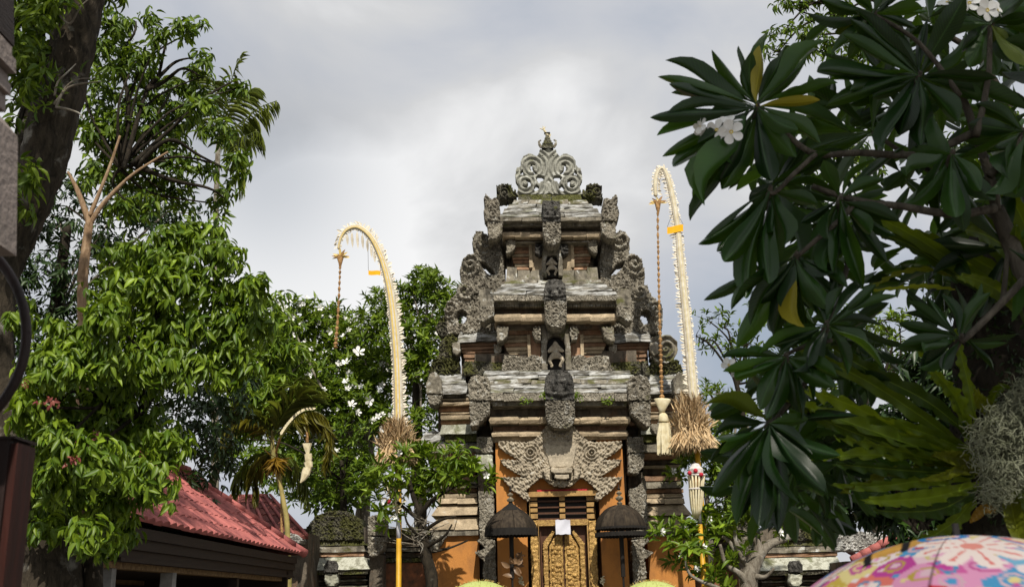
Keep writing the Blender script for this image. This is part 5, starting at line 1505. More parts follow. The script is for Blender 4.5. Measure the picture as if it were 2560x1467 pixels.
cl = foliage(t1, M_LBACK, B(9.7, (70, 50, 40, 60), (105, 40, 40, 45), (60, 140, 40, 60), (105, 150, 40, 40), (45, 230, 22, 50), (50, 310, 14, 22), (75, 390, 28, 35), (65, 440, 25, 30), (30, 20, 40, 50), (-40, 100, 60, 80), (250, -60, 80, 60), (130, -60, 90, 60), dY=.3) + B(9.0, (60, 110, 34, 40), (105, 30, 40, 34), (80, 200, 30, 30), (70, 440, 34, 36), (150, 10, 30, 20), (40, 520, 30, 40)), .155, .05, 9, 1.6, parts=260)
for c, p in cl[:9]:
    for q in p[:4]:
        MB().tube(smooth_path([P(110, 120, 9.6), (c + q) / 2, q], 4), list(np.linspace(.02, .005, 9)), 5, .1).build('branch', M_BARKD, t1, True)
q = np.array([-3.9, 5.6, 10.4]) + unit(RNG.normal(size=(900, 3))) * (RNG.uniform(0, 1, (900, 1)) ** .45) * np.array([1.8, 1.2, 2.0])
V, Fc, luv = leaf_cloud(T_SIMPLE, q, RNG.normal(size=(900, 3)) + np.array([0, 0, -.4]), RNG.normal(size=(900, 3)) + np.array([0, 0, 1.0]), RNG.uniform(.2, .36, 900), RNG.uniform(.08, .13, 900), RNG.uniform(0, 1, 900))
tag(add('upper_foliage', V, Fc, M_LBACK, t1, True, luv), kind='stuff')  # unseen crown added toward the sun so that it shades the trunk
MB().tube(smooth_path([P(225, -150, 9.5), np.array([-3.6, 8.2, 8.6]), np.array([-3.8, 6.2, 10.2])], 5), list(np.linspace(.2, .06, 11)), 8, .1).build('branch', M_BARK, t1, True)
cc = P(112, 215, 9.1)
V, Fc, luv = leaf_cloud(T_LANCE, cc + RNG.normal(size=(90, 3)) * np.array([.13, .05, .15]), RNG.normal(size=(90, 3)) + np.array([0, -.4, .2]), RNG.normal(size=(90, 3)), RNG.uniform(.06, .16, 90), np.full(90, .025), RNG.uniform(0, 1, 90))
tag(add('epiphyte_leaves', V, Fc, M_LDARK, t1, True, luv), kind='stuff')

# tall dark tree with drooping whorls
t2 = thing('drooping_leaf_tree', 'tall tree with slender forked tan trunk and dark drooping leaf whorls against the sky', 'tree', (P(205, 900, 12)[0], 12, 0))
trunk_tube(t2, M_BARKT, [(205, 2000, 12, 24), (206, 1200, 12, 17), (206, 840, 12, 12.5), (207, 700, 12, 13), (215, 620, 12, 11), (223, 560, 12, 10), (222, 555, 12, 8), (205, 505, 12, 7), (190, 468, 12, 5.5), (170, 430, 12, 3)], 12, 0.05)
trunk_tube(t2, M_BARKT, [(224, 562, 12, 7), (250, 520, 12, 6), (290, 475, 12, 5), (340, 430, 12, 3.5), (420, 380, 12.1, 2.5)], 8, 0.05, name='branch')
trunk_tube(t2, M_BARKT, [(224, 540, 12, 6), (245, 490, 12, 5), (275, 415, 12, 4), (300, 340, 12, 3)], 8, 0.05, name='branch')
trunk_tube(t2, M_BARKD, [(216, 552, 12, 4), (195, 535, 12, 3), (165, 515, 12, 2)], 6, 0.05, name='branch')
for pts in ([(310, 420), (365, 230), (395, 190), (410, 130), (420, 85)], [(365, 225), (400, 190), (440, 155), (480, 145)], [(365, 225), (410, 205), (455, 172), (500, 190)], [(330, 410), (430, 320), (520, 240), (580, 205)], [(340, 420), (420, 350), (500, 390), (580, 430)], [(310, 420), (320, 250), (300, 150), (335, 85), (340, 55)], [(340, 415), (430, 450), (520, 470), (560, 495)]):
    q = smooth_path([P(x, y, 12.2 + RNG.uniform(-.2, .2)) for x, y in pts], 5)
    MB().tube(q, list(np.linspace(.035, .010, len(q))), 6, .1).build('branch', M_BARKD, t2, True)
bl = B(12.3, (275, 55, 38, 42), (390, 60, 26, 32), (392, 105, 24, 35), (455, 75, 45, 26), (500, 70, 20, 20), (505, 150, 34, 32), (495, 195, 28, 30), (300, 105, 45, 45), (340, 150, 50, 45), (262, 150, 45, 50), (350, 190, 45, 35), (245, 215, 40, 50), (425, 225, 50, 34), (350, 245, 60, 42), (580, 225, 32, 30), (330, 68, 8, 12), (250, 295, 48, 45), (330, 315, 75, 48), (430, 300, 55, 42), (510, 270, 40, 30), (545, 320, 40, 44), (605, 405, 22, 30), (570, 420, 34, 34), (410, 375, 70, 46), (300, 380, 70, 50), (250, 440, 55, 46), (480, 430, 60, 42), (560, 480, 20, 38), (545, 510, 12, 20), (355, 450, 80, 45), (430, 500, 60, 34), (250, 330, 50, 60), (330, 520, 70, 34), dY=.6)
cl = foliage(t2, M_LDARK, bl, .150, .048, 10, 1.7, parts=300)
limbs(t2, M_BARKD, P(300, 420, 12.2), cl[::2], .022, 4)
# dark understorey behind
t3 = thing('shaded_thicket_tree', 'dark shaded tree filling the space behind the slender tan trunk', 'tree', (P(120, 1200, 16)[0], 16, 0))
trunk_tube(t3, M_BARKD, [(120, 1900, 16, 40), (125, 1200, 16, 28), (140, 800, 16, 20), (170, 560, 16, 10)], 10, .08)
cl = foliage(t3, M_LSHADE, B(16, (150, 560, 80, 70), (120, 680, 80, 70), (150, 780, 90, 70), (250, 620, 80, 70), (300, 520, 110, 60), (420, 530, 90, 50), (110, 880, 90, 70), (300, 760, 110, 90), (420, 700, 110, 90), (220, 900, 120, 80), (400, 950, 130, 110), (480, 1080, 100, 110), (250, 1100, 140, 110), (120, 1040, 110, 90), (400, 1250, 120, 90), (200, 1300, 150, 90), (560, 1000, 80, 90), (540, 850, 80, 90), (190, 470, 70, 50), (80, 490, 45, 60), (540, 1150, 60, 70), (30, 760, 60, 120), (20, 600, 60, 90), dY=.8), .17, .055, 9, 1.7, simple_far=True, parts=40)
limbs(t3, M_BARKG, P(150, 780, 16), cl[:6], .03, 5)

# bright bush tree in front
t4 = thing('bright_green_tree', 'bushy bright green tree with hanging leaf whorls over the red roof', 'tree', (P(240, 1467, 9.6)[0], 9.6, 0))
trunk_tube(t4, M_BARKD, [(240, 1900, 9.6, 30), (235, 1400, 9.6, 22), (270, 1150, 9.5, 17), (350, 900, 9.3, 13), (420, 700, 9.2, 7)], 10, .08)
bl = B(8.9, (500, 585, 72, 40), (440, 600, 50, 40), (390, 630, 70, 42), (290, 640, 55, 40), (560, 630, 42, 50), (470, 700, 110, 60), (330, 720, 95, 60), (600, 740, 60, 50), (650, 715, 26, 36), (270, 800, 60, 50), (390, 820, 110, 65), (520, 820, 90, 60), (160, 835, 45, 40), (620, 820, 60, 50), (240, 900, 90, 55), (410, 920, 110, 60), (560, 920, 80, 50), (150, 925, 60, 50), (100, 965, 45, 45), (300, 990, 90, 50), (200, 1030, 80, 50), (110, 1050, 60, 45), (340, 1080, 80, 50), (420, 1110, 45, 50), (150, 1110, 60, 45), (240, 1150, 85, 50), (330, 1170, 60, 45), (130, 1200, 55, 45), (220, 1250, 70, 45), (110, 1270, 40, 40), (300, 1260, 60, 45), (215, 1330, 55, 35), (265, 1365, 32, 26), (300, 1320, 40, 36), (380, 1190, 40, 36), (100, 900, 45, 40), (70, 1020, 40, 40), (90, 1120, 50, 45), (85, 1210, 45, 45), (60, 800, 30, 40), (400, 1240, 40, 30), (110, 1330, 40, 30), dY=.5)
cl = foliage(t4, M_LBRIGHT, bl, .120, .044, 10, 2.3, parts=300, hang=1.5)
limbs(t4, M_BARKD, P(350, 1050, 9.5), cl[::3], .025, 4)
# branch of the same kind farther right
t5 = thing('pale_leaf_tree', 'lighter feathery leaved tree between the bright bush and the flowering frangipani', 'tree', (P(505, 1467, 20)[0], 20, 0))
trunk_tube(t5, M_BARKD, [(500, 1750, 20, 14), (510, 1320, 20, 10), (580, 1080, 20, 7), (690, 880, 20, 4)], 8, .08)
cl = foliage(t5, M_LBRIGHT, B(20, (690, 820, 50, 40), (740, 880, 48, 36), (700, 900, 60, 40), (650, 900, 50, 50), (640, 990, 60, 45), (700, 970, 50, 36), (620, 1070, 50, 45), (690, 760, 36, 34), (760, 900, 30, 24), (600, 960, 50, 60), dY=.4), .26, .062, 9, 1.6, parts=250)
limbs(t5, M_BARKG, P(600, 1040, 20), cl[::2], .03, 4)

# pink bracts in the bright bush
for i, (px, py, s, lab) in enumerate([(125, 1005, .13, 'dull pink bract cluster among bright leaves below the wooden hoop'), (180, 1146, .13, 'dark crimson bract deep in the bright green tree'), (66, 958, .07, 'orange red bract right beside the wooden hoop')]):
    c = P(px, py, 8.3)
    n = 16
    V, Fc, luv = leaf_cloud(T_LANCE, c + RNG.normal(size=(n, 3)) * s * .22, RNG.normal(size=(n, 3)) + np.array([0, -.4, -.2]), RNG.normal(size=(n, 3)) + np.array([0, -1, 1]), np.full(n, s * .36), np.full(n, s * .2), RNG.uniform(0, 1, n))
    tag(add('pink_bract', V, Fc, M_LRED, None, True, luv, origin=c), lab, 'flower', 'pink bracts in the bright tree')

# palms
def frond(root, mat, pts, Y, length, droop, n=34, w=.035, sides=(-1, 1), up=(0, 0, 1), r0=.022):
    q = smooth_path([P(x, y, Y + dz) for x, y, dz in pts], 6)
    b = MB().tube(q, list(np.linspace(r0, r0 * .25, len(q))), 6)
    V0, F0 = np.array(b.v), b.f
    ps, ds, ns, ls = [], [], [], []
    k = len(q)
    for i in range(n):
        t = 0.12 + 0.88 * i / n
        j = min(k - 2, int(t * (k - 1)))
        p = q[j] + (q[j + 1] - q[j]) * (t * (k - 1) - j)
        d = unit(q[j + 1] - q[j])
        sd = unit(np.cross(d, np.array(up) + 1e-3))
        for s in sides:
            ps.append(p)
            ds.append(d * .75 + sd * s * 0.9 + np.array([0, 0, -droop]) + RNG.normal(size=3) * .10)
            ns.append(np.array(up) + RNG.normal(size=3) * .2)
            ls.append(length * (0.45 + 0.75 * math.sin(math.pi * min(1, t * 0.93 + .06))) * RNG.uniform(.85, 1.1))
    ps, ds, ns, ls = map(np.array, (ps, ds, ns, ls))
    V, Fc, luv = leaf_cloud(T_LANCE, ps, ds, ns, ls, np.full(len(ps), w), RNG.uniform(0, 1, len(ps)))
    tri = []
    for f in F0:
        for a in range(1, len(f) - 1):
            tri.append((f[0], f[a], f[a + 1]))
    V = np.concatenate([V0, V]); Fa = np.concatenate([np.array(tri), Fc + len(V0)]); lu = np.concatenate([np.tile([[.5, .5, .9]], (len(V0), 1)), luv])
    return add('frond', V, Fa, mat, root, True, lu)

cp = thing('coconut_palm', 'tall coconut palm whose fronds and grey stem show past the dark drooping tree', 'palm', (P(538, 600, 27)[0], 27, 0))
trunk_tube(cp, M_BARKG, [(536, 2000, 27, 14), (538, 900, 27, 8.5), (540, 580, 27, 7.5), (541, 490, 27, 7), (545, 380, 27, 6.5), (550, 330, 27, 6)], 10, .04)
for pts, dr in (([(552, 325, 0), (565, 260, -.4), (582, 190, -.5), (604, 136, -.4)], .25), ([(555, 328, 0), (600, 310, -.5), (645, 272, -.8), (692, 252, -.9)], .9), ([(552, 330, 0), (600, 345, -.9), (640, 330, -1.2), (655, 345, -1.2)], .9), ([(550, 325, 0), (500, 250, .2), (455, 200, .4), (420, 190, .4)], .5), ([(550, 330, 0), (490, 300, -.6), (440, 320, -.9), (410, 370, -1.0)], .8), ([(552, 330, 0), (580, 360, -1.0), (600, 420, -1.3), (605, 480, -1.3)], .7), ([(548, 328, 0), (540, 240, .6), (520, 190, .9), (490, 170, 1.0)], .4), ([(552, 326, 0), (600, 260, .9), (625, 225, 1.2), (640, 225, 1.3)], .6)):
    frond(cp, M_LPALM, pts, 27, .62, dr + .25, 24, .022, r0=.025)
yp = thing('young_palm', 'slim young palm with yellow crown shaft and withered ochre fronds above the red roofs', 'palm', (P(716, 1340, 19.6)[0], 19.6, 0))
trunk_tube(yp, M_PALMST, [(724, 1660, 19.6, 10), (719, 1340, 19.6, 7), (708, 1250, 19.6, 6), (693, 1180, 19.6, 6), (685, 1150, 19.6, 6.5), (682, 1120, 19.6, 6), (680, 1095, 19.6, 5), (680, 1075, 19.6, 3)], 10, .04)
for pts, mt, dr, L in (([(681, 1088, 0), (678, 1040, 0), (680, 995, 0), (690, 955, .1)], M_LPALM, .0, .42), ([(682, 1088, 0), (706, 1040, -.2), (742, 1000, -.3), (800, 985, -.3)], M_LPALM, -.15, .62), ([(680, 1090, 0), (650, 1045, -.2), (612, 1020, -.3), (575, 1030, -.3)], M_LPALM, .15, .5),
        ([(681, 1090, 0), (660, 1030, .1), (640, 985, .2), (606, 960, .2)], M_LPALM, .1, .5), ([(682, 1088, 0), (704, 1025, .2), (728, 975, .3), (768, 950, .3)], M_LPALM, .0, .5), ([(682, 1092, 0), (720, 1060, .2), (770, 1050, .3), (815, 1085, .3)], M_LPALM, .3, .48),
        ([(680, 1100, 0), (630, 1055, -.3), (575, 1070, -.5), (545, 1135, -.5)], M_LOLIVE, .4, .42), ([(682, 1130, 0), (650, 1150, .5), (632, 1200, .6), (640, 1245, .6)], M_LOLIVE, .7, .4), ([(684, 1128, 0), (722, 1150, .5), (752, 1200, .7), (768, 1255, .7)], M_LPALM, .6, .42), ([(680, 1128, 0), (640, 1140, .7), (600, 1185, .8), (585, 1240, .8)], M_LPALM, .6, .42)):
    frond(yp, mt, pts, 19.6, L, dr, 30, .032, r0=.018)
n = 120
c = P(690, 1160, 19.45)
V, Fc, luv = leaf_cloud(T_SIMPLE, np.repeat((c + np.array([0, 0, .12]))[None], n, 0), RNG.normal(size=(n, 3)) * np.array([.45, .45, .4]) + np.array([0, 0, -.9]), RNG.normal(size=(n, 3)), RNG.uniform(.2, .42, n), np.full(n, .013), RNG.uniform(0, 1, n))
tag(add('fruit_stalks', V, Fc, M_LOCHRE, yp, True, luv), kind='stuff')

# flowering frangipanis behind
def flower_mesh():
    V, Fc = [], []
    for k in range(5):
        a = 2 * math.pi * k / 5
        Vt, Ft, UV = T_FRAN
        n0 = len(V)
        for x, y, z in Vt:
            X, Y_ = x * .62, y * 1.0 + .05
            V.append((X * math.cos(a) - Y_ * math.sin(a), X * math.sin(a) + Y_ * math.cos(a), .35 * y * y + x * .25))
        Fc += [[i + n0 for i in f] for f in Ft]
    return V, Fc
FV, FF = flower_mesh()
fl_me = mk('flower', FV, np.array(FF), True)
fl_me.materials.append(M_PETAL)
def far_flowers(root, spots, size):
    for p in spots:
        ob = bpy.data.objects.new('flower', fl_me)
        COL.objects.link(ob); ob.parent = root
        ob.location = tuple(p - OFF[root.name]); s = size * random.uniform(.8, 1.3)
        ob.scale = (s, s, s)
        ob.rotation_euler = (math.radians(random.uniform(40, 120)), random.uniform(-.5, .5), random.uniform(-.8, .8))

t6 = thing('flowering_frangipani', 'broad frangipani tree dotted with white flowers behind the cream penjor', 'tree', (P(900, 1400, 27)[0], 27, 0))
trunk_tube(t6, M_BARKG, [(900, 1700, 27, 24), (905, 1350, 27, 20), (915, 1200, 27, 15), (930, 1080, 27, 10)], 10, .08)
bl = B(27, (780, 800, 60, 36), (850, 810, 60, 40), (720, 790, 46, 40), (690, 850, 60, 50), (780, 860, 90, 50), (880, 850, 70, 46), (900, 920, 90, 55), (790, 940, 100, 60), (700, 930, 80, 60), (990, 960, 60, 50), (900, 1000, 100, 50), (800, 1020, 100, 55), (720, 1050, 80, 60), (860, 1090, 100, 55), (960, 1060, 60, 50), (780, 1150, 100, 60), (880, 1190, 90, 55), (700, 1160, 70, 60), (820, 1240, 90, 40), (640, 920, 50, 60), (620, 1050, 50, 60), dY=1.2)
cl = foliage(t6, M_LBACK, bl, .25, .088, 9, 4.6, 'up', simple_far=True, parts=80)
limbs(t6, M_BARKG, P(920, 1120, 27), cl, .05, 6)
far_flowers(t6, [p[int(RNG.integers(len(p)))] + np.array([0, -.5, .1]) for c, p in cl[:17] for _ in range(8)], .085)
t7 = thing('tall_frangipani', 'taller leafy frangipani rising between the cream penjor and the gate tower', 'tree', (P(1075, 1300, 25.5)[0], 25.5, 0))
trunk_tube(t7, M_BARKD, [(1050, 1700, 25.5, 20), (1050, 1200, 25.5, 15), (1040, 1000, 25.5, 10), (1050, 850, 25.5, 6)], 10, .08)
bl = B(25.5, (1060, 700, 42, 26), (1030, 730, 60, 36), (1100, 730, 50, 40), (940, 745, 26, 26), (960, 790, 50, 40), (1050, 780, 80, 45), (1120, 790, 40, 50), (920, 840, 40, 40), (1010, 850, 70, 50), (1090, 850, 50, 50), (1050, 920, 60, 50), (960, 900, 50, 50), (1080, 980, 40, 50), (1050, 1060, 50, 40), dY=.7)
cl = foliage(t7, M_LBACK, bl, .22, .078, 9, 4.6, 'up', simple_far=True, parts=80)
limbs(t7, M_BARKG, P(1045, 950, 25.5), cl, .04, 6)
far_flowers(t7, [P(x, y, 24.6) for x, y in ((1106, 818), (897, 880), (1098, 835), (925, 1000), (880, 1010), (865, 905))], .12)

def small_frangipani(label, Y, trunk, blobs, branches, mat, L=.22, W=.075, dens=2.0, parts=300, group=None, bk=None):
    bk = bk or M_BARKG
    x, y = trunk[0][:2]
    r = thing('frangipani_tree', label, 'tree', (P(x, y, Y)[0], Y, 0), group)
    trunk_tube(r, bk, [(a, b, Y, c) for a, b, c in trunk], 10, .09)
    for br in branches:
        trunk_tube(r, bk, [(a, b, Y + (d if d else 0), c) for a, b, c, d in br], 8, .08, 5, 'branch')
    cl = foliage(r, mat, B(Y, *blobs, dY=.45), L, W, 11, dens, 'up', parts=parts, tmpl=T_LANCE)
    far_flowers(r, [p[0] + np.array([0, -.15, .1]) for c, p in cl[::2]], .06)
    return r, cl
r, cl = small_frangipani('leafy frangipani with thin dark trunk before the orange side wall by the straw tuft', 20.4, [(1082, 1700, 20), (1080, 1467, 16), (1066, 1390, 14), (1056, 1330, 11), (1050, 1280, 8)],
    [(1010, 1155, 50, 28), (1070, 1145, 50, 26), (1120, 1150, 42, 26), (1150, 1190, 50, 24), (1100, 1190, 55, 28), (1050, 1195, 45, 28), (1195, 1205, 36, 16), (975, 1190, 36, 36), (1090, 1232, 50, 22), (1130, 1225, 36, 20), (960, 1245, 26, 30), (1000, 1235, 34, 26), (990, 1310, 24, 18)],
    [[(1050, 1290, 7, 0), (1080, 1250, 6, -.2), (1150, 1210, 4, -.2), (1200, 1215, 2.5, -.2)], [(1050, 1285, 7, 0), (1030, 1230, 6, 0), (1020, 1180, 4, 0)], [(1052, 1300, 6, 0), (1000, 1260, 4, 0), (965, 1220, 3, 0)], [(1056, 1330, 5, 0), (1100, 1300, 4, -.3), (1140, 1290, 2, -.4)], [(1060, 1350, 5, 0), (1020, 1310, 3, -.2), (1010, 1270, 2, -.2)], [(1062, 1370, 5, 0), (1110, 1340, 3.5, -.4), (1130, 1310, 2, -.5)], [(1064, 1380, 5, 0), (1120, 1370, 3, .2), (1170, 1350, 2, .3)]], M_LBRIGHT, .24, .075, 1.7, group='small frangipanis before the gate', bk=M_BARKD)
# scraggly twigs catching light around that trunk
tw = MB()
for i in range(26):
    a = P(1056 + RNG.normal() * 10, 1340 + RNG.normal() * 25, 20.3)
    e = a + RNG.normal(size=3) * np.array([.35, .25, .22]) + np.array([0, 0, .1])
    MB().tube(smooth_path([a, (a + e) / 2 + RNG.normal(size=3) * .05, e], 3), list(np.linspace(.014, .005, 7)), 5).build('twig', M_BARKG, r, True)
r2, cl2 = small_frangipani('pale branched frangipani with knobbly forked limbs under the dark hanging leaves', 20.2, [(1868, 1700, 26), (1872, 1470, 22), (1882, 1420, 19), (1896, 1385, 17)],
    [(1690, 1335, 48, 22), (1740, 1345, 50, 28), (1775, 1310, 40, 22), (1720, 1375, 40, 24), (1690, 1405, 26, 22), (1800, 1345, 40, 28), (1770, 1385, 36, 22), (1830, 1330, 36, 24), (1930, 1335, 32, 22), (1860, 1395, 34, 22), (1770, 1440, 36, 28), (1810, 1455, 30, 24), (1660, 1345, 22, 12), (1860, 1290, 60, 24), (1910, 1270, 46, 22)],
    [[(1896, 1388, 15, 0), (1925, 1360, 11, 0), (1965, 1345, 9, 0), (1998, 1325, 8, 0)], [(1893, 1390, 14, 0), (1896, 1362, 10, 0), (1884, 1345, 8, 0)], [(1872, 1460, 14, 0), (1845, 1430, 8, -.1), (1815, 1410, 6, -.1), (1800, 1360, 4, -.2)], [(1880, 1425, 9, 0), (1842, 1380, 7, 0), (1820, 1350, 5, 0), (1805, 1340, 4, 0)], [(1860, 1400, 7, -.1), (1842, 1360, 6, -.1), (1836, 1325, 4, -.1)], [(1888, 1440, 8, -.1), (1915, 1440, 5, -.2), (1935, 1420, 3, -.3)], [(1800, 1470, 5, -.3), (1730, 1440, 4, -.3), (1712, 1400, 2.5, -.3)], [(1998, 1325, 7, 0), (1990, 1300, 5, 0)]], M_LBRIGHT, .23, .075, 1.4, group='small frangipanis before the gate')
t10 = thing('dark_bush', 'dense dark green bush filling in between the young palm and the straw skirt', 'bush', (P(860, 1330, 25)[0], 25, 0))
trunk_tube(t10, M_BARKD, [(860, 1650, 25, 12), (860, 1330, 25, 10), (855, 1150, 25, 6)], 8, .08)
cl = foliage(t10, M_LDARK, B(25, (880, 1150, 50, 50), (900, 1230, 50, 40), (840, 1230, 60, 40), (800, 1170, 50, 50), (740, 1210, 60, 50), (660, 1190, 60, 50), (600, 1180, 60, 60), (590, 1100, 60, 60), (870, 1080, 46, 40), (920, 1180, 34, 40), dY=.5), .19, .07, 9, 2.6, 'up', simple_far=True, parts=60)
limbs(t10, M_BARKD, P(858, 1200, 25), cl, .03, 4)
r3, cl3 = small_frangipani('green shrub behind the cane offering basket and straw skirt', 21.6, [(1775, 1700, 12), (1775, 1350, 9), (1765, 1230, 6)],
    [(1725, 1120, 50, 26), (1780, 1095, 50, 30), (1700, 1190, 20, 20), (1760, 1150, 50, 28), (1820, 1140, 46, 34), (1800, 1200, 40, 30), (1730, 1165, 30, 20), (1830, 1230, 46, 40), (1800, 1290, 46, 34), (1850, 1160, 40, 40)], [[(1765, 1235, 5, 0), (1740, 1180, 3, 0), (1725, 1130, 2, 0)], [(1765, 1235, 5, 0), (1790, 1170, 3, 0), (1800, 1120, 2, 0)]], M_LBRIGHT, .17, .06, 3.2, 220)

# trees beyond, on the side of the dark fern
t8 = thing('thin_branched_tree', 'thin open branched tree silhouetted beside the white penjor', 'tree', (P(1850, 1300, 25)[0], 25, 0))
trunk_tube(t8, M_BARKD, [(1870, 1700, 25, 14), (1868, 1200, 25, 10), (1850, 1000, 25, 7), (1820, 900, 25, 4)], 8, .08)
cl = foliage(t8, M_LDARK, B(25, (1770, 800, 40, 24), (1760, 850, 34, 26), (1810, 820, 50, 36), (1820, 870, 50, 30), (1870, 860, 60, 40), (1880, 920, 50, 40), (1740, 840, 16, 30), (1900, 800, 60, 40), (1960, 900, 60, 60)), .18, .06, 7, 1.3, 'up', parts=160)
limbs(t8, M_BARKD, P(1845, 960, 25), cl, .035, 7)
for i, (lab, Y, blobs, mt, L) in enumerate([
        ('rounded sunny green bush on the skyline past the white penjor', 28, ((1765, 970, 28, 22), (1800, 985, 40, 30), (1770, 1010, 40, 30), (1830, 1010, 50, 40), (1780, 1050, 50, 30), (1860, 1050, 50, 40), (1800, 1130, 60, 50), (1860, 1210, 70, 60), (1790, 1260, 60, 50), (1940, 1150, 60, 60), (1930, 1260, 60, 50)), M_LBACK, .2),
        ('pale green tree on the skyline seen under the long fern fronds', 29, ((2120, 800, 46, 26), (2200, 800, 50, 26), (2250, 830, 46, 36), (2160, 850, 70, 40), (2080, 870, 60, 40), (2230, 900, 80, 50), (2120, 940, 90, 60), (2320, 900, 60, 60)), M_LBACK, .26),
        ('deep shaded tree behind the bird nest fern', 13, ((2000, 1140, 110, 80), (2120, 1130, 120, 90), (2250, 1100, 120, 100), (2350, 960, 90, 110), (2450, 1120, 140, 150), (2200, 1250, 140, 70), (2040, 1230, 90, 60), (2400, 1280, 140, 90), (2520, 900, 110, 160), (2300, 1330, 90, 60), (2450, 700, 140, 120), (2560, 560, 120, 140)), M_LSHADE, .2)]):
    x, y = blobs[0][0] + (300 if i == 2 else 60), blobs[0][1] + 200
    t = thing('background_tree', lab, 'tree', (P(x, y, Y)[0], Y, 0), 'trees on the skyline' if i < 2 else None)
    trunk_tube(t, M_BARKD, [(x, 1900, Y, 18), (x, 1300, Y, 14), (x - 20, y - 60, Y, 6)], 8, .08)
    cl = foliage(t, mt, B(Y, *blobs, dY=.8), L, L * .34, 8, 2.0 if i < 2 else 3.2, 'up' if i < 2 else 'droop', simple_far=True, parts=60)
    limbs(t, M_BARKD if i else M_BARKG, P(x, y, Y), cl, .05, 5)
t9 = thing('fine_leaved_tree', 'tall tree with fine drooping leaves entering at the top edge beside the frangipani', 'tree', (P(2700, 1400, 16)[0], 16, 0))
trunk_tube(t9, M_BARKD, [(2700, 2000, 16, 26), (2690, 1200, 16, 20), (2640, 600, 16, 14), (2450, 150, 16, 8), (2200, 40, 16, 5)], 8, .08)
cl = foliage(t9, M_LDARK, B(16, (1965, 5, 30, 22), (2000, 30, 36, 24), (1955, 85, 32, 26), (1945, 130, 26, 24), (2010, 90, 44, 34), (2050, 130, 44, 34), (2090, 40, 50, 50), (2150, 120, 60, 50), (2040, -30, 60, 40), (2010, 440, 50, 50), (2150, 400, 60, 50), (2420, 400, 60, 70), (2480, 330, 60, 70)), .17, .045, 10, 2.0, parts=220)
limbs(t9, M_BARKD, P(2250, 60, 16), cl[:9], .03, 6)
# ---------------------------------------------------------------- frangipani close to the camera
fr_ = thing('near_frangipani', 'near frangipani with big dark glossy leaves and white yellow centred blossoms', 'tree', (P(2700, 1400, 4.3)[0], 4.3, 0))
Y0 = 4.1
def twig(pts, r0, r1, Y=Y0, dz=0.0, name='branch', mat=None):
    q = smooth_path([P(x, y, Y + dz * i) for i, (x, y) in enumerate(pts)], 5)
    MB().tube(q, list(np.linspace(r0, r1, len(q))), 8, .08).build(name, mat or M_BARKN, fr_, True)
twig([(2720, 2200), (2700, 1500), (2640, 1000), (2560, 700), (2490, 520)], .055, .034, 4.3, name='trunk')
twig([(2490, 525), (2474, 440), (2440, 340), (2400, 240), (2310, 195)], .024, .014, 4.2)
twig([(2490, 520), (2380, 535), (2250, 515), (2180, 508), (2100, 490), (2030, 465)], .020, .012, 4.15)
twig([(2140, 505), (2100, 550), (2040, 600), (1995, 640)], .013, .009)
twig([(2440, 330), (2300, 385), (2150, 382), (2040, 385), (1965, 335), (1898, 272)], .018, .012, 4.15)
twig([(2040, 385), (1990, 430), (1940, 480), (1920, 480)], .011, .009)
twig([(2474, 440), (2520, 390), (2560, 340)], .018, .012)
twig([(2440, 340), (2470, 200), (2475, 70)], .016, .010)
twig([(2400, 240), (2300, 110), (2190, 40)], .012, .009)
twig([(2560, 700), (2420, 840), (2400, 845)], .016, .010)
twig([(2100, 550), (2118, 660), (2090, 750), (2066, 812)], .012, .009, 4.2)
twig([(2080, 850), (2000, 870), (1960, 890)], .010, .008, 4.25)
twig([(2070, 815), (2030, 930), (1970, 1010), (1925, 1062)], .011, .009, 4.25)
VIEW = np.array([0, -1, -.25])
lv = {'d': ([], [], [], [], []), 'y': ([], [], [], [], []), 'h': ([], [], [], [], []), 'o': ([], [], [], [], [])}
def L1(cx_, cy_, tx, ty, w, k='d', Y=Y0, edge=0.5):
    b = P(cx_ + (tx - cx_) * .015, cy_ + (ty - cy_) * .015, Y + RNG.uniform(-.05, .05))
    ln = math.hypot(tx - cx_, ty - cy_)
    t = P(tx, ty, Y + RNG.uniform(-.35, .35) * ln * mpp(tx, ty, Y))
    d = t - b
    view = unit(CAM - b)
    n = -view * 0.75 + np.array([0, 0.15, .6]) + RNG.normal(size=3) * 1.05 * edge
    A = lv[k]
    A[0].append(b); A[1].append(d); A[2].append(n); A[3].append(np.linalg.norm(d)); A[4].append(w * .72 * mpp(tx, ty, Y))
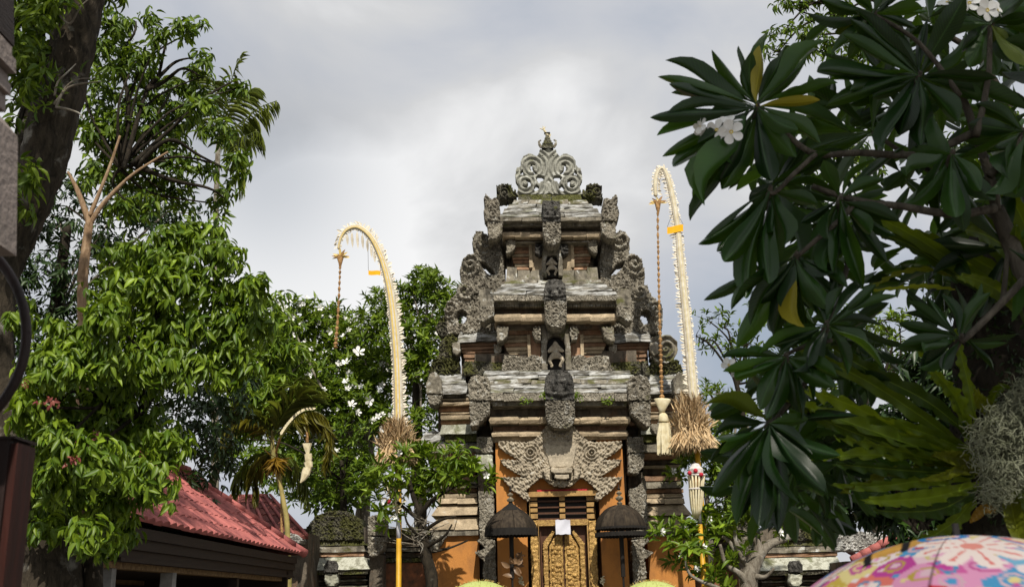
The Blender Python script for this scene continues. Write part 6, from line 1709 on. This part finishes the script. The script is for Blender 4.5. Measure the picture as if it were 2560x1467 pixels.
ROS = [
 (1893, 268, [(1623, 298, 56), (1670, 152, 52), (1653, 168, 40), (1687, 209, 46), (1660, 234, 44), (1660, 256, 40), (1629, 346, 36), (1655, 392, 46), (1674, 436, 52), (1707, 470, 60), (1711, 493, 54), (1737, 548, 70), (1787, 130, 42), (1886, 74, 44), (1842, 118, 56), (1837, 150, 64), (1949, 142, 60), (2034, 82, 50), (1895, 118, 60, 'y'), (2030, 165, 56), (2044, 242, 44, 'y'), (1975, 345, 66), (1950, 410, 74), (1905, 470, 80), (1850, 490, 76), (1800, 450, 70), (2060, 330, 60), (1740, 360, 50), (1770, 300, 60), (1760, 400, 60)]),
 (1925, 475, [(1777, 627, 76), (1769, 640, 50), (1822, 745, 90), (1842, 690, 80), (1752, 603, 26), (1939, 596, 34), (1880, 720, 84), (1990, 600, 60), (1850, 560, 70), (2040, 520, 60), (1960, 690, 70)]),
 (1990, 640, [(1842, 870, 78), (1800, 760, 60), (1759, 752, 46), (1962, 850, 56, 'y'), (1985, 790, 76), (2040, 790, 74), (1850, 790, 66), (1900, 830, 70), (2070, 700, 60), (1930, 780, 80)]),
 (2100, 498, [(2077, 683, 62), (2132, 715, 64), (2218, 655, 50), (2062, 697, 52), (2000, 640, 60), (2180, 600, 60), (2030, 610, 74), (2230, 560, 60), (2190, 420, 50), (2060, 400, 60), (2120, 640, 70)]),
 (2298, 190, [(2081, 181, 66), (2020, 190, 64), (2165, 3, 58), (2138, 36, 48), (2293, 60, 34), (2412, -10, 84), (2366, 207, 64), (2488, 191, 60), (2198, 395, 60), (2191, 323, 64), (2396, 323, 84), (2372, 490, 124), (2554, 273, 74), (2100, 110, 52), (2250, 340, 84), (2330, 360, 84), (2300, 440, 90), (2180, 260, 64), (2060, 230, 60), (2230, 60, 60), (2120, 250, 60), (2450, 260, 70)]),
 (2185, 35, [(2030, 70, 50), (2085, 82, 60, 'h'), (2120, 150, 50), (2050, 20, 50), (2140, -50, 50), (2220, -60, 60), (2070, 118, 40), (2300, 30, 60), (2280, 100, 60), (2200, 160, 56), (2110, -20, 54)]),
 (2478, 62, [(2530, 112, 60, 'h'), (2575, 40, 60), (2600, 120, 60), (2400, 100, 54), (2340, 50, 60), (2500, 170, 60), (2570, 180, 60, 'h'), (2440, -40, 60), (2360, -10, 60), (2420, 170, 70), (2540, -20, 60)]),
 (2560, 330, [(2420, 310, 64), (2480, 440, 74), (2400, 390, 64), (2540, 500, 84), (2640, 300, 60), (2460, 240, 60), (2590, 470, 80), (2410, 350, 60), (2500, 500, 70)]),
 (2380, 385, [(2290, 470, 70), (2240, 440, 60), (2440, 520, 80), (2360, 560, 80), (2300, 540, 70), (2270, 380, 56), (2480, 450, 60), (2410, 580, 70)]),
 (2066, 812, [(2086, 711, 48, 'g'), (2108, 702, 32), (2178, 690, 38), (2202, 730, 42), (2235, 736, 36), (2060, 735, 54), (2271, 868, 54), (2180, 850, 50), (1930, 830, 40), (1940, 880, 50), (2000, 910, 54), (1890, 860, 44), (2150, 910, 60), (2220, 900, 54)]),
 (2400, 845, [(2262, 763, 44), (2246, 806, 46), (2307, 754, 36), (2250, 840, 50), (2290, 890, 56), (2330, 920, 60), (2380, 730, 50), (2440, 720, 50), (2240, 872, 40)]),
 (1965, 892, [(1793, 893, 34), (1805, 925, 44), (1830, 960, 44), (1870, 1000, 64), (2000, 1030, 64), (1950, 1040, 70), (2060, 990, 64), (1890, 980, 60), (1840, 880, 40), (2100, 930, 56), (1900, 940, 60), (2030, 1040, 60)]),
 (1922, 1060, [(1782, 1049, 46), (1762, 1114, 36), (1750, 1150, 58), (1765, 1216, 64), (1799, 945, 60, 'h'), (1829, 1274, 68), (1855, 1302, 74), (1895, 1327, 74), (1950, 1310, 84), (2010, 1041, 52), (2010, 1090, 60), (1990, 1200, 84), (1920, 1250, 84), (2030, 1250, 84), (2070, 1170, 74), (1990, 1290, 90), (1870, 1180, 60), (1810, 1190, 56), (1880, 1240, 70), (1960, 1170, 80)]),
]
for cx_, cy_, tips in ROS:
    c = P(cx_, cy_, Y0)
    MB().tube([c + np.array([0, .10, -.05]), c + np.array([0, .02, -.01]), c + np.array([0, -.02, .01])], [.012, .015, .009], 7, .1).build('growing_tip', M_BARKN, fr_, True)
    for t in tips:
        k = t[3] if len(t) > 3 else 'd'
        L1(cx_, cy_, t[0], t[1], t[2], 'd' if k == 'g' else k)
for cx_, cy_, tips in ROS:
    ln = float(np.mean([math.hypot(t[0] - cx_, t[1] - cy_) for t in tips]))
    for i in range(9):
        a = RNG.uniform(0, 6.28)
        if cx_ < 2000 and math.cos(a) < -.2:
            a = RNG.uniform(-1.2, 1.9)
        l_ = ln * RNG.uniform(.65, 1.05)
        L1(cx_, cy_, cx_ + math.cos(a) * l_, cy_ + math.sin(a) * l_, ln * .26 * RNG.uniform(.75, 1.1), Y=Y0 + RNG.uniform(.05, .35), edge=.9)
# the crown goes on above and beside the frame
for cx_, cy_ in ((2250, -160), (2450, -180), (2650, -60), (2080, -190), (2700, 150), (2680, 420), (2180, 330), (2520, 620)):
    for i in range(10):
        a = RNG.uniform(0, 6.28)
        L1(cx_, cy_, cx_ + math.cos(a) * 210, cy_ + math.sin(a) * 190, 62, 'o', Y=Y0 + RNG.uniform(0, .5), edge=1.0)
    twig([(cx_ + (2500 - cx_) * .6, cy_ + 130), (cx_, cy_)], .014, .009, Y0 + .2)
for k, mt in (('d', M_LFRAN), ('y', M_LYELL), ('h', leafmat('half_turned_leaf', (0.06, 0.10, 0.010), (0.13, 0.18, 0.015), (0.22, 0.27, 0.01), 0.42, 0.4, 0.45, veins=.2, rib=.4))):
    A = [np.array(v) for v in lv[k]]
    n = len(A[0]) // 2
    leaf_objects(fr_, T_FRAN, mt, A[0][:n], A[1][:n], A[2][:n], A[3][:n], A[4][:n])
    leaf_objects(fr_, T_FRAND, mt, A[0][n:], A[1][n:], A[2][n:], A[3][n:], A[4][n:])
q = []
for (x, y, rx, ry) in ((2250, 120, 240, 110), (2480, 220, 130, 160), (2150, 300, 170, 90), (2380, 420, 150, 90), (2080, 560, 110, 80), (2000, 700, 90, 100), (1960, 430, 80, 70), (2010, 960, 130, 80), (2020, 1120, 110, 90), (1960, 1210, 80, 80), (2130, 860, 90, 50), (2340, 660, 130, 70), (2500, 560, 100, 90), (2380, 60, 200, 80), (2050, 1200, 80, 90), (2120, 1100, 90, 70)):
    for i in range(48):
        a = RNG.uniform(0, 6.28); r_ = RNG.uniform(0, 1) ** .5
        q.append((x + rx * r_ * math.cos(a), y + ry * r_ * math.sin(a)))
ps = np.array([P(x, y, RNG.uniform(4.6, 6.4)) for x, y in q])
n = len(ps)
dd = RNG.normal(size=(n, 3)) * np.array([1, .6, .8]) + np.array([-.3, 0, -.5])
V, Fc, luv = leaf_cloud(T_FRAN, ps, dd, RNG.normal(size=(n, 3)) + np.array([0, .5, .8]), RNG.uniform(.2, .32, n), RNG.uniform(.06, .085, n), RNG.uniform(0, 1, n))
tag(add('inner_leaves', V, Fc, M_LFRAN, fr_, True, luv), kind='stuff')
A = [np.array(v) for v in lv['o']]
V, Fc, luv = leaf_cloud(T_FRAN, A[0], A[1], A[2], A[3], A[4], RNG.uniform(0, 1, len(A[0])))
tag(add('outer_leaves', V, Fc, M_LFRAN, fr_, True, luv), kind='stuff')
# blossoms: five petals and a yellow throat
PT = None
def blossom(px, py, r, Y, face, roll):
    global PT
    c = P(px, py, Y)
    R = r * mpp(px, py, Y)
    o = bpy.data.objects.new('blossom', None)
    COL.objects.link(o); o.parent = fr_
    OFF[o.name] = c
    z = unit(np.array(face, float)); x = unit(np.cross([0, 0.1, 1.0], z)); y = np.cross(z, x)
    mt = Matrix.Identity(4)
    cr, sr = math.cos(roll), math.sin(roll)
    X, Yv = x * cr + y * sr, -x * sr + y * cr
    for i in range(3):
        mt[i][0], mt[i][1], mt[i][2], mt[i][3] = X[i] * R, Yv[i] * R, z[i] * R, c[i] - OFF[fr_.name][i]
    o.matrix_local = mt
    if PT is None:
        Vt, Ft, UV = leaf_tmpl([(0, .10), (.15, .30), (.35, .66), (.55, .88), (.75, .92), (.9, .66), (.97, .36), (1, .1)], .12, -.12, 4)
        PT = mk('petal', np.c_[Vt[:, 0] * .82, Vt[:, 1], Vt[:, 2] + Vt[:, 0] * .22], Ft, True)
        PT.materials.append(M_PETAL)
    for k in range(5):
        p = bpy.data.objects.new('petal', PT)
        COL.objects.link(p); p.parent = o
        p.rotation_euler = (0, 0, 2 * math.pi * k / 5)
    me = mk('throat', [(0.16 * math.cos(a), .16 * math.sin(a), .07) for a in np.linspace(0, 2 * math.pi, 11)[:-1]] + [(0, 0, -.02)], [[k, (k + 1) % 10, 10] for k in range(10)])
    me.materials.append(M_PETALY)
    q = bpy.data.objects.new('throat', me); COL.objects.link(q); q.parent = o
for b_ in ((1828, 330, 32, 4.0, (-.1, -1, -.25), .3), (1828, 305, 30, 4.03, (.05, -.8, .7), 1.2), (1792, 325, 28, 4.02, (-.5, -1, -.1), .8), (1752, 314, 22, 4.02, (-.9, -.7, 0), .1), (1750, 322, 20, 4.03, (-.7, -.6, -.5), .7),
           (2468, 26, 30, 4.0, (.1, -1, -.2), .5), (2424, 8, 28, 4.02, (-.3, -1, .1), 1.0), (2494, 26, 22, 4.03, (.7, -.7, 0), .2), (2368, 6, 24, 4.05, (-.3, -.6, .6), .2), (1822, 912, 20, 4.3, (-.2, -1, .2), .4), (1840, 930, 18, 4.3, (.3, -1, -.2), .9)):
    blossom(*b_)

# ---------------------------------------------------------------- mossy trunk, bird's nest ferns, hanging moss
mt_ = thing('mossy_trunk', 'thick near black mossy trunk carrying the bird nest ferns', 'tree trunk', (P(2500, 1400, 5.0)[0], 5.0, 0))
trunk_tube(mt_, M_BARKD, [(2500, 2100, 5, 110), (2500, 1400, 5, 104), (2495, 1100, 5, 108), (2490, 900, 5, 104), (2486, 760, 5, 98), (2490, 680, 5, 92), (2540, 560, 5.1, 70), (2640, 400, 5.3, 60), (2760, 100, 5.5, 50)], 22, .10)
k = 900
th, zz = RNG.uniform(2.6, 6.0, k), RNG.uniform(0, 1, k)
pp = np.array([P(2490 + 100 * math.cos(a), 690 + 620 * z, 5.0) + np.array([0, .22 * math.sin(a), 0]) for a, z in zip(th, zz)])
V, Fc, luv = leaf_cloud(T_SIMPLE, pp, RNG.normal(size=(k, 3)) + np.array([-.2, -.4, -.5]), RNG.normal(size=(k, 3)), RNG.uniform(.02, .06, k), np.full(k, .014), RNG.uniform(0, 1, k))
tag(add('trunk_moss', V, Fc, M_LSHADE, mt_, True, luv), kind='stuff')

def fern_frond(root, mat, pts, w, Y, dz, name='frond', ruffle=.03, tilt=0.0):
    """pts from base to tip in pixels; broad strap with a rib and ruffled edges"""
    q = smooth_path([np.r_[P(x, y, Y + dz * i / (len(pts) - 1)), i / (len(pts) - 1)] for i, (x, y) in enumerate(pts)], 10)
    V, luv, Fc = [], [], []
    cols = [-1, -.55, -.06, .06, .55, 1]
    n = len(q)
    tin = RNG.uniform()
    ph = RNG.uniform(0, 6)
    for i, v in enumerate(q):
        t = i / (n - 1)
        p = v[:3]
        d = unit(q[min(i + 1, n - 1)][:3] - q[max(i - 1, 0)][:3])
        view = unit(CAM - p)
        side = unit(np.cross(d, view)); nn = np.cross(side, d)
        side = unit(side * math.cos(tilt) + nn * math.sin(tilt)); nn = np.cross(side, d)
        ww = 0.29 * w * mpp(1280, 700, Y) * min(1.0, .35 + t * 2.2) * max(0.02, 1 - t ** 3.2) ** .8
        for u in cols:
            rf = ruffle * math.sin(t * 46 + ph + (2 if u > 0 else 0)) * abs(u) ** 2
            rw = 1 + .10 * math.sin(t * 57 + ph * 2 + u) * abs(u)
            V.append(p + side * u * ww * rw + nn * (abs(u) * ww * .35 + rf * .7 - (.006 if abs(u) < .1 else 0)))
            luv.append((u, t, tin))
    k = len(cols)
    for i in range(n - 1):
        for j in range(k - 1):
            Fc.append((i * k + j, i * k + j + 1, (i + 1) * k + j + 1, (i + 1) * k + j))
    return add(name, V, np.array(Fc), mat, root, True, luv)
f1 = thing('birds_nest_fern', 'large bird nest fern with long ruffled fronds fanning out below the mossy trunk', 'fern', tuple(P(2450, 1150, 4.7)))
for pts, w, dz, mt, tl in (
    ([(2420, 1130), (2330, 1060), (2180, 960), (2060, 900), (1984, 866)], 62, -.35, M_LFERN, .2), ([(2440, 1100), (2330, 1010), (2220, 950), (2130, 900), (2070, 862)], 70, -.2, M_LFERN, -.3),
    ([(2430, 1150), (2280, 1090), (2140, 1020), (2050, 985), (2004, 974)], 66, -.45, M_LFERN, .5), ([(2430, 1160), (2280, 1110), (2140, 1060), (2030, 1020), (1960, 1000)], 56, -.5, M_LFERN, -.5),
    ([(2410, 1140), (2280, 1130), (2160, 1090), (2060, 1050), (1998, 1018)], 60, -.4, M_LFERN, .1), ([(2420, 1180), (2290, 1140), (2180, 1110), (2090, 1095)], 50, -.4, M_LFERN, .6),
    ([(2420, 1160), (2300, 1140), (2160, 1135), (2070, 1140), (2022, 1142)], 46, -.4, M_LFERN, -.4), ([(2440, 1180), (2320, 1180), (2190, 1170), (2080, 1160)], 54, -.35, M_LFERN, .4),
    ([(2440, 1140), (2330, 1160), (2230, 1180), (2140, 1215), (2100, 1232)], 40, -.3, M_LFERNY, .7), ([(2440, 1190), (2320, 1200), (2190, 1215), (2078, 1212)], 52, -.3, M_LFERN, .2),
    ([(2450, 1210), (2340, 1240), (2240, 1250), (2155, 1250)], 70, -.3, M_LFERN, .0), ([(2450, 1220), (2360, 1270), (2260, 1280), (2180, 1275)], 64, -.3, M_LFERN, .4),
    ([(2420, 1100), (2390, 1000), (2330, 920), (2285, 850)], 44, -.2, M_LFERN, .4), ([(2430, 1090), (2400, 1010), (2360, 960), (2320, 930)], 60, -.1, M_LFERN, -.4),
    ([(2440, 1060), (2420, 960), (2400, 880), (2390, 820)], 46, .0, M_LFERN, .3),
    ([(2450, 1180), (2410, 1150), (2370, 1140), (2330, 1135)], 62, -.25, M_LFERNY, .1), ([(2450, 1180), (2400, 1175), (2360, 1190), (2300, 1200)], 40, -.3, M_LFERNY, .0),
    ([(2500, 1060), (2470, 1020), (2450, 1000), (2438, 970)], 60, -.3, M_LFERNY, .0), ([(2470, 1060), (2480, 1000), (2500, 970), (2525, 968)], 40, -.3, M_LFERN, .3),
    ([(2520, 1215), (2530, 1270), (2545, 1330), (2562, 1400)], 76, -.35, M_LFERNY, .0), ([(2540, 1200), (2570, 1260), (2600, 1330), (2620, 1400)], 80, -.3, M_LFERN, .2),
    ([(2440, 1240), (2390, 1300), (2330, 1340), (2280, 1350)], 60, .0, M_LFERN, .3), ([(2460, 1150), (2360, 1100), (2240, 1060), (2130, 1040)], 60, -.2, M_LFERN, .1)):
    fern_frond(f1, mt, pts, w, 4.7, dz, tilt=tl)
fern_frond(f1, M_LOCHRE, [(2490, 1275), (2460, 1272), (2440, 1290), (2424, 1306)], 40, 4.4, 0, 'dead_frond', .02)
f2 = thing('birds_nest_fern', 'upper bird nest fern arching long straps across the sky from the mossy trunk', 'fern', tuple(P(2560, 760, 4.7)))
for pts, w, dz, tl in (([(2560, 770), (2440, 690), (2300, 600), (2220, 556), (2157, 530)], 62, -.4, .1), ([(2500, 760), (2400, 690), (2290, 620), (2220, 590), (2160, 577)], 56, -.3, -.3), ([(2560, 700), (2500, 620), (2430, 530), (2366, 452)], 92, -.3, .0),
    ([(2580, 660), (2560, 560), (2520, 480), (2500, 420)], 80, -.2, .2), ([(2560, 720), (2440, 650), (2330, 600), (2250, 570)], 76, -.2, .3), ([(2600, 720), (2540, 640), (2470, 590), (2400, 570)], 90, -.4, -.2), ([(2390, 694), (2320, 672), (2250, 680), (2200, 705), (2164, 725)], 24, -.3, .5),
    ([(2388, 724), (2320, 716), (2250, 720), (2172, 727)], 22, -.3, -.4), ([(2600, 800), (2560, 720), (2540, 640), (2540, 560)], 100, -.5, .1), ([(2570, 790), (2500, 730), (2440, 700), (2390, 690)], 70, -.45, .2), ([(2620, 860), (2580, 790), (2560, 740), (2530, 690)], 80, -.5, .0)):
    fern_frond(f2, M_LFERN if w > 30 else M_LFERNY, pts, w, 4.7, dz, tilt=tl, ruffle=.02 if w > 30 else .012)
hm = thing('hanging_moss', 'tangled grey green hanging moss on the side of the mossy trunk', 'moss', tuple(P(2500, 1000, 4.5)))
Vs, Fs = [], []
outl = [(2430, 1065), (2500, 1010), (2530, 965), (2555, 940), (2600, 930), (2640, 1000), (2640, 1150), (2570, 1225), (2525, 1222), (2500, 1265), (2462, 1272), (2450, 1240), (2458, 1190), (2432, 1150), (2425, 1110)]
n = 0
while n < 2600:
    x, y = RNG.uniform(2420, 2640), RNG.uniform(930, 1275)
    if not inpoly(np.array([x]), np.array([y]), outl)[0]:
        continue
    n += 1
    p = P(x, y, 4.32 + RNG.uniform(0, .25))
    pts = [p]
    d = unit(RNG.normal(size=3) + np.array([0, 0, -.2]))
    for j in range(4):
        d = unit(d + RNG.normal(size=3) * .7 + np.array([0, 0, -.12]))
        pts.append(pts[-1] + d * .017)
    w = .0019
    for j, q in enumerate(pts):
        s = unit(np.cross(d, CAM - q)) * w
        Vs += [q - s, q + s, q + np.array([0, w * 1.6, 0])]
    b0 = len(Vs) - 15
    for j in range(4):
        for a_ in range(3):
            a, c_ = b0 + j * 3 + a_, b0 + j * 3 + (a_ + 1) % 3
            Fs.append((a, c_, c_ + 3, a + 3))
o = add('moss_strands', np.array(Vs), np.array(Fs), M_MOSSHANG, hm)
tag(o, kind='stuff')

# ---------------------------------------------------------------- printed umbrella just in front of the camera
ub = P(2392, 1338, 2.7)
um = thing('printed_umbrella', 'round umbrella printed with pink blue and red flowers, closest to the camera', 'umbrella', (ub[0], 2.7, ub[2] - .95))
mv = bpy.data.materials.new('printed_fabric')
mv.use_nodes = True
nt = mv.node_tree
bs = nt.nodes['Principled BSDF']
at = node(nt, 'ShaderNodeAttribute', attribute_name='print')
nt.links.new(at.outputs['Color'], bs.inputs['Base Color'])
bs.inputs['Roughness'].default_value = .75
bs.inputs['Specular IOR Level'].default_value = .2
trn = node(nt, 'ShaderNodeBsdfTranslucent')
nt.links.new(at.outputs['Color'], trn.inputs[0])
mxs = node(nt, 'ShaderNodeMixShader', {0: .25, 1: bs.outputs[0], 2: trn.outputs[0]})
nt.links.new(mxs.outputs[0], nt.nodes['Material Output'].inputs[0])
PAL = np.array([(.62, .22, .45), (.70, .42, .58), (.16, .42, .62), (.62, .05, .08), (.72, .66, .40), (.74, .60, .66), (.55, .14, .42), (.30, .52, .66), (.70, .56, .62), (.76, .70, .72), (.60, .50, .16), (.70, .30, .26)])
def printed(u, v):
    """flat print by position on the cloth, metres from the middle"""
    f, c = vor(u / .085 + .5 * vnoise(u / .05, v / .05, 2), v / .085, 3.0)
    colr = PAL[(c * 11.99).astype(int)]
    ring = (np.abs(f - .30) < .055)
    c2 = (c * 7.3) % 1.0
    colr = np.where(ring[..., None], PAL[(c2 * 11.99).astype(int)] * .9, colr)
    core = f < .16
    colr = np.where(core[..., None], PAL[((c2 * 3.1 % 1) * 11.99).astype(int)], colr)
    f3, c3 = vor(u / .03, v / .03, 8.0)
    colr = np.where(((f3 < .3) & (c3 > .72))[..., None], PAL[((c3 * 9 % 1) * 11.99).astype(int)], colr)
    # gold patch with black bands
    g_ = (np.hypot((u + .19) / 1.7, v + .05) < .06)
    colr = np.where(g_[..., None], np.array([.62, .43, .16]) * (.8 + .4 * fbm(u * 60, v * 60, 2)[..., None]), colr)
    for k in (-.25, -.15):
        bnd = (np.abs(u - k - (v + .05) * .5) < .011) & (np.abs(v + .05) < .075)
        colr = np.where(bnd[..., None], np.array([.03, .025, .035]), colr)
    for cx_, cy_, R, ph in ((-.05, -.20, .135, .2), (.36, -.10, .07, .9), (-.36, -.02, .075, .5), (.22, .14, .06, .1), (-.14, .2, .10, .3), (.30, -.33, .09, .4), (-.36, -.26, .06, .8)):
        r = np.hypot(u - cx_, v - cy_); th = np.arctan2(v - cy_, u - cx_)
        lob = np.abs(np.cos(4 * th + ph))
        pet = r < R * (.30 + .72 * lob ** .45)
        colr = np.where(pet[..., None], np.array([.78, .72, .70]), colr)
        stp = pet & (lob > .985) & (r < R * .86) & (r > R * .25)
        colr = np.where(stp[..., None], np.array([.70, .30, .28]), colr)
        colr = np.where((r < R * .2)[..., None], np.array([.72, .40, .36]), colr)
    # pale pink patches and blue arcs
    for cx_, cy_, R in ((.13, -.12, .085), (-.06, -.06, .05), (.25, -.22, .05)):
        r = np.hypot(u - cx_, v - cy_)
        colr = np.where((np.abs(r - R) < .010)[..., None], np.array([.05, .32, .58]), colr)
        colr = np.where((r < R * .55)[..., None], np.array([.72, .64, .50]), colr)
    return colr
RU, HU = .57, .285
rc = (RU * RU + HU * HU) / (2 * HU)
amax = math.asin(RU / rc)
for g_ in range(8):
    nr, na = 84, 48
    tt, aa = np.meshgrid(np.linspace(0.004, 1, nr), np.linspace(0, 1, na), indexing='ij')
    ang = 2 * math.pi * (g_ + aa) / 8 + .22
    phi = amax * tt
    sagf = 1 - .05 * np.sin(math.pi * aa) * tt
    V = np.stack([ub[0] + rc * np.sin(phi) * np.cos(ang) * sagf, ub[1] + rc * np.sin(phi) * np.sin(ang) * sagf, ub[2] + rc * (np.cos(phi) - 1) - .014 * np.sin(math.pi * aa) * tt], -1)
    colr = printed(rc * phi * np.cos(ang), rc * phi * np.sin(ang))
    idx = np.arange(nr * na).reshape(nr, na)
    Fc = np.stack([idx[:-1, :-1], idx[1:, :-1], idx[1:, 1:], idx[:-1, 1:]], -1).reshape(-1, 4)
    o = add('canopy_panel', V.reshape(-1, 3), Fc, mv, um, True)
    colr = np.where(((aa < .012) | (aa > .988))[..., None], colr * .45, colr)
    at_ = o.data.attributes.new('print', 'FLOAT_COLOR', 'POINT')
    colr = np.clip(colr, 0, 1) ** 1.6 * .74
    at_.data.foreach_set('color', np.c_[colr.reshape(-1, 3), np.ones(nr * na)].astype(np.float32).ravel())
    a0 = 2 * math.pi * g_ / 8 + .22
    MB().tube([(ub[0] + rc * math.sin(amax * t) * math.cos(a0) * .985, ub[1] + rc * math.sin(amax * t) * math.sin(a0) * .985, ub[2] + rc * (math.cos(amax * t) - 1) - .006) for t in np.linspace(.02, 1, 8)], .0025, 5).build('rib', M_POSTG, um)
MB().tube([(ub[0], ub[1], ub[2] - .9), (ub[0], ub[1], ub[2] + .015)], .006, 8).build('shaft', M_POSTG, um)
MB().tube([(ub[0], ub[1], ub[2] - .95), (ub[0], ub[1], ub[2] - .84)], .014, 8).build('handle', M_BLACKW, um)
MB().tube([(ub[0], ub[1], ub[2]), (ub[0], ub[1], ub[2] + .03)], .009, 8).build('ferrule', M_BLACKW, um)

# ---------------------------------------------------------------- unseen tree added behind the camera, crown placed to shade the near leaves
sh = thing('unseen_shade_tree', 'tall unseen tree added behind the camera, its crown shaped to shade the near leaves', 'tree', (6.5, -6.5, 0))
MB().tube(smooth_path([(6.5, -6.5, 0), (6.3, -6.3, 4), (5.4, -5.6, 9), (3.8, -4.6, 13.5)], 6), list(np.linspace(.5, .16, 19)), 12, .08).build('trunk', M_BARK, sh, True)
ps, n = [], 2300
v = unit(RNG.normal(size=(n, 3))) * (RNG.uniform(0, 1, (n, 1)) ** .4)
ps = np.where((np.arange(n) % 5 < 2)[:, None], np.array([2.5, -3.6, 12.5]) + v * np.array([2.6, 2.2, 1.7]), np.array([4.2, -4.6, 14.6]) + v * np.array([3.4, 2.8, 2.6]))
V, Fc, luv = leaf_cloud(T_SIMPLE, ps, RNG.normal(size=(n, 3)) + np.array([0, 0, -.3]), RNG.normal(size=(n, 3)) + np.array([0, 0, 1.2]), RNG.uniform(.3, .5, n), RNG.uniform(.14, .22, n), RNG.uniform(0, 1, n))
tag(add('foliage', V, Fc, M_LDARK, sh, True, luv), kind='stuff')
